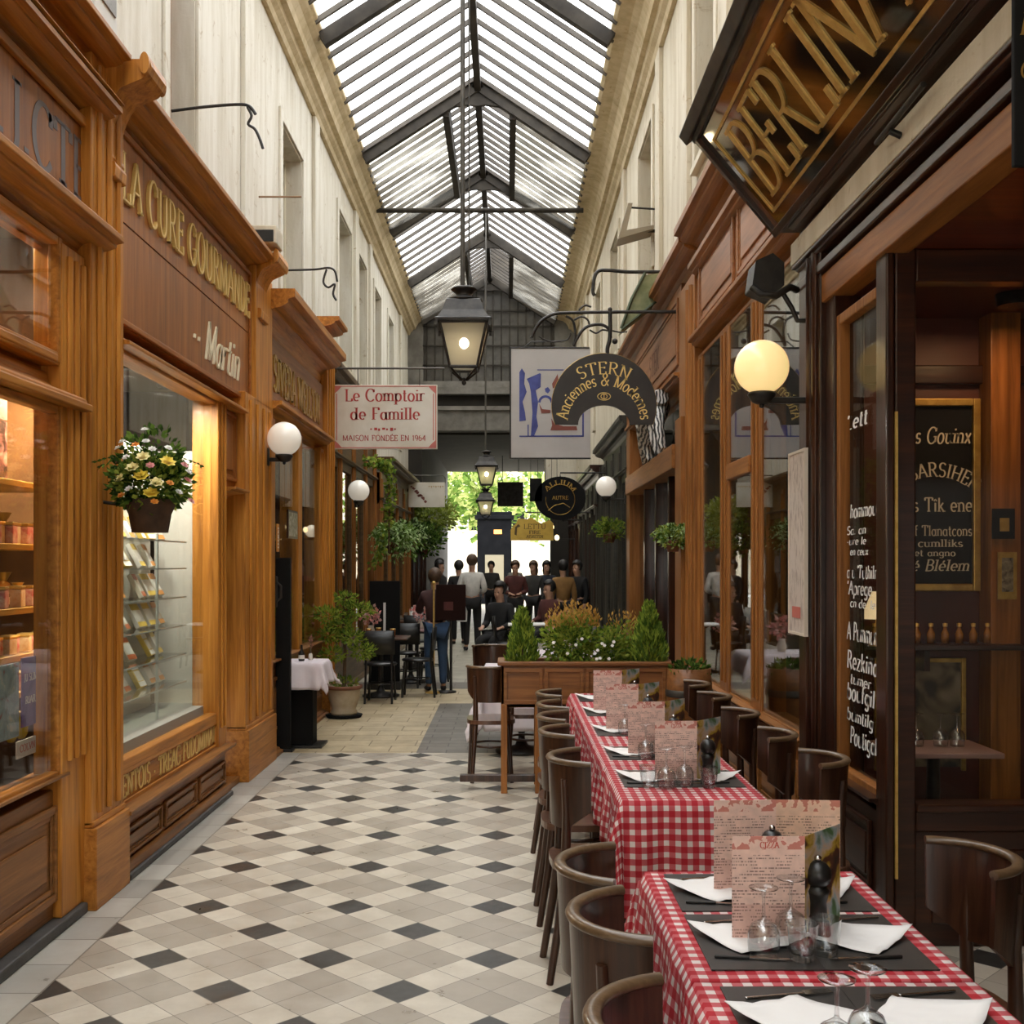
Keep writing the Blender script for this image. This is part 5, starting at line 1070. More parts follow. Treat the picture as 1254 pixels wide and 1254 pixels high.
def menu_mat(name, base, photo=False):
    m, nt, N, L = new_mat(name); b = bsdf(nt, .45); tc = node(nt, 'ShaderNodeTexCoord')
    if photo:
        v = node(nt, 'ShaderNodeTexNoise', Scale=11., Detail=4., Distortion=.6); L.new(tc.outputs['Object'], v.inputs['Vector'])
        r = ramp(nt, [(.30, (.02, .015, .012)), (.42, (.10, .03, .015)), (.48, (.45, .30, .03)), (.54, (.55, .38, .26)), (.60, (.33, .38, .40)), (.68, (.07, .14, .05))]); L.new(v.outputs['Fac'], r.inputs[0]); L.new(r.outputs[0], b.inputs['Base Color']); return m
    sp = node(nt, 'ShaderNodeSeparateXYZ'); L.new(tc.outputs['Object'], sp.inputs[0])
    def mth(op, a, c=None):
        n = nt.nodes.new('ShaderNodeMath'); n.operation = op
        for i, q in enumerate((a, c)):
            if q is None: continue
            if isinstance(q, (int, float)): n.inputs[i].default_value = q
            else: L.new(q, n.inputs[i])
        return n.outputs[0]
    z, x = sp.outputs['Z'], sp.outputs['X']
    row = mth('FLOOR', mth('DIVIDE', z, .0078)); inrow = mth('LESS_THAN', mth('FRACT', mth('DIVIDE', z, .0078)), .42)
    cb = nt.nodes.new('ShaderNodeCombineXYZ'); L.new(mth('MULTIPLY', x, 330), cb.inputs[0]); L.new(mth('MULTIPLY', row, 7.7), cb.inputs[1])
    n = node(nt, 'ShaderNodeTexNoise', Scale=1., Detail=1.); L.new(cb.outputs[0], n.inputs['Vector'])
    cb2 = nt.nodes.new('ShaderNodeCombineXYZ'); L.new(mth('MULTIPLY', x, 26), cb2.inputs[0]); L.new(mth('MULTIPLY', row, .35), cb2.inputs[1])
    n2 = node(nt, 'ShaderNodeTexNoise', Scale=1., Detail=1.); L.new(cb2.outputs[0], n2.inputs['Vector'])
    txt = mth('MULTIPLY', inrow, mth('MULTIPLY', mth('GREATER_THAN', n.outputs['Fac'], .47), mth('GREATER_THAN', n2.outputs['Fac'], .47)))
    txt = mth('MULTIPLY', txt, mth('LESS_THAN', z, .205))
    def mixc(f, a, c):
        q = nt.nodes.new('ShaderNodeMix'); q.data_type = 'RGBA'; L.new(f, q.inputs[0])
        for i, vv in ((6, a), (7, c)):
            if isinstance(vv, tuple): q.inputs[i].default_value = c4(vv)
            else: L.new(vv, q.inputs[i])
        return q.outputs[2]
    nn = node(nt, 'ShaderNodeTexNoise', Scale=34., Detail=4.); L.new(tc.outputs['Object'], nn.inputs['Vector'])
    r = ramp(nt, [(.35, base), (.7, tuple(min(1, c * 1.25) for c in base))]); L.new(nn.outputs['Fac'], r.inputs[0])
    col = mixc(mth('MULTIPLY', mth('LESS_THAN', z, .086), .30), r.outputs[0], (.42, .13, .09))
    col = mixc(mth('COMPARE', z, .086), col, col) if False else col
    band = mth('MULTIPLY', mth('GREATER_THAN', z, .218), mth('GREATER_THAN', nn.outputs['Fac'], .53)); col = mixc(mth('MULTIPLY', band, .75), col, (.50, .09, .06))
    col = mixc(mth('MULTIPLY', txt, .75), col, (.13, .05, .045)); L.new(col, b.inputs['Base Color']); return m
MPINK = menu_mat('pink_menu_print', (.74, .52, .44)); MPINK2 = menu_mat('peach_menu_print', (.76, .52, .38)); MPHOTO = menu_mat('menu_photo_print', None, True)
def menu(label, right, ang):
    t = thing('menu_card', label, 'menu')
    mk('front_page', MB().box(-.175, 0, -.0008, .0008, 0, .25), MPINK, t)
    b = MB().box(0, .175, -.0008, .0008, 0, .25); o = mk('right_page', b, right, t, rot=(0, 0, ang))
    m = MB(); write(m, 'CIZZA', lambda u, v, e: (-.085 + u, -.0012, .222 + v), .014, 0, width=.045, thick=.2, thin=.1); mk('heading', m, plain('menu_heading_red', (.55, .07, .05), .6) if 'menu_heading_red' not in bpy.data.materials else bpy.data.materials['menu_heading_red'], t)
    return t
MN = Pool(menu('', MPHOTO, .8)); MN2 = menu('pink folded menu standing half hidden behind another menu on the two-menu table', MPINK2, -.0)
def mill():
    t = thing('pepper_mill', '', 'pepper mill')
    mk('body', MB().lathe([(.030, 0), (.031, .01), (.029, .03), (.022, .06), (.0205, .085), (.026, .105), (.029, .115), (.022, .122), (.020, .126)], 24), BLACK, t)
    mk('head', MB().lathe([(.020, .126), (.028, .132), (.033, .148), (.031, .165), (.020, .180), (.010, .184)], 24), BLACK, t)
    mk('knob', MB().lathe([(.006, .184), (.009, .188), (.009, .194), (.005, .198), (0, .199)], 14), STEEL, t); return t
PM = Pool(mill())
def wineglass():
    t = thing('wine_glass', '', 'glass')
    mk('bowl', MB().lathe([(.0335, 0), (.0355, .015), (.037, .035), (.0355, .058), (.028, .073), (.014, .082), (.006, .088), (.0045, .092)], 28), TABLEG, t)
    mk('inner_bowl', MB().lathe([(.0325, 0), (.0345, .015), (.036, .035), (.0345, .056), (.027, .070), (.012, .077), (.0, .079)], 28), TABLEG, t)
    mk('stem', MB().lathe([(.0045, .092), (.0036, .11), (.0038, .135), (.006, .148)], 14), TABLEG, t); mk('foot', MB().lathe([(.006, .148), (.02, .153), (.033, .157), (.034, .159), (.02, .160), (0, .160)], 28), TABLEG, t); return t
WG = Pool(wineglass())
def tumbler():
    t = thing('tumbler', '', 'glass'); mk('outer_wall', MB().lathe([(.024, 0), (.028, .004), (.033, .04), (.037, .085)], 12, smooth=False), TABLEG, t)
    mk('inner_wall', MB().lathe([(0, .014), (.025, .016), (.030, .04), (.0355, .085)], 24), TABLEG, t); return t
TG = Pool(tumbler())
SIDE = ('aisle side', 'wall side')
def setting(k, y, rowname, xs=(.575, .845), depth=.344, knives=True):
    for s, x in enumerate(xs):
        w_ = '%s of the %s%s' % (SIDE[s], TS[k], rowname)
        MP.put((x, y, TOP), 0, 'black placemat on the ' + w_, 'black placemats', scale=((xs[1] - xs[0] - .001) / .244, depth / .344, 1))
        sg_ = -1 if s == 0 else 1
        NP.put((x + .0 * sg_, y + .01, TOP + .0028), .25 * sg_ + .1 * math.sin(y * 9), 'white paper napkin on the ' + w_, 'white paper napkins')
        if knives:
            KN.put((x - .05 * sg_ * 0 - .02, y - .115 * depth / .344, TOP + .0028), .12 * sg_ if s == 0 else PI + .1, 'knife with black handle on the ' + w_, 'table knives', scale=.8)
            FK.put((x + .01, y + .125 * depth / .344, TOP + .0028), PI * s + .2, 'steel fork on the ' + w_, 'table forks')
setting('B', 2.635, ', front place', (.582, .838), .385); setting('B', 3.025, ', rear place', (.582, .838), .34)
setting('A', 2.16, ', front place', (.582, .838), .37)
for k, y in (('C', 4.62), ('D', 5.24), ('E', 5.94), ('F', 6.69), ('G', 7.37)): setting(k, y, '', (.597, .845), .36, k in 'CD')
MN.put((.714, 2.632, TOP + .003), 0, 'pink folded menu with a photo page, front one of the two-menu table', 'folded pink menus')
MN2.location = (.745, 3.04, TOP + .003); MN2.rotation_euler = (0, 0, -.06); MN2['group'] = 'folded pink menus'
for ch in list(MN2.children):
    if ch.name.startswith('front_page'): ch.rotation_euler = (0, 0, .12)
for k, (x, y, rz) in {'C': (.788, 4.56, 0), 'D': (.745, 5.2, .05), 'E': (.71, 5.95, -.05), 'F': (.70, 6.72, .0)}.items(): MN.put((x, y, TOP + .003), rz, 'pink folded menu standing on the ' + TS[k], 'folded pink menus')
PM.put((.752, 2.655, TOP + .0028), 0, 'black pepper mill against the photo page on the two-menu table', 'black pepper mills'); PM.put((.715, 2.96, TOP + .0028), 0, 'black pepper mill behind the front menu, only its top showing', 'black pepper mills')
for k, (x, y) in {'C': (.822, 4.50), 'D': (.775, 5.12), 'E': (.755, 5.90), 'F': (.765, 6.6)}.items(): PM.put((x, y, TOP + .0028), 0, 'black pepper mill on the ' + TS[k], 'black pepper mills')
for x, y, d in ((.590, 2.525, 'upturned wine glass on the aisle side in front of the pink menu'), (.672, 2.60, 'upturned wine glass behind the tumblers on the two-menu table'), (.592, 1.97, 'upturned wine glass at the bottom edge, closer to the aisle'), (.664, 2.02, 'upturned wine glass at the bottom edge, closer to the wall'),
                (.640, 4.42, 'upturned wine glass on the hanging-front table, closer to the aisle'), (.722, 4.47, 'upturned wine glass on the hanging-front table, closer to the wall'), (.64, 5.08, 'upturned wine glass on the second joined table, closer to the aisle'), (.70, 5.12, 'upturned wine glass on the second joined table, closer to the wall'), (.62, 5.80, 'upturned wine glass on the third joined table'), (.63, 6.58, 'upturned wine glass on the fourth joined table')):
    WG.put((x, y, TOP + .003), 0, d, 'upturned wine glasses')
for x, y, d in ((.672, 2.50, 'cut glass tumbler beside the upturned wine glasses on the two-menu table'), (.735, 2.535, 'cut glass tumbler in front of the pepper mill on the two-menu table'), (.812, 4.42, 'cut glass tumbler in front of the mill on the hanging-front table'), (.57, 4.45, 'cut glass tumbler at the aisle edge of the hanging-front table'), (.74, 5.04, 'cut glass tumbler on the second joined table'), (.69, 5.78, 'cut glass tumbler on the third joined table')):
    TG.put((x, y, TOP + .003), .2, d, 'cut glass tumblers')
# ------------------------------------------------------------------ planters, baskets and trees
LG1 = leafy('leaf_green', (.06, .12, .02), (.17, .27, .05)); LG2 = leafy('leaf_yellow_green', (.18, .24, .03), (.36, .42, .08)); LG3 = leafy('leaf_dark', (.02, .045, .01), (.07, .12, .03))
LG4 = leafy('conifer_green', (.17, .26, .03), (.42, .52, .08), 14); LG5 = leafy('fern_green', (.28, .42, .16), (.56, .68, .36)); LGO = leafy('bronze_leaf', (.40, .22, .05), (.58, .36, .10)); TREE1 = leafy('tree_leaf', (.22, .30, .07), (.50, .54, .20), 2.); TREE2 = leafy('tree_leaf_dark', (.05, .11, .02), (.16, .25, .05), 2.)
BARK = plain('bark', (.13, .075, .035), .8, c2=(.06, .035, .018), scale=14); SOIL = plain('soil', (.03, .02, .013), .9); TERRA = plain('terracotta', (.22, .085, .04), .7, c2=(.14, .05, .025), scale=8); STONEPOT = plain('stone_pot', (.50, .42, .30), .7, c2=(.38, .30, .19), scale=6)
def leaf(mb, p, d, l, w, rg, mi=0):
    d = Vector(d).normalized(); s = d.cross(Vector((rg.uniform(-1, 1), rg.uniform(-1, 1), rg.uniform(-.2, 1)))); s = s.normalized() if s.length > 1e-3 else Vector((1, 0, 0))
    p = Vector(p); q = p + d * l * .5; n = d.cross(s) * l * .08
    mb.add([p, q + s * w + n, p + d * l, q - s * w + n], [(0, 1, 2), (0, 2, 3)], mi)
def leafball(mb, n, c, r, l, rg, nm=1, shell=.55, up=.2, w=.32):
    for _ in range(n):
        v = Vector((rg.gauss(0, 1), rg.gauss(0, 1), rg.gauss(0, 1))).normalized(); k = shell + (1 - shell) * rg.random()
        p = (c[0] + v.x * r[0] * k, c[1] + v.y * r[1] * k, c[2] + v.z * r[2] * k)
        d = v + Vector((rg.uniform(-.7, .7), rg.uniform(-.7, .7), rg.uniform(-.5, .7) + up)); leaf(mb, p, d, l * rg.uniform(.6, 1.2), l * w * rg.uniform(.6, 1.1), rg, rg.randrange(nm))
    return mb
def strands(mb, n, c, R, drop, l, rg, nm=1, rise=.1, step=9):
    for _ in range(n):
        a = rg.uniform(0, 2 * PI); k = rg.uniform(.25, 1.); dd = rg.uniform(.2, 1.) * drop; prev = None
        for i in range(step + 1):
            t = i / step; p = Vector((c[0] + math.cos(a) * R * k * t ** .7, c[1] + math.sin(a) * R * k * t ** .7, c[2] + rise * math.sin(min(t * 2, 1) * PI / 2) * k - dd * max(0, t - .25) ** 1.5))
            if prev is not None:
                d = p - prev
                for s in (-1, 1): leaf(mb, p, d + Vector((rg.uniform(-1, 1), rg.uniform(-1, 1), rg.uniform(-.6, .3))) * d.length * 1.2, l * rg.uniform(.7, 1.2), l * .2, rg, rg.randrange(nm))
            prev = p
    return mb
def conifer(mb, h, r, n, rg, nm=1, l=.05):
    for _ in range(n):
        t = rg.random() ** .8; a = rg.uniform(0, 2 * PI); k = rg.uniform(.5, 1.) * r * (1 - t) ** .75 * (1 if t > .12 else .75 + t * 2); p = (math.cos(a) * k, math.sin(a) * k, t * h)
        leaf(mb, p, (math.cos(a) * .5 + rg.uniform(-.3, .3), math.sin(a) * .5 + rg.uniform(-.3, .3), 1.), l * rg.uniform(.6, 1.2), l * .16, rg, rg.randrange(nm))
    return mb
rg = random.Random(21)
FLOW = {k: plain(k + '_petal', c, .6) for k, c in {'yellow': (.80, .60, .06), 'pale_yellow': (.82, .72, .32), 'white': (.82, .80, .74), 'pink': (.70, .28, .26), 'orange': (.75, .30, .04)}.items()}
def flower_mesh(r, n=7):
    m = MB()
    for ring, (k, up, rr) in enumerate(((n, .15, 1.), (n - 2, .55, .75), (3, 1.1, .45))):
        for i in range(k):
            a = 2 * PI * i / k + ring * .5; c, s = math.cos(a), math.sin(a); d = Vector((c, s, up)).normalized() * r * rr; w = Vector((-s, c, 0)) * r * rr * .42; z = Vector((0, 0, ring * r * .12))
            m.add([z, z + d * .55 + w, z + d, z + d * .55 - w], [(0, 1, 2, 3)])
    return m
# flower basket on the first pilaster
t = thing('flower_basket', 'wall basket of yellow and white flowers on the pilaster before the sweet boxes', 'flower basket', (-1.74, 5.32, 1.93))
mk('pot', MB().lathe([(.0, -.13), (.085, -.13), (.10, -.04), (.118, .0), (.125, .03), (.11, .03)], 22), plain('brown_basket_pot', (.05, .024, .012), .7, c2=(.10, .05, .025), scale=12), t)
m = leafball(MB(), 1500, (0, 0, .12), (.19, .19, .15), .045, rg, 3, .45); leafball(m, 260, (.02, 0, .25), (.14, .14, .13), .04, rg, 2, .7); strands(m, 16, (0, 0, .15), .25, .12, .03, rg, 2)
mk('foliage', m, [LG1, LG3, LG2], t)
fms = {k: flower_mesh(r) for k, r in (('yellow', .042), ('pale_yellow', .036), ('white', .022), ('pink', .024), ('orange', .022))}
for k, pos in {'yellow': [(.02, -.19, .13), (.13, -.14, .20), (.06, -.17, .05)], 'pale_yellow': [(-.02, -.19, .17), (.09, -.18, .10), (.03, -.19, .22), (-.09, -.15, .12)], 'white': [(-.1, -.1, .30), (-.12, -.1, .27), (.0, -.08, .36), (-.06, -.16, .22), (.12, -.1, .27), (.17, -.1, .06), (.02, -.12, .30), (-.04, -.18, .07), (.2, -.05, .16), (.06, -.15, .26)], 'pink': [(.20, -.06, .12), (.19, -.08, .19), (.21, -.04, .02), (.06, -.18, .18), (-.13, -.08, .2)], 'orange': [(.08, -.18, .01), (-.08, -.17, .04), (.14, -.14, .1), (-.02, -.15, .28)]}.items():
    for p in pos:
        v = Vector(p); o = mk('flower', fms[k], FLOW[k], t, 0, p); o.rotation_euler = Vector((v.x, v.y * 1.2, .25)).to_track_quat('Z', 'Y').to_euler()
mk('wall_hook', MB().tube([(-.24, .02, .02), (-.1, .02, .0)], .01, 6), IRON, t)
# hanging greenery, left side
def basket(name, label, loc, r, n, mats, l=.06, hang=None, pot=.09, strand=0, drop=.35):
    t = thing(name, label, 'hanging plant', loc); mk('pot', MB().lathe([(.0, -pot * 1.2), (pot * .7, -pot * 1.2), (pot, -.01), (pot * 1.05, .02), (pot * .9, .02)], 18), TERRA, t)
    m = leafball(MB(), n, (0, 0, r * .35), (r, r, r * .75), l, rg, len(mats), .35)
    if strand: strands(m, strand, (0, 0, r * .5), r * 1.5, drop, l * .8, rg, len(mats), r * .5)
    mk('foliage', m, mats, t); return t
basket('hanging_fern', 'big light green fern hanging before the olive cafe front', (-1.72, 16.6, 1.95), .30, 500, [LG5, LG1], .09, strand=110, drop=.75, pot=.13)
basket('hanging_fern', 'second fern hanging just behind the big light green one', (-1.75, 19.6, 2.1), .30, 400, [LG5, LG3], .09, strand=60, drop=.7, pot=.13)
t = thing('climbing_vine', 'green vine trailing over the cornice of the olive cafe front', 'vine'); m = MB()
for k in range(420):
    u_ = rg.random(); p = (-1.93 + .30 * math.sin(u_ * 3.0) + rg.uniform(-.06, .06), 14.9 + u_ * .5 + rg.uniform(-.15, .15), (3.05 - .1 * u_ if u_ < .4 else 3.05 - (u_ - .4) * 2.4) + rg.uniform(-.07, .07)); leaf(m, p, (rg.uniform(-1, 1), rg.uniform(-1, 1), rg.uniform(-1.2, .2)), .075, .026, rg, rg.randrange(2))
mk('leaves', m, [LG2, LG1], t); mk('stem', MB().tube([(-1.93, 14.9, 3.05), (-1.72, 15.05, 3.02), (-1.64, 15.2, 2.7), (-1.68, 15.4, 1.8)], .012, 6), BARK, t)
basket('ball_plant', 'dense round green plant hanging beside the bright way out', (-1.75, 25.2, 2.55), .58, 1700, [TREE1, LG2], .11, pot=.12)
basket('ball_plant', 'dark trailing plant under the round green one at the far end', (-1.85, 24.0, 2.0), .50, 900, [LG3, LG1], .11, pot=.12)
basket('hanging_basket', 'small hanging basket with pale buds on the orange pilaster right of the conifers', (1.50, 9.95, 1.84), .155, 420, [LG1, LG2, LG5], .05, strand=26, drop=.18, pot=.07)
basket('hanging_basket', 'bushy hanging basket on the blackened green front near the white globe', (1.42, 15.3, 2.05), .21, 420, [LG1, LG2], .06, strand=20, drop=.3, pot=.09)
# potted tree beside the third shop
t = thing('potted_tree', 'slim feathery potted tree in a pale stone pot beside the honey wood end pilaster', 'potted tree', (-1.76, 11.75, 0))
mk('pot', MB().lathe([(.0, .03), (.135, .03), (.145, .06), (.125, .09), (.145, .14), (.168, .22), (.172, .29), (.185, .31), (.19, .335), (.17, .335), (.155, .30), (.0, .30)], 28), STONEPOT, t)
mk('saucer', MB().lathe([(.0, .0), (.18, .0), (.2, .03), (.0, .03)], 24), BLACKM, t); mk('rim', MB().lathe([(.186, .305), (.20, .32), (.197, .345), (.18, .345), (.17, .31)], 28), TERRA, t)
mk('soil', MB().lathe([(.0, .305), (.165, .30)], 20), SOIL, t)
mk('trunk', MB().tube([(0, 0, .3), (.012, 0, .7), (-.008, 0, 1.0), (.0, 0, 1.32)], [.02, .017, .014, .008], 8), BARK, t)
m = MB()
for (x, z, r, k) in ((-.15, 1.10, .17, 320), (.13, 1.14, .18, 340), (-.02, .98, .14, 260), (.10, .86, .14, 260), (-.18, .88, .15, 240), (.18, .70, .15, 240), (-.12, .68, .14, 200), (.02, 1.28, .12, 160)): leafball(m, k, (x, rg.uniform(-.08, .08), z), (r, r, r * .55), .06, rg, 3, .3, .1, .2)
mk('foliage', m, [LG1, LG2, LG4], t); m = leafball(MB(), 160, (.0, 0, .36), (.15, .15, .07), .05, rg, 2, .4); mk('ground_cover', m, [LG2, LG1], t)
# long raised wooden planter across the end of the table row
PLW = wood('planter_wood', (.13, .05, .016), (.24, .095, .028), (.32, .14, .045), 'x')
t = thing('raised_planter', 'long raised wooden planter box on legs at the end of the checked table row', 'planter', (0, 0, 0)); YP0, YP1 = 7.86, 8.20
mk('box', MB().box(-.05, 1.17, YP0, YP0 + .025, .615, .925).box(-.05, 1.17, YP1 - .025, YP1, .615, .925).box(-.05, -.025, YP0, YP1, .615, .925).box(1.145, 1.17, YP0, YP1, .615, .925).box(-.05, 1.17, YP0, YP1, .615, .64), PLW, t, .004)
mk('rim', MB().box(-.075, 1.195, YP0 - .025, YP0 + .03, .915, .945).box(-.075, 1.195, YP1 - .03, YP1 + .025, .915, .945).box(-.075, -.02, YP0, YP1, .915, .945).box(1.14, 1.195, YP0, YP1, .915, .945), PLW, t, .008)
for k in range(4): m = MB(); a = -.03 + k * .295; m.box(a, a + .28, YP0 - .012, YP0, .64, .67).box(a, a + .28, YP0 - .012, YP0, .87, .90).box(a, a + .025, YP0 - .012, YP0, .67, .87).box(a + .255, a + .28, YP0 - .012, YP0, .67, .87); mk('panel_frame', m, PLW, t, .003)
for a in (-.03, .215, 1.13):
    mk('leg', MB().box(a - .02, a + .025, YP0 - .02, YP0 + .03, 0, .64), W_ORANGE, t, .004); mk('leg', MB().box(a - .02, a + .025, YP1 - .03, YP1 + .02, 0, .64), W_ORANGE, t, .004)
mk('foot_rail', MB().box(-.35, .6, YP0 + .1, YP0 + .16, .06, .11), W_CHAIR, t, .004)
mk('soil', MB().box(-.02, 1.14, YP0 + .03, YP1 - .03, .86, .90), SOIL, t)
def con(label, x, y, z, h, r, n): t = thing('dwarf_conifer', label, 'conifer', (x, y, z)); mk('foliage', conifer(MB(), h, r, n, rg, 2, .055), [LG4, LG1], t); mk('stem', MB().tube([(0, 0, -.03), (0, 0, h * .7)], .008, 6), BARK, t); return t
con('clipped cone-shaped conifer at the aisle end of the raised planter', .105, 8.02, .90, .39, .13, 2300); con('loose feathery conifer near the wall end of the raised planter', 1.03, 8.0, .90, .44, .155, 2300)
t = thing('bronze_shrub', 'broad shrub with orange-tipped shoots and small white flowers in the raised planter', 'shrub', (.47, 8.03, .90))
m = leafball(MB(), 1700, (0, 0, .17), (.23, .13, .22), .045, rg, 3, .3); mk('foliage', m, [LG4, LG2, LG1], t)
m = MB()
for k in range(80):
    a = rg.uniform(-.19, .19); p0 = Vector((a, rg.uniform(-.09, .09), .28)); hh = rg.uniform(.06, .22) * (1 - abs(a) * 1.6)
    for j in range(7): leaf(m, p0 + Vector((rg.uniform(-.02, .02), 0, hh * j / 7)), (rg.uniform(-.8, .8), rg.uniform(-.8, .8), .8), .04, .008, rg, 0)
mk('bronze_shoots', m, [LGO], t)
wf = flower_mesh(.014, 6)
for k in range(7): mk('flower', wf, FLOW['white'], t, 0, (rg.uniform(-.2, .2), -.14, rg.uniform(.05, .22)), (1.2, 0, 0))
t = thing('flowering_plant', 'low white-flowered plant between the bronze shrub and the feathery conifer', 'plant', (.76, 8.0, .90)); mk('foliage', leafball(MB(), 700, (0, 0, .12), (.12, .11, .17), .045, rg, 2, .3), [LG2, LG1], t)
for k in range(6): mk('flower', wf, FLOW['white'], t, 0, (rg.uniform(-.1, .1), -.12, rg.uniform(.02, .22)), (1.2, 0, 0))
t = thing('spiky_plant', 'tall orange-tipped spiky plant behind the white-flowered one', 'plant', (.86, 8.12, .90)); m = MB()
for k in range(46):
    a, b = rg.uniform(-.10, .10), rg.uniform(-.05, .05); hh = rg.uniform(.2, .42)
    for j in range(12): leaf(m, (a * (.4 + j / 12), b, hh * j / 12), (rg.uniform(-.9, .9), rg.uniform(-.9, .9), .9), .04, .008, rg, 1 if j > 9 else 0)
mk('foliage', m, [LG2, LGO], t)
t = thing('wooden_tub', 'round stained wooden tub on the wall side behind the checked tables', 'planter', (1.30, 7.85, 0))
mk('staves', MB().lathe([(.13, .0), (.155, .3), (.165, .75), (.155, .9), (.14, .9), (.14, .86), (.0, .86)], 22), PLW, t); mk('hoop', MB().lathe([(.163, .3), (.166, .31), (.166, .34), (.163, .35)], 22).lathe([(.168, .70), (.172, .71), (.172, .74), (.168, .75)], 22), IRON2, t)
mk('foliage', leafball(MB(), 240, (0, 0, .89), (.14, .14, .06), .05, rg, 2, .3), [LG1, LG3], t)
# ------------------------------------------------------------------ outside, beyond the covered way
def tree(label, x, y, h, r, n, l, mats):
    t = thing('street_tree', label, 'tree', (x, y, 0), group='trees beyond the covered way'); mk('trunk', MB().tube([(0, 0, 0), (.1, 0, h * .35), (-.1, .1, h * .6)], [.22, .17, .09], 10), BARK, t)
    m = MB()
    for k in range(9):
        a = rg.uniform(0, 2 * PI); c = (math.cos(a) * r * .55 * rg.random(), math.sin(a) * r * .55 * rg.random(), h * .62 + rg.uniform(-.35, .4) * r)
        leafball(m, n // 9, c, (r * .62, r * .62, r * .5), l, rg, len(mats), .3)
    mk('crown', m, mats, t); return t
tree('light green tree filling the middle of the bright opening', -1.2, 52, 7.0, 2.9, 1300, .42, [TREE1, TREE2]); tree('light green tree at the right of the bright opening behind the round sign', 2.6, 60, 8.4, 3.4, 1300, .45, [TREE1, TREE2]); tree('darker green tree at the left of the bright opening', -4.0, 47, 6.6, 2.3, 1800, .36, [TREE2, TREE1])
t = thing('kiosk', 'dark grey kiosk column standing in the bright street beyond the passage', 'kiosk', (-.55, 45, 0)); KG = plain('dark_grey_metal', (.007, .0075, .009), .8, c2=(.012, .0125, .0145), scale=2, spec=.05)
mk('body', MB().box(-.70, .70, -.5, .5, 0, 3.45), KG, t, .02); mk('cornice', MB().box(-.8, .8, -.6, .6, 3.45, 3.62).box(-.72, .72, -.5, .5, 3.62, 3.75), KG, t, .02); mk('notice_panel', MB().box(-.38, .38, -.53, -.5, .5, 2.0), plain('buff_panel', (.35, .31, .22), .6), t)
mk('lit_strip', MB().box(-.02, .30, -.53, -.5, 2.85, 3.02), plain('orange_light', (1, .45, .12), .4, emit=1.6, ecol=(1, .42, .1)), t)
t = thing('street_building', 'pale building across the street beyond the trees', 'building', (0, 84, 0)); mk('wall', MB().box(-26, 26, 0, 8, 0, 15), CREAM, t); wi = MB()
for i in range(9): mk('window', MB().box(-12 + i * 3, -10.7 + i * 3, -.05, .02, 4.2, 6.6), KG, t)
mk('ground_floor_band', MB().box(-26, 26, -.1, .02, 0, 3.3), CREAM2, t)
# ------------------------------------------------------------------ sweet boxes on the lit shelf wall
t = thing('display_shelves', 'pale shelf unit with thin glass shelves in the gold-lettered shop window', 'shelf unit')
PALEB = plain('pale_display_panel', (.60, .58, .50), .6); GLS = plain('glass_shelf_edge', (.55, .60, .56), .15, c2=(.62, .66, .62), scale=3)
mk('back_panel', MB().box(-2.52, -2.49, 5.7, 7.62, .58, 2.45), PALEB, t); mk('side_panel', MB().box(-2.52, -2.20, 7.80, 7.83, .58, 2.45), PALEB, t); mk('base_board', MB().box(-2.50, -2.12, 5.7, 7.8, .57, .66), plain('grey_display_floor', (.42, .40, .35), .6), t)
SHZ = [.845, 1.035, 1.23, 1.425, 1.62, 1.80]
for z in SHZ: o = mk('shelf', MB().box(-2.49, -2.225, 5.75, 7.56, z - .006, z - .001), SHOPG, t); mk('shelf_edge', MB().box(-2.225, -2.22, 5.75, 7.56, z - .009, z), GLS, o)
for yy in (6.95,): mk('upright', MB().box(-2.235, -2.222, yy - .008, yy + .008, .66, 1.84), GLS, t)
BXM = [plain('cream_carton', (.74, .68, .54), .5), plain('white_label', (.82, .79, .72), .5), plain('orange_label', (.62, .27, .06), .5), plain('yellow_label', (.70, .50, .10), .5), plain('rust_label', (.45, .12, .04), .5)]
def sweetbox(kind):
    t = thing('sweet_box', '', 'box'); cs = {0: (1, 3), 1: (1, 2), 2: (0, 4), 3: (3, 1)}[kind]
    mk('carton', MB().box(-.012, .012, -.046, .046, 0, .135), BXM[cs[0]], t, .003); mk('label_band', MB().box(.0122, .0132, -.044, .044, .098, .132), BXM[cs[1]], t); mk('foot_band', MB().box(.0122, .0132, -.044, .044, .004, .03), BXM[cs[1]], t)
    mk('window_label', MB().box(.0122, .0132, -.034, .034, .035, .09), BXM[1], t); return t
pools = [Pool(sweetbox(k)) for k in range(4)]
SN = ['lowest', 'second', 'third', 'fourth', 'fifth', 'topmost']; rb = random.Random(5)
for i, z in enumerate(SHZ):
    ys = [6.32, 6.50, 6.68, 6.86, 7.08, 7.25, 7.42] if i % 2 else [6.36, 6.56, 6.78, 7.06, 7.27, 7.45]
    for j, y in enumerate(ys):
        if rb.random() < .08: continue
        pools[(i * 2 + j + rb.randrange(2)) % 4].put((-2.36, y, z + .004), 0, 'small sweet box leaning on the %s glass shelf, %s from the flower basket end' % (SN[i], ORD[j]), 'sweet boxes on the glass shelves', rot=(0, -.5, rb.uniform(-.15, .15)), scale=1.25)
def lamp(name, loc, e, c, size=.15, typ='AREA', rot=(0, 0, 0)):
    l = bpy.data.lights.new(name, typ); l.energy = e; l.color = c
    if typ == 'AREA': l.size = size
    else: l.shadow_soft_size = size
    o = bpy.data.objects.new(name, l); COL.objects.link(o); o.location = loc; o.rotation_euler = rot; return o
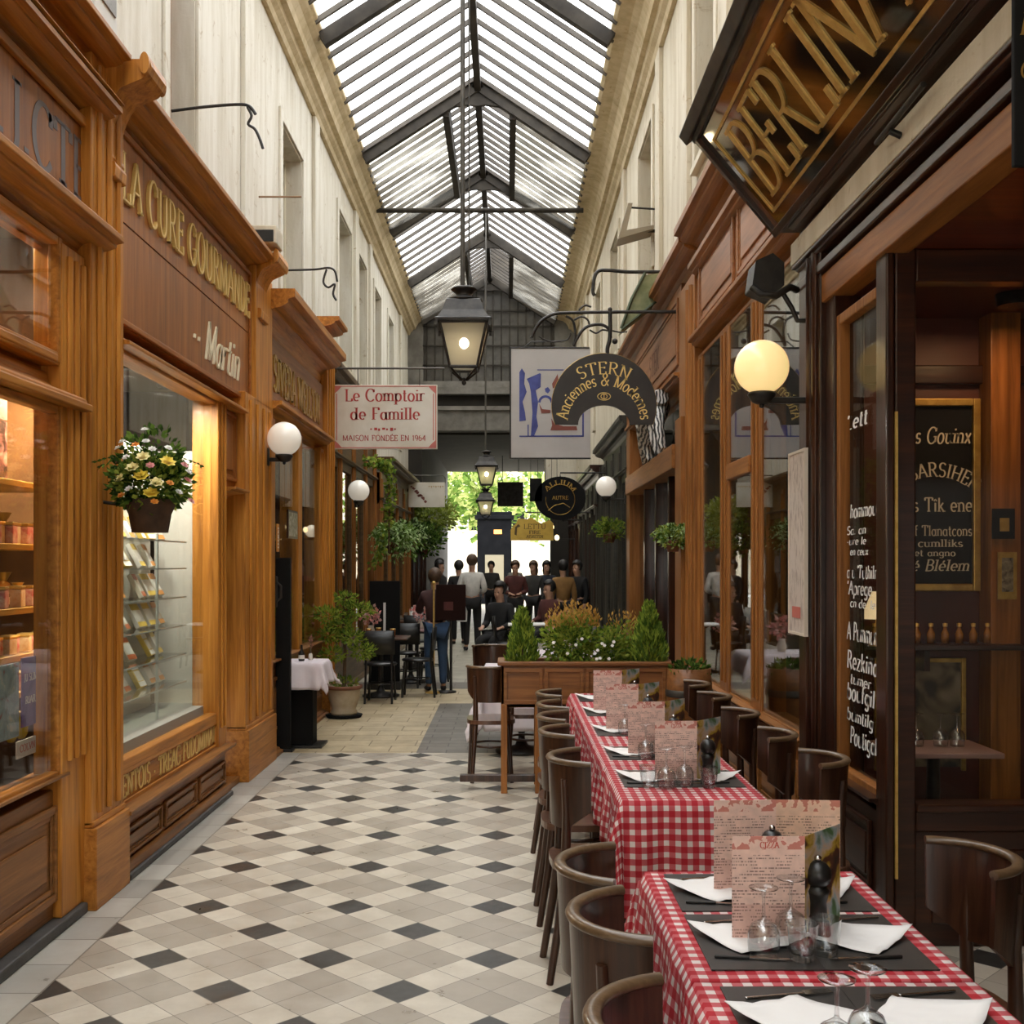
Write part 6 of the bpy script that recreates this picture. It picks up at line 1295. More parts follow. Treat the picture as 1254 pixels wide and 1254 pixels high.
def fitting(label, x, y, z):  # housing for an added lamp, no fixture known there
    t = thing('added_spot', label, 'added light', (x, y, z)); mk('housing', MB().lathe([(.05, 0), (.06, .02), (.06, .08), (.0, .08)], 16), IRON, t); return t
fitting('small ceiling spot over the sweet box shelves', -2.25, 6.5, 2.80); fitting('second added spot over the sweet box shelves', -2.25, 7.2, 2.80)
lamp('added_shelf_light', (-2.25, 6.5, 2.76), 24, (1, .95, .86), .10, 'AREA', (0, .06, 0)); lamp('added_shelf_light', (-2.25, 7.2, 2.76), 24, (1, .95, .86), .10, 'AREA', (0, .06, 0))  # added lamps that brighten the sweet boxes, no known source
# back of the sweet shop seen past the shelves
t = thing('back_counter', 'dark wooden counter with gilded jars deep inside the gold-lettered shop', 'counter'); mk('body', MB().box(-3.1, -2.7, 7.9, 8.25, .56, 1.6), W_DARK, t, .006); mk('top', MB().box(-3.12, -2.68, 7.88, 8.27, 1.6, 1.64), W_DARKX, t, .004)
# ------------------------------------------------------------------ near window: jars, tins, posters
t = thing('window_shelves', 'gilt-edged wooden shelves crowded with jars in the nearest shop window', 'shelf unit'); SW = wood('shelf_wood', (.30, .17, .04), (.46, .28, .07), (.55, .36, .11), 'y')
SZ = [(1.06, 4.2, 5.5), (1.23, 4.2, 5.5), (1.445, 4.2, 5.52), (1.74, 4.2, 5.46), (2.03, 4.2, 5.46)]
for z, a, b in SZ: mk('shelf', MB().box(-2.62, -2.24, a, b, z - .028, z), SW, t, .003)
mk('upright', MB().box(-2.62, -2.58, 5.5, 5.54, .56, 3.2), W_DARK, t); mk('back_board', MB().box(-2.66, -2.63, 4.0, 5.54, .56, 3.2), plain('amber_back_board', (.16, .085, .025), .6, c2=(.09, .045, .015), scale=4), t)
HON = plain('amber_jar_glass', (.42, .17, .03), .15, c2=(.22, .07, .012), scale=20, coat=.5); CRM = plain('cream_tin', (.72, .62, .44), .4, c2=(.55, .36, .18), scale=18); RDT = plain('raspberry_tin', (.42, .06, .08), .4, c2=(.62, .45, .38), scale=22); LID = plain('brass_lid', (.55, .38, .12), .3, .8)
def jar():
    t = thing('honey_jar', '', 'jar'); mk('body', MB().lathe([(.036, 0), (.042, .008), (.043, .07), (.036, .09), (.03, .095)], 18), HON, t); mk('lid', MB().lathe([(.034, .092), (.036, .095), (.036, .112), (.0, .114)], 18), LID, t); mk('label_band', MB().lathe([(.0436, .02), (.0436, .06)], 18), CRM, t); return t
def tin(m):
    t = thing('sweet_tin', '', 'tin'); mk('body', MB().box(-.04, .04, -.05, .05, 0, .10), m, t, .006); mk('lid', MB().box(-.042, .042, -.052, .052, .10, .118), LID, t, .004); return t
def bag():
    t = thing('sweet_bag', '', 'bag'); mk('pouch', MB().lathe([(.035, 0), (.05, .02), (.05, .06), (.03, .09), (.014, .10)], 12, sx=.8), HON, t); mk('ruffle', MB().lathe([(.014, .10), (.03, .13), (.034, .135)], 12), LID, t); return t
JP, T1, T2, BG = Pool(jar()), Pool(tin(CRM)), Pool(tin(RDT)), Pool(bag()); NMZ = ['lowest', 'second', 'third', 'fourth', 'top']; KN2 = {id(JP): 'amber honey jar', id(T1): 'cream sweet tin', id(T2): 'raspberry sweet tin', id(BG): 'gold-tied sweet bag'}
for i, (z, a, b) in enumerate(SZ[:4]):
    for j in range(12):
        y = 4.52 + j * .085; p = [JP, T1, BG, T2][(i + j * (1 + i % 2)) % 4]; s_ = .72 if i < 2 else .85
        p.put((-2.33 + .03 * ((j + i) % 2), y, z), rb.uniform(-.3, .3), '%s on the %s gilt shelf, %s from the camera end' % (KN2[id(p)], NMZ[i], ORD[j]), 'jars and tins in the nearest window', scale=s_)
        if i in (2, 3) and j % 3 == 1: q = [BG, JP][j % 2]; q.put((-2.50, y + .05, z), 0, '%s at the back of the %s gilt shelf, behind the %s piece' % (KN2[id(q)], NMZ[i], ORD[j]), 'jars and tins in the nearest window', scale=1.2)
lamp('window_light', (-2.35, 4.9, 3.2), 7, (1, .80, .52), .15); fitting('added spot over the crowded gilt shelves', -2.45, 4.9, 3.22)  # added lamp and housing to brighten the near window
fitting('second added spot low inside the nearest shop', -2.30, 5.2, 2.62); lamp('window_light', (-2.20, 5.2, 2.60), 55, (1, .80, .52), .12, 'AREA', (0, .18, 0))  # second added lamp, in front, for the lower jars
for z in (1.23, 1.445, 1.74, 2.03):
    lamp('added_strip_light', (-2.262, 5.22, z - .034), 2.6, (1, .80, .50), .22, 'AREA', (0, .2, 0))  # invented strips under the shelves, added to light the jars
def printed(name, cols, scale=10., detail=2., pos=None):
    m, nt, N, L = new_mat(name); b = bsdf(nt, .45); tc = node(nt, 'ShaderNodeTexCoord'); n = node(nt, 'ShaderNodeTexNoise', Scale=scale, Detail=detail, Distortion=.8); L.new(tc.outputs['Object'], n.inputs['Vector'])
    k = len(cols); r = ramp(nt, [(.30 + .4 * i / (k - 1), c) for i, c in enumerate(cols)]); L.new(n.outputs['Fac'], r.inputs[0]); L.new(r.outputs[0], b.inputs['Base Color']); return m
def flat(name, label, cat, y0, y1, z0, z1, x, mat, group=None, lean=0., kids=None):
    t = thing(name, label, cat, (x, (y0 + y1) / 2, z0), 0, group, rot=(0, lean, 0)); h = (y1 - y0) / 2
    mk('sheet', MB().box(-.003, .003, -h, h, 0, z1 - z0), mat, t); return t
t = flat('poster', 'grey teal picture poster standing low in the nearest shop window', 'poster', 4.42, 4.76, .90, 1.22, -2.13, printed('teal_poster_print', [(.30, .05, .05), (.22, .28, .28), (.25, .34, .35), (.35, .42, .40), (.50, .45, .36)], 14, 3))
mk('red_edge_print', MB().box(.0032, .004, -.165, -.12, .02, .30), printed('red_print', [(.45, .08, .08), (.30, .30, .30)], 30), t)
t = flat('poster', 'narrow violet poster with white lettering beside the window post', 'poster', 4.79, 4.96, .93, 1.235, -2.13, printed('violet_poster_print', [(.10, .07, .20), (.16, .12, .30), (.30, .12, .22)], 9))
for s, z, w_ in (('JU SLIM', .20, .13), ('RIAR', .10, .10)): mk('white_lettering', write(MB(), s, lambda u, v, e: (.0035, u, z + v), .032, 0, width=w_, thick=.2, thin=.1), WHITETXT, t)
t = flat('price_card', 'small white price card with red print at the window post', 'card', 4.74, 4.95, .80, .875, -2.13, plain('white_card', (.68, .65, .60), .6)); mk('red_print', write(MB(), 'COLVN', lambda u, v, e: (.0035, u, .025 + v), .03, 0, width=.15, thick=.2, thin=.1), REDF, t)
t = flat('poster', 'black figure poster with pink edges above the top gilt shelf', 'poster', 4.62, 5.02, 2.035, 2.30, -2.30, printed('figure_poster_print', [(.03, .015, .015), (.05, .025, .02), (.35, .14, .12), (.50, .36, .28)], 16)); mk('pink_edge', MB().box(.0032, .004, -.2, -.175, 0, .26), plain('pink_print', (.40, .05, .16), .6), t)
t = flat('sign_card', 'grey card with curly pink lettering above the black figure poster', 'card', 4.66, 5.02, 2.305, 2.47, -2.30, plain('grey_card', (.20, .15, .12), .6)); mk('pink_lettering', write(MB(), 'CPLC', lambda u, v, e: (.0035, u, .055 + v), .075, 0, width=.26, thick=.2, thin=.12), plain('pink_lettering', (.55, .22, .22), .6), t)
for k, (y, z, c, d) in enumerate(((4.30, .72, [(.55, .05, .05), (.60, .12, .08)], 'red'), (4.40, .72, [(.60, .45, .04), (.65, .52, .10)], 'yellow'), (4.52, .72, [(.35, .06, .06), (.50, .30, .12)], 'dark red'))):
    t = thing('sweet_packet', '%s shiny sweet packet standing at the bottom of the nearest window' % d, 'packet', (-2.22, y, z)); mk('pouch', MB().prism([(-.05, 0), (.05, 0), (.045, .08), (.05, .15), (.02, .165), (-.03, .16), (-.05, .14), (-.045, .07)], 'x', -.02, .02).xf(Matrix.Rotation(PI / 2, 4, 'Z')), printed(d.replace(' ', '_') + '_packet_print', c, 14), t); mk('seal', MB().box(-.004, .004, -.045, .045, .15, .175), LID, t)
for k, y in enumerate((4.78, 4.88)):
    t = thing('sweet_bag', 'yellow cellophane sweet bag hanging over the price card, %s' % ('camera side' if k == 0 else 'post side'), 'bag', (-2.17, y, .87)); mk('pouch', MB().lathe([(.02, 0), (.04, .02), (.042, .06), (.02, .10)], 12, sx=.6), plain('yellow_cellophane', (.60, .45, .04), .2), t); mk('ruffle', MB().lathe([(.015, .10), (.03, .12)], 10), LID, t)
# ------------------------------------------------------------------ third shop: black menu case, small clothed table
t = thing('menu_case', 'tall flat black menu case standing behind the white-clothed table', 'menu case', (-2.02, 9.60, 0)); mk('case', MB().box(-.01, .115, -.03, .03, .02, 1.70), BLACKM, t, .005); mk('foot', MB().box(-.0, .14, -.05, .05, 0, .025), BLACK, t, .004)
t = thing('framed_menu', 'small framed printed menu on the glass over the black menu case', 'picture', (-2.0, 10.15, 1.88)); mk('frame', MB().box(-.008, .008, -.22, .22, 0, .26), W_DARK, t); mk('print', MB().box(.009, .010, -.2, .2, .02, .24), printed('grey_green_print', [(.10, .10, .06), (.30, .28, .18), (.50, .48, .40)], 22), t)
t = thing('door_handle_plate', 'black ornamental door plate on the edge of the honey wood pilaster', 'fitting', (-1.965, 9.26, 1.28)); mk('plate', MB().box(0, .012, -.03, .03, 0, .26), IRON, t, .006); mk('grip', MB().tube([(.012, 0, .05), (.045, 0, .08), (.045, 0, .18), (.012, 0, .21)], .009, 8), IRON, t)
t = thing('side_table', 'small square table on a black box pedestal under a white cloth', 'table', (-1.86, 9.92, 0)); mk('pedestal', MB().box(-.11, .11, -.11, .11, .02, .74), BLACKM, t, .006); mk('base_plate', MB().box(-.20, .20, -.17, .17, 0, .022), BLACK, t, .004); mk('tabletop', MB().box(-.16, .20, -.22, .22, .74, .765), W_CHAIR, t)
cloth('tablecloth', -2.02, -1.66, 9.70, 10.12, .769, .0, .20, .24, .20, WCLOTH, 'white cloth with pointed corners on the black pedestal table', None, 5, .024, .02)
t = thing('dark_bottle', 'small dark bottle on the white-clothed pedestal table', 'bottle', (-1.86, 9.86, .771)); mk('body', MB().lathe([(.0, 0), (.026, 0), (.028, .01), (.028, .07), (.012, .10), (.010, .14), (.012, .145), (.0, .147)], 16), BLACK, t); mk('label_band', MB().lathe([(.0285, .02), (.0285, .055)], 16), SIGNW, t)
t = thing('table_flower', 'slim pink-brown dried flower stem in a holder on the white-clothed table', 'flower', (-1.80, 9.98, .771)); mk('holder', MB().lathe([(.0, 0), (.022, 0), (.018, .05), (.012, .06)], 14), SIGNW, t); mk('stem', MB().tube([(0, 0, .04), (.004, 0, .2)], .006, 6), BARK, t); mk('bloom', leafball(MB(), 60, (.004, 0, .17), (.016, .016, .07), .02, rb, 1, .2), plain('dried_flower', (.40, .18, .12), .8), t)
t = thing('wall_notice', 'small oval notice with white lettering on the third shop post', 'sign', (-1.985, 9.42, 1.75)); mk('plaque', MB().box(0, .008, -.05, .05, 0, .24), W_POST, t, .004); mk('white_lettering', write(MB(), 'PONTI', lambda u, v, e: (.0085, v - .02, .22 - u - .1), .05, 0, width=.18, thick=.2, thin=.1), WHITETXT, t)
# ------------------------------------------------------------------ inside the dark cafe
t = thing('menu_blackboard', 'large blackboard in a gold frame with pale menu lettering inside the dark cafe', 'blackboard', (0, 5.93, 0)); x0, x1, z0, z1 = 2.07, 2.55, 1.50, 2.54
mk('board', MB().box(x0, x1, -.01, .01, z0, z1), BLACKM, t); f = MB().box(x0 - .005, x0 + .04, -.035, .0, z0, z1).box(x1 - .04, x1, -.035, 0, z0, z1).box(x0 + .04, x1 - .04, -.035, 0, z0, z0 + .04).box(x0 + .04, x1 - .04, -.035, 0, z1 - .04, z1); mk('gold_frame', f, GOLDF, t, .006)
CH_ = plain('chalk_writing', (.66, .60, .46), .8); xc = (x0 + x1) / 2
for s, z, w_, h_, kw in (("Les Gouinx", 2.30, .38, .085, dict(slant=.2)), ("Les Tîk ene", 1.93, .40, .075, {}), ("oeuf Tlanatcons", 1.80, .40, .055, {}), ("e cumlliks", 1.74, .30, .04, {}), ("Cé Blélem", 1.61, .36, .06, dict(slant=.2)), ("et angno", 1.69, .22, .035, {})):
    mk('chalk_lettering', write(MB(), s, lambda u, v, e: (xc + u, -.012, z + v), h_, 0, width=w_, thick=.15, thin=.08, **kw), CH_, t)
mk('chalk_lettering', write(MB(), 'BABARSIHEN', lambda u, v, e: (xc + u - .0, -.012, 1.80 + v), .075, 0, arcR=.32, width=.46, thick=.14, thin=.07), CH_, t)
t = thing('bar_shelf', 'dark wall shelf below the gold-framed blackboard', 'shelf'); mk('board', MB().box(1.75, 2.7, 5.72, 5.94, 1.195, 1.225), W_DARKX, t, .004); mk('bracket', MB().box(2.2, 2.23, 5.78, 5.94, 1.08, 1.195), W_DARK, t)
for k in range(9):
    t = thing('bar_bottle', 'little gold-capped bottle on the dark cafe shelf, %s from the window side' % ORD[k], 'bottle', (1.95 + k * .075, 5.82, 1.226), group='bottles on the cafe shelf'); mk('body', MB().lathe([(.0, 0), (.02, 0), (.022, .05), (.010, .075), (.009, .09)], 12), HON, t); mk('cap', MB().lathe([(.012, .088), (.013, .105), (.0, .108)], 10), GOLD, t)
t = thing('framed_mirror', 'gold-framed picture low on the cafe wall behind the inside table', 'picture', (0, 5.93, 0)); mk('panel', MB().box(2.0, 2.45, -.008, .008, .55, 1.12), printed('dim_picture', [(.015, .012, .01), (.05, .04, .03), (.22, .17, .10), (.35, .30, .22)], 5, 2), t); mk('gold_frame', MB().box(1.98, 2.0, -.025, 0, .53, 1.14).box(2.45, 2.475, -.025, 0, .53, 1.14).box(2.0, 2.45, -.025, 0, 1.115, 1.14), GOLDF, t, .004)
t = thing('inside_table', 'pale-topped table just inside the cafe window', 'table', (2.08, 5.35, 0)); mk('tabletop', MB().box(-.28, .26, -.2, .2, .73, .755), plain('pinkish_tabletop', (.36, .22, .19), .35), t, .004); mk('pedestal', MB().lathe([(.16, 0), (.17, .02), (.035, .05), (.03, .7), (.1, .73)], 16), IRON, t)
for k, x in enumerate((2.0, 2.12, 2.2)): WG.put((x, 5.36, .757), 0, 'wine glass on the table inside the cafe, %s from the window' % ORD[k], 'upturned wine glasses')
t = thing('wall_card', 'gilt printed card on the wooden post inside the cafe', 'card', (2.64, 5.79, 1.46)); mk('sheet', MB().box(-.05, .05, -.008, 0, 0, .25), GOLDF, t); mk('print', MB().box(-.03, .03, -.010, -.008, .04, .22), printed('card_print', [(.03, .02, .015), (.35, .30, .2)], 30), t)
t = thing('wall_card', 'small dark notice above the gilt card on the cafe post', 'card', (2.62, 5.79, 1.78)); mk('sheet', MB().box(-.06, .06, -.006, 0, 0, .16), BLACKM, t); mk('print', MB().box(-.02, .03, -.008, -.006, .04, .11), GOLDF, t)
t = thing('table_lamp', 'small lamp with a pale cone shade on the inside sill of the cafe window', 'lamp', (1.90, 5.62, 1.226)); mk('lamp_base', MB().lathe([(.05, 0), (.045, .015), (.012, .03), (.012, .16)], 14), GOLD, t); mk('lamp_shade', MB().lathe([(.085, .14), (.03, .28)], 20), globe_mat('lamp_shade_cloth', (.75, .66, .50), (1, .75, .4), .5), t); 
lamp('cafe_lamp', (1.90, 5.62, 1.40), 1.2, (1, .6, .28), .05, 'POINT'); lamp('added_cafe_light', (2.5, 5.4, 2.9), 4, (1, .58, .28), .2)  # the overhead light is added for a low glow in the room
t = thing('added_spot', 'added spot inside the dark cafe', 'added light', (2.5, 5.4, 2.9)); mk('housing', MB().lathe([(.08, .02), (.09, .08), (.0, .08)], 16), IRON, t)  # housing made up for the added overhead light
# ------------------------------------------------------------------ people (one skinned body each, clothing over it)
SKIN = plain('skin', (.52, .29, .19), .5); HAIRB = plain('brown_hair', (.06, .032, .018), .6, c2=(.11, .06, .03), scale=30); HAIRD = plain('dark_hair', (.012, .009, .008), .6); SHOE = plain('shoe_leather', (.015, .012, .011), .4)
def fab(name, c): return plain(name, c, .85, c2=tuple(v * .7 for v in c), scale=7)
def skinned(name, pts, edges, mat, parent, root=0, sub=1):
    bm = bmesh.new(); lay = bm.verts.layers.skin.verify(); vs = []
    for (p, r) in pts: v = bm.verts.new(p); v[lay].radius = r if isinstance(r, tuple) else (r, r); vs.append(v)
    vs[root][lay].use_root = True
    for a, b in edges: bm.edges.new((vs[a], vs[b]))
    me = bpy.data.meshes.new(name); bm.to_mesh(me); bm.free(); me.materials.append(mat); o = bpy.data.objects.new(name, me); COL.objects.link(o)
    if parent is not None: o.parent = parent
    s = o.modifiers.new('Skin', 'SKIN'); s.use_smooth_shade = True; d = o.modifiers.new('Subdivision', 'SUBSURF'); d.levels = sub; d.render_levels = sub; return o
def person(label, loc, rz, top, legs, hair, pose='stand', scale=1., group=None, arms='down', lean=0., shoe=SHOE, longhair=False, coat=False):
    t = thing('person', label, 'person', loc, rz, group); t.scale = (scale * (.96 if loc[1] > 21 else 1),) * 3
    sit = pose == 'sit'; zp = .52 if sit else .93; V = Vector; yl = lean
    pel = V((0, 0, zp)); ch = V((0, yl * .6, zp + .36)); nk = V((0, yl, zp + .53)); hd0 = V((0, yl + .015, zp + .61)); hd1 = V((0, yl + .02, zp + .74)); wst = (pel + ch) / 2
    J = {'pel': (pel, (.15, .11)), 'wst': (wst, (.125, .095)), 'ch': (ch, (.14, .10)), 'nk': (nk, .05), 'h0': (hd0, (.07, .085)), 'h1': (hd1, (.078, .095)), 'h2': (hd1 + V((0, 0, .06)), (.05, .06)), 'nose': (hd0 + V((0, .098, .045)), .014)}
    E = [('pel', 'wst'), ('wst', 'ch'), ('ch', 'nk'), ('nk', 'h0'), ('h0', 'h1'), ('h1', 'h2'), ('h0', 'nose')]
    for s, n in ((-1, 'L'), (1, 'R')):
        sh = ch + V((s * .175, 0, .09))
        if arms == 'down': el, wr_ = sh + V((s * .05, -.02, -.27)), sh + V((s * .05, .06, -.50))
        elif arms == 'fold': el, wr_ = sh + V((s * .07, -.03, -.26)), sh + V((-s * .06, .15, -.30))
        elif arms == 'reach': el, wr_ = sh + V((s * .06, .10, -.22)), sh + V((-s * .02, .32, -.22))
        else: el, wr_ = sh + V((s * .06, .02, -.25)), sh + V((s * .0, .22, -.30))
        J['sh' + n] = (sh, .052); J['el' + n] = (el, .043); J['wr' + n] = (wr_, .027); E += [('ch', 'sh' + n), ('sh' + n, 'el' + n), ('el' + n, 'wr' + n)]
        d = (wr_ - el).normalized(); pal = wr_ + d * .06; J['pa' + n] = (pal, (.036, .018)); E.append(('wr' + n, 'pa' + n)); sd = V((0, 1, 0)) if abs(d.y) < .7 else V((1, 0, 0)); sd = (sd - d * sd.dot(d)).normalized(); bend = d.cross(sd) * s * .4
        for f, (off, l) in enumerate(((-.027, .062), (-.009, .074), (.009, .07), (.027, .055))):
            a = pal + d * .03 + sd * off; b = a + d * l * .55; c = b + (d + bend).normalized() * l * .45
            for q, p in (('a', a), ('b', b), ('c', c)): J['f%d%s%s' % (f, q, n)] = (p, .009 if q != 'c' else .007)
            E += [('pa' + n, 'f%da%s' % (f, n)), ('f%da%s' % (f, n), 'f%db%s' % (f, n)), ('f%db%s' % (f, n), 'f%dc%s' % (f, n))]
        a = wr_ + d * .03 + sd * .035; J['t0' + n] = (a, .011); J['t1' + n] = (a + (d + sd * .7).normalized() * .045, .009); E += [('wr' + n, 't0' + n), ('t0' + n, 't1' + n)]
        hip = pel + V((s * .09, 0, -.03))
        if sit: kn, an, to = hip + V((s * .03, .42, .0)), V((s * .12, .40, .09)), V((s * .13, .53, .045))
        else: kn, an, to = V((s * .10, .02, .49)), V((s * .105, -.02, .09)), V((s * .12, .12, .045))
        J['hp' + n] = (hip, .088); J['kn' + n] = (kn, .058); J['an' + n] = (an, .04); J['to' + n] = (to, .034); E += [('pel', 'hp' + n), ('hp' + n, 'kn' + n), ('kn' + n, 'an' + n), ('an' + n, 'to' + n)]
    def build(name, keys, edges, mat, grow=0., fac=1., over=None, par=t):
        idx = {k: i for i, k in enumerate(keys)}; pts = []
        for k in keys:
            p, r = J[k]; r = r if isinstance(r, tuple) else (r, r); r = tuple(v * fac + grow for v in r); pts.append((p, (over or {}).get(k, r)))
        return skinned(name, pts, [(idx[a], idx[b]) for a, b in edges if a in idx and b in idx], mat, par)
    body = build('body', list(J), E, SKIN)
    tk = ['pel', 'wst', 'ch', 'nk', 'shL', 'elL', 'wrL', 'shR', 'elR', 'wrR']; build('top', tk, E, top, .016, 1.04, {'pel': (.16, .125), 'wst': (.15, .118), 'nk': (.074, .070), 'ch': (.185, .135), 'shL': (.082, .082), 'shR': (.082, .082)})
    lk = ['pel', 'hpL', 'knL', 'anL', 'hpR', 'knR', 'anR']; build('trousers', lk, E, legs, .013, 1.05)
    if coat: build('coat_skirt', ['pel', 'hpL', 'hpR'], E, top, .04, 1.1)
    for n in 'LR':
        a, b = J['an' + n][0], J['to' + n][0]; skinned('shoe', [(a + V((0, -.02, -.045)), (.048, .042)), (b + V((0, -.03, .0)), (.052, .042)), (b + V((0, .03, -.005)), (.04, .034))], [(0, 1), (1, 2)], shoe, t)
    c = hd1 + V((0, -.018, .012)); m = MB().ball(tuple(c), .112, 18, 12, 0, .88, 1.0, 1.0)
    m.f = [f for f in m.f if not (sum(m.v[i][1] for i in f) / len(f) > c.y + .035 and sum(m.v[i][2] for i in f) / len(f) < c.z + .03)]; m.m = m.m[:len(m.f)]; m.sm = m.sm[:len(m.f)]
    h = mk('hair', m, hair, t, solid=.012)
    if longhair: mk('hair_length', MB().ball((c.x, c.y - .05, c.z - .13), .10, 14, 10, 0, .95, .6, 1.5), hair, h)
    for s in (-1, 1): mk('eye', MB().ball((s * .03, J['h0'][0].y + .088, J['h0'][0].z + .075), .009, 8, 6), BLACK, t)
    mk('mouth', MB().box(-.02, .02, J['h0'][0].y + .083, J['h0'][0].y + .09, J['h0'][0].z - .005, J['h0'][0].z + .003), plain('lip', (.30, .10, .08), .5) if 'lip' not in bpy.data.materials else bpy.data.materials['lip'], t)
    return t
WHT = fab('white_knit', (.72, .69, .64)); BLK = fab('black_cloth', (.012, .011, .011)); JEAN = fab('blue_denim', (.035, .075, .15)); MAR = fab('maroon_jacket', (.055, .018, .015)); NAVY = fab('navy_cloth', (.02, .025, .04)); TAN = fab('tan_jacket', (.33, .17, .05)); GRY = fab('grey_cloth', (.05, .046, .042)); RED = fab('red_brown_cloth', (.10, .026, .022))
person('person in a white knit top and black trousers walking away, seen from behind', (-.68, 20.7, 0), 0, WHT, BLK, HAIRB, arms='fold', scale=1.02)
person('person in a maroon jacket and blue jeans standing behind a brass post', (-.93, 14.15, 0), .2, MAR, JEAN, HAIRB, lean=.12, arms='reach', scale=.89)
person('seated person in a black coat at the cafe tables past the planter', (-.12, 17.0, 0), 2.6, BLK, BLK, HAIRD, 'sit', arms='forward', coat=True)
person('person in a dark coat standing close behind the white knit top', (-1.0, 22.3, 0), .3, BLK, BLK, HAIRD, coat=True)
person('person in a red-brown top facing the camera past the seated black coat', (.15, 22.5, 0), PI, RED, BLK, HAIRB, arms='fold')
person('long-haired person in grey beside the red-brown top', (.55, 23.5, 0), 2.8, GRY, BLK, HAIRB, longhair=True)
person('person in a tan jacket seen from behind near the dark wall', (1.02, 20.2, 0), .2, TAN, BLK, HAIRD, scale=.96)
person('person in black standing between the tan jacket and the wall', (1.35, 21.2, 0), 2.4, BLK, NAVY, HAIRD)
person('person in navy under the yellow sign', (.85, 24.0, 0), PI, NAVY, BLK, HAIRD, longhair=True)
person('person in black at the left wall near the far end, facing the passage', (-1.45, 23.2, 0), 4.2, BLK, BLK, HAIRD)
person('second person in black at the left wall, farther back', (-1.55, 24.8, 0), 4.6, NAVY, BLK, HAIRD, scale=1.03)
person('person in grey standing in the covered way', (-.45, 29.5, 0), PI, GRY, BLK, HAIRD)
person('person in a white shirt in the covered way under the lantern', (.2, 30.5, 0), 3.4, WHT, NAVY, HAIRB)
person('seated person in dark red at the far wall-side tables', (.70, 18.4, 0), 2.2, RED, BLK, HAIRD, 'sit', arms='forward')
# ------------------------------------------------------------------ middle of the passage: brass post, cafe tables
t = thing('brass_post', 'slim brass rope post standing in front of the blue jeans', 'post', (-.945, 13.95, 0)); mk('base_plate', MB().lathe([(.0, 0), (.11, 0), (.11, .015), (.03, .03), (.0, .035)], 20), GOLD, t); mk('pole', MB().tube([(0, 0, .02), (0, 0, 1.38)], .012, 8), GOLD, t); mk('finial', MB().ball((0, 0, 1.40), .026, 12, 8), GOLD, t)
t = thing('menu_stand', 'dark wooden menu board stand beside the brass post', 'menu stand', (-.80, 14.0, 0)); mk('board', MB().box(-.12, .26, -.0, .03, .92, 1.38), plain('dark_brown_board', (.02, .008, .006), .8, spec=.1), t, .004); mk('post', MB().tube([(.07, .02, 0), (.07, .02, .93)], .018, 8), IRON, t); mk('base_plate', MB().lathe([(.0, 0), (.14, 0), (.14, .02), (.0, .03)], 18), IRON, t); mk('notice', MB().box(-.02, .10, -.003, 0, 1.05, 1.16), RED, t)
def cafe_table(label, x, y, w=.6, d=.6, top=None):
    t = thing('cafe_table', label, 'table', (x, y, 0), 0, 'iron pedestal cafe tables'); mk('tabletop', MB().box(-w / 2, w / 2, -d / 2, d / 2, .715, .74), top or W_SEAT, t, .006); mk('pedestal', MB().lathe([(.0, 0), (.23, 0), (.23, .02), (.06, .06), (.03, .12), (.03, .66), (.10, .71), (.0, .715)], 18), IRON, t); return t
cafe_table('brown cafe table with glasses behind the potted tree', -1.58, 13.6, .7, .6); cafe_table('pink-clothed cafe table behind the brown one', -1.35, 15.2, .7, .6, fab('pink_cloth', (.46, .28, .28))); cafe_table('distant cafe table under the hanging ferns', -1.45, 17.4, .6, .6)
cafe_table('small table with white paper past the raised planter', .12, 9.6, .6, .6, PAPER); cafe_table('second small white table past the raised planter', .55, 11.2, .7, .6, PAPER); cafe_table('white table by the seated black coat', .35, 16.6, .7, .6, PAPER)
cloth('tablecloth', -.20, .44, 9.30, 9.92, .745, .40, .22, .52, .22, WCLOTH, 'white cloth on the small table right behind the raised planter', 'white tablecloths', 31, .04)
cloth('tablecloth', .18, .92, 10.88, 11.52, .745, .22, .22, .24, .22, WCLOTH, 'white cloth on the second table past the raised planter', 'white tablecloths', 32, .04)
def black_chair():
    t = thing('bistro_chair', '', 'chair'); mk('seat', MB().lathe([(.0, .44), (.19, .44), (.2, .455), (.19, .47), (.0, .472)], 22), BLACK, t)
    m = MB()
    for k in range(9):
        pass
    bk = [[(-.17 - .02 * f, .19 * math.sin(a), .60 + .26 * f) if False else (-.16 - .05 * math.cos(a) - .02 * f, .20 * math.sin(a), .58 + .28 * f) for a in [(-1.2 + 2.4 * i / 10) for i in range(11)]] for f in (0, .5, 1)]
    mk('backrest', m.grid(bk), BLACK, t, solid=.016)
    for s in (-1, 1): mk('rear_leg', MB().tube([(-.22, s * .16, 0), (-.17, s * .15, .45), (-.19, s * .17, .80)], .014, 8), BLACK, t); mk('front_leg', MB().tube([(.18, s * .16, 0), (.15, s * .14, .44)], .014, 8), BLACK, t)
    mk('ring_stretcher', MB().tube([(.15 * math.cos(a), .15 * math.sin(a), .22) for a in [2 * PI * k / 20 for k in range(21)]], .008, 6), BLACK, t); return t
BC = Pool(black_chair())
for x, y, rz, d in ((-1.52, 13.05, PI / 2, 'facing the brown table beside the potted tree'), (-1.12, 13.6, PI, 'on the aisle side of the brown table'), (-1.35, 14.65, PI / 2, 'before the pink-clothed table'), (-1.05, 15.4, PI, 'on the aisle side of the pink-clothed table'), (-1.4, 16.9, PI / 2, 'under the big hanging fern'), (.0, 16.4, 0, 'beside the seated black coat'), (.8, 17.4, PI, 'by the far white table')): BC.put((x, y, 0), rz, 'black bistro chair ' + d, 'black bistro chairs')
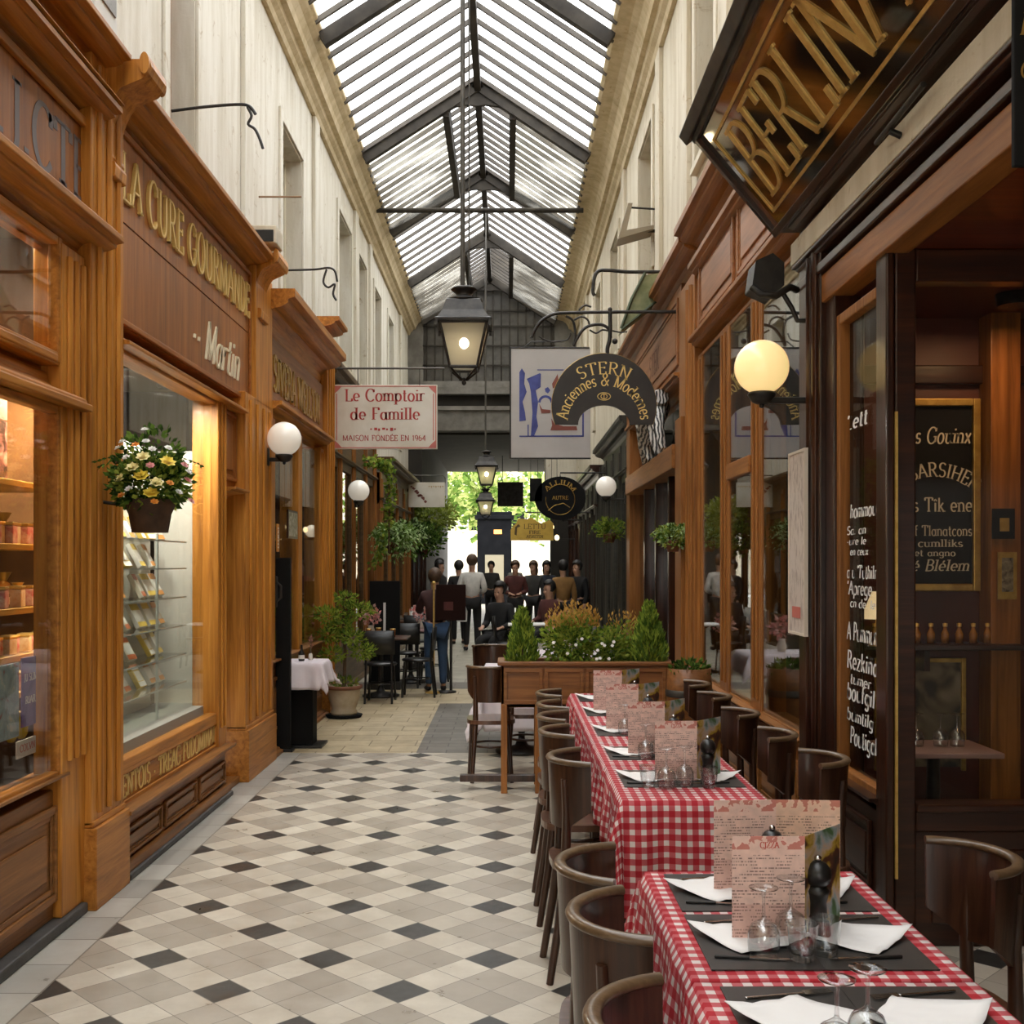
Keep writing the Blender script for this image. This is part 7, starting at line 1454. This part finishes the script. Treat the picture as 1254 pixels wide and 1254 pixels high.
CH.put((-.13, 8.42, 0), PI / 2 + .05, 'brown wooden chair with a straight back at the aisle end of the raised planter', 'dark wooden cafe chairs'); CH.put((.15, 8.75, 0), PI / 2, 'wooden chair half hidden behind the raised planter', 'dark wooden cafe chairs'); CH.put((-.15, 10.35, 0), -PI / 2, 'wooden chair with round back facing the camera beyond the white-clothed table', 'dark wooden cafe chairs')
t = thing('black_screen', 'black upright panel behind the candle on the cafe table', 'screen', (-1.62, 14.4, 0)); mk('panel', MB().box(-.2, .2, -.02, .02, .1, 1.42), BLACKM, t, .006); mk('foot', MB().box(-.22, .22, -.12, .12, 0, .1), BLACK, t, .006)
t = thing('candle', 'tall white candle in a brass holder on the brown cafe table', 'candle', (-1.54, 13.65, .741)); mk('stick', MB().tube([(0, 0, .05), (0, 0, .42)], .016, 10), PAPER, t); mk('holder', MB().lathe([(.0, 0), (.05, 0), (.05, .01), (.018, .02), (.02, .07), (.0, .07)], 14), GOLD, t)
for k, (x, y, z) in enumerate(((-1.72, 13.5, .741), (-1.62, 13.7, .741), (-1.42, 13.5, .741))):
    t = thing('amber_tumbler', 'amber glass on the brown cafe table, %s from the wall' % ORD[k], 'glass', (x, y, z)); mk('outer_wall', MB().lathe([(.0, 0), (.03, 0), (.036, .10)], 14), HON, t); mk('rim', MB().lathe([(.036, .10), (.034, .104), (.032, .10)], 14), GOLD, t)
for k, (x, y, z, d) in enumerate(((-1.72, 13.75, .741, 'on the brown cafe table by the wall'), (-1.2, 15.1, .741, 'on the pink-clothed cafe table'), (.52, 11.2, .75, 'on the white table past the raised planter'), (.72, 13.2, .0, 'standing on the floor beyond the raised planter'))):
    hgt = 0 if z > 0 else .7
    t = thing('flower_bunch', 'bunch of pale pink flowers ' + d, 'flowers', (x, y, z)); mk('vase', MB().lathe([(.0, 0), (.04, 0), (.055, .05), (.035, .11 + hgt), (.04, .13 + hgt)], 14), SIGNW, t); mk('blossom', leafball(MB(), 130, (0, 0, .24 + hgt), (.13, .10, .13), .05, rb, 2, .2, w=.5), [plain('pale_pink_petal', (.60, .36, .32), .7), FLOW['pink']], t)

t = thing('shoulder_bag', 'white cloth bag hanging at the hip of the white knit top', 'bag', (-.87, 20.55, .72)); mk('pouch', MB().prism([(-.09, -.16), (.10, -.16), (.11, .02), (.07, .16), (-.06, .16), (-.10, .0)], 'y', -.05, .05), WHT, t, .02); mk('strap', MB().tube([(-.05, 0, .15), (.02, 0, .42), (.09, 0, .62)], .012, 6), WHT, t)

for k, (x, z) in enumerate(((.52, 2.42), (.68, 2.30), (.86, 2.34), (1.0, 2.48), (1.12, 2.24))):
    t = thing('glass_pendant', 'tiny warm glowing bulb below the yellow sign, %s from the lantern side' % ORD[k], 'pendant', (x, 25.0, z), 0, 'warm bulbs below the yellow sign'); mk('bulb', MB().ball((0, 0, 0), .055, 14, 9, sz=1.2), GF2 if k else globals().setdefault('GF2', plain('warm_bulb', (1, .8, .5), .3, emit=2.2, ecol=(1, .75, .38))), t); mk('cable', MB().tube([(0, 0, .05), (0, 0, 5.0 - z - .0)], .006, 6), IRON, t)
# ------------------------------------------------------------------ sky, camera
w = bpy.data.worlds.new('overcast_sky'); bpy.context.scene.world = w; w.use_nodes = True
nt = w.node_tree; nt.nodes.clear()
tc = node(nt, 'ShaderNodeTexCoord'); sp = node(nt, 'ShaderNodeSeparateXYZ'); nt.links.new(tc.outputs['Generated'], sp.inputs[0])
r = ramp(nt, [(.0, (.55, .53, .5)), (.08, (.9, .9, .88)), (.5, (1, 1, 1))]); nt.links.new(sp.outputs['Z'], r.inputs[0])
bg = node(nt, 'ShaderNodeBackground', Strength=SKY); ow = nt.nodes.new('ShaderNodeOutputWorld')
nt.links.new(r.outputs[0], bg.inputs[0]); nt.links.new(bg.outputs[0], ow.inputs[0])
cd = bpy.data.cameras.new('camera'); cam = bpy.data.objects.new('camera', cd); COL.objects.link(cam)
cam.location = (0, 0, 1.65); cam.rotation_euler = (PI / 2, 0, 0)
cd.sensor_width = 36; cd.lens = 36 * 1340 / 1254; cd.shift_x = 5 / 1254; cd.shift_y = 63 / 1254; cd.clip_end = 200
S = bpy.context.scene; S.camera = cam
S.view_settings.view_transform = 'Standard'; S.view_settings.look = 'None'; S.view_settings.gamma = 1; S.view_settings.use_curve_mapping = False
S.view_settings.exposure = EXPOSURE
S.cycles.max_bounces = 9; S.cycles.diffuse_bounces = 5; S.cycles.glossy_bounces = 4; S.cycles.transparent_max_bounces = 24; S.cycles.transmission_bounces = 6
S.cycles.caustics_reflective = False; S.cycles.caustics_refractive = False; S.cycles.sample_clamp_indirect = 6.
try: S.cycles.use_denoising = True
except Exception: pass
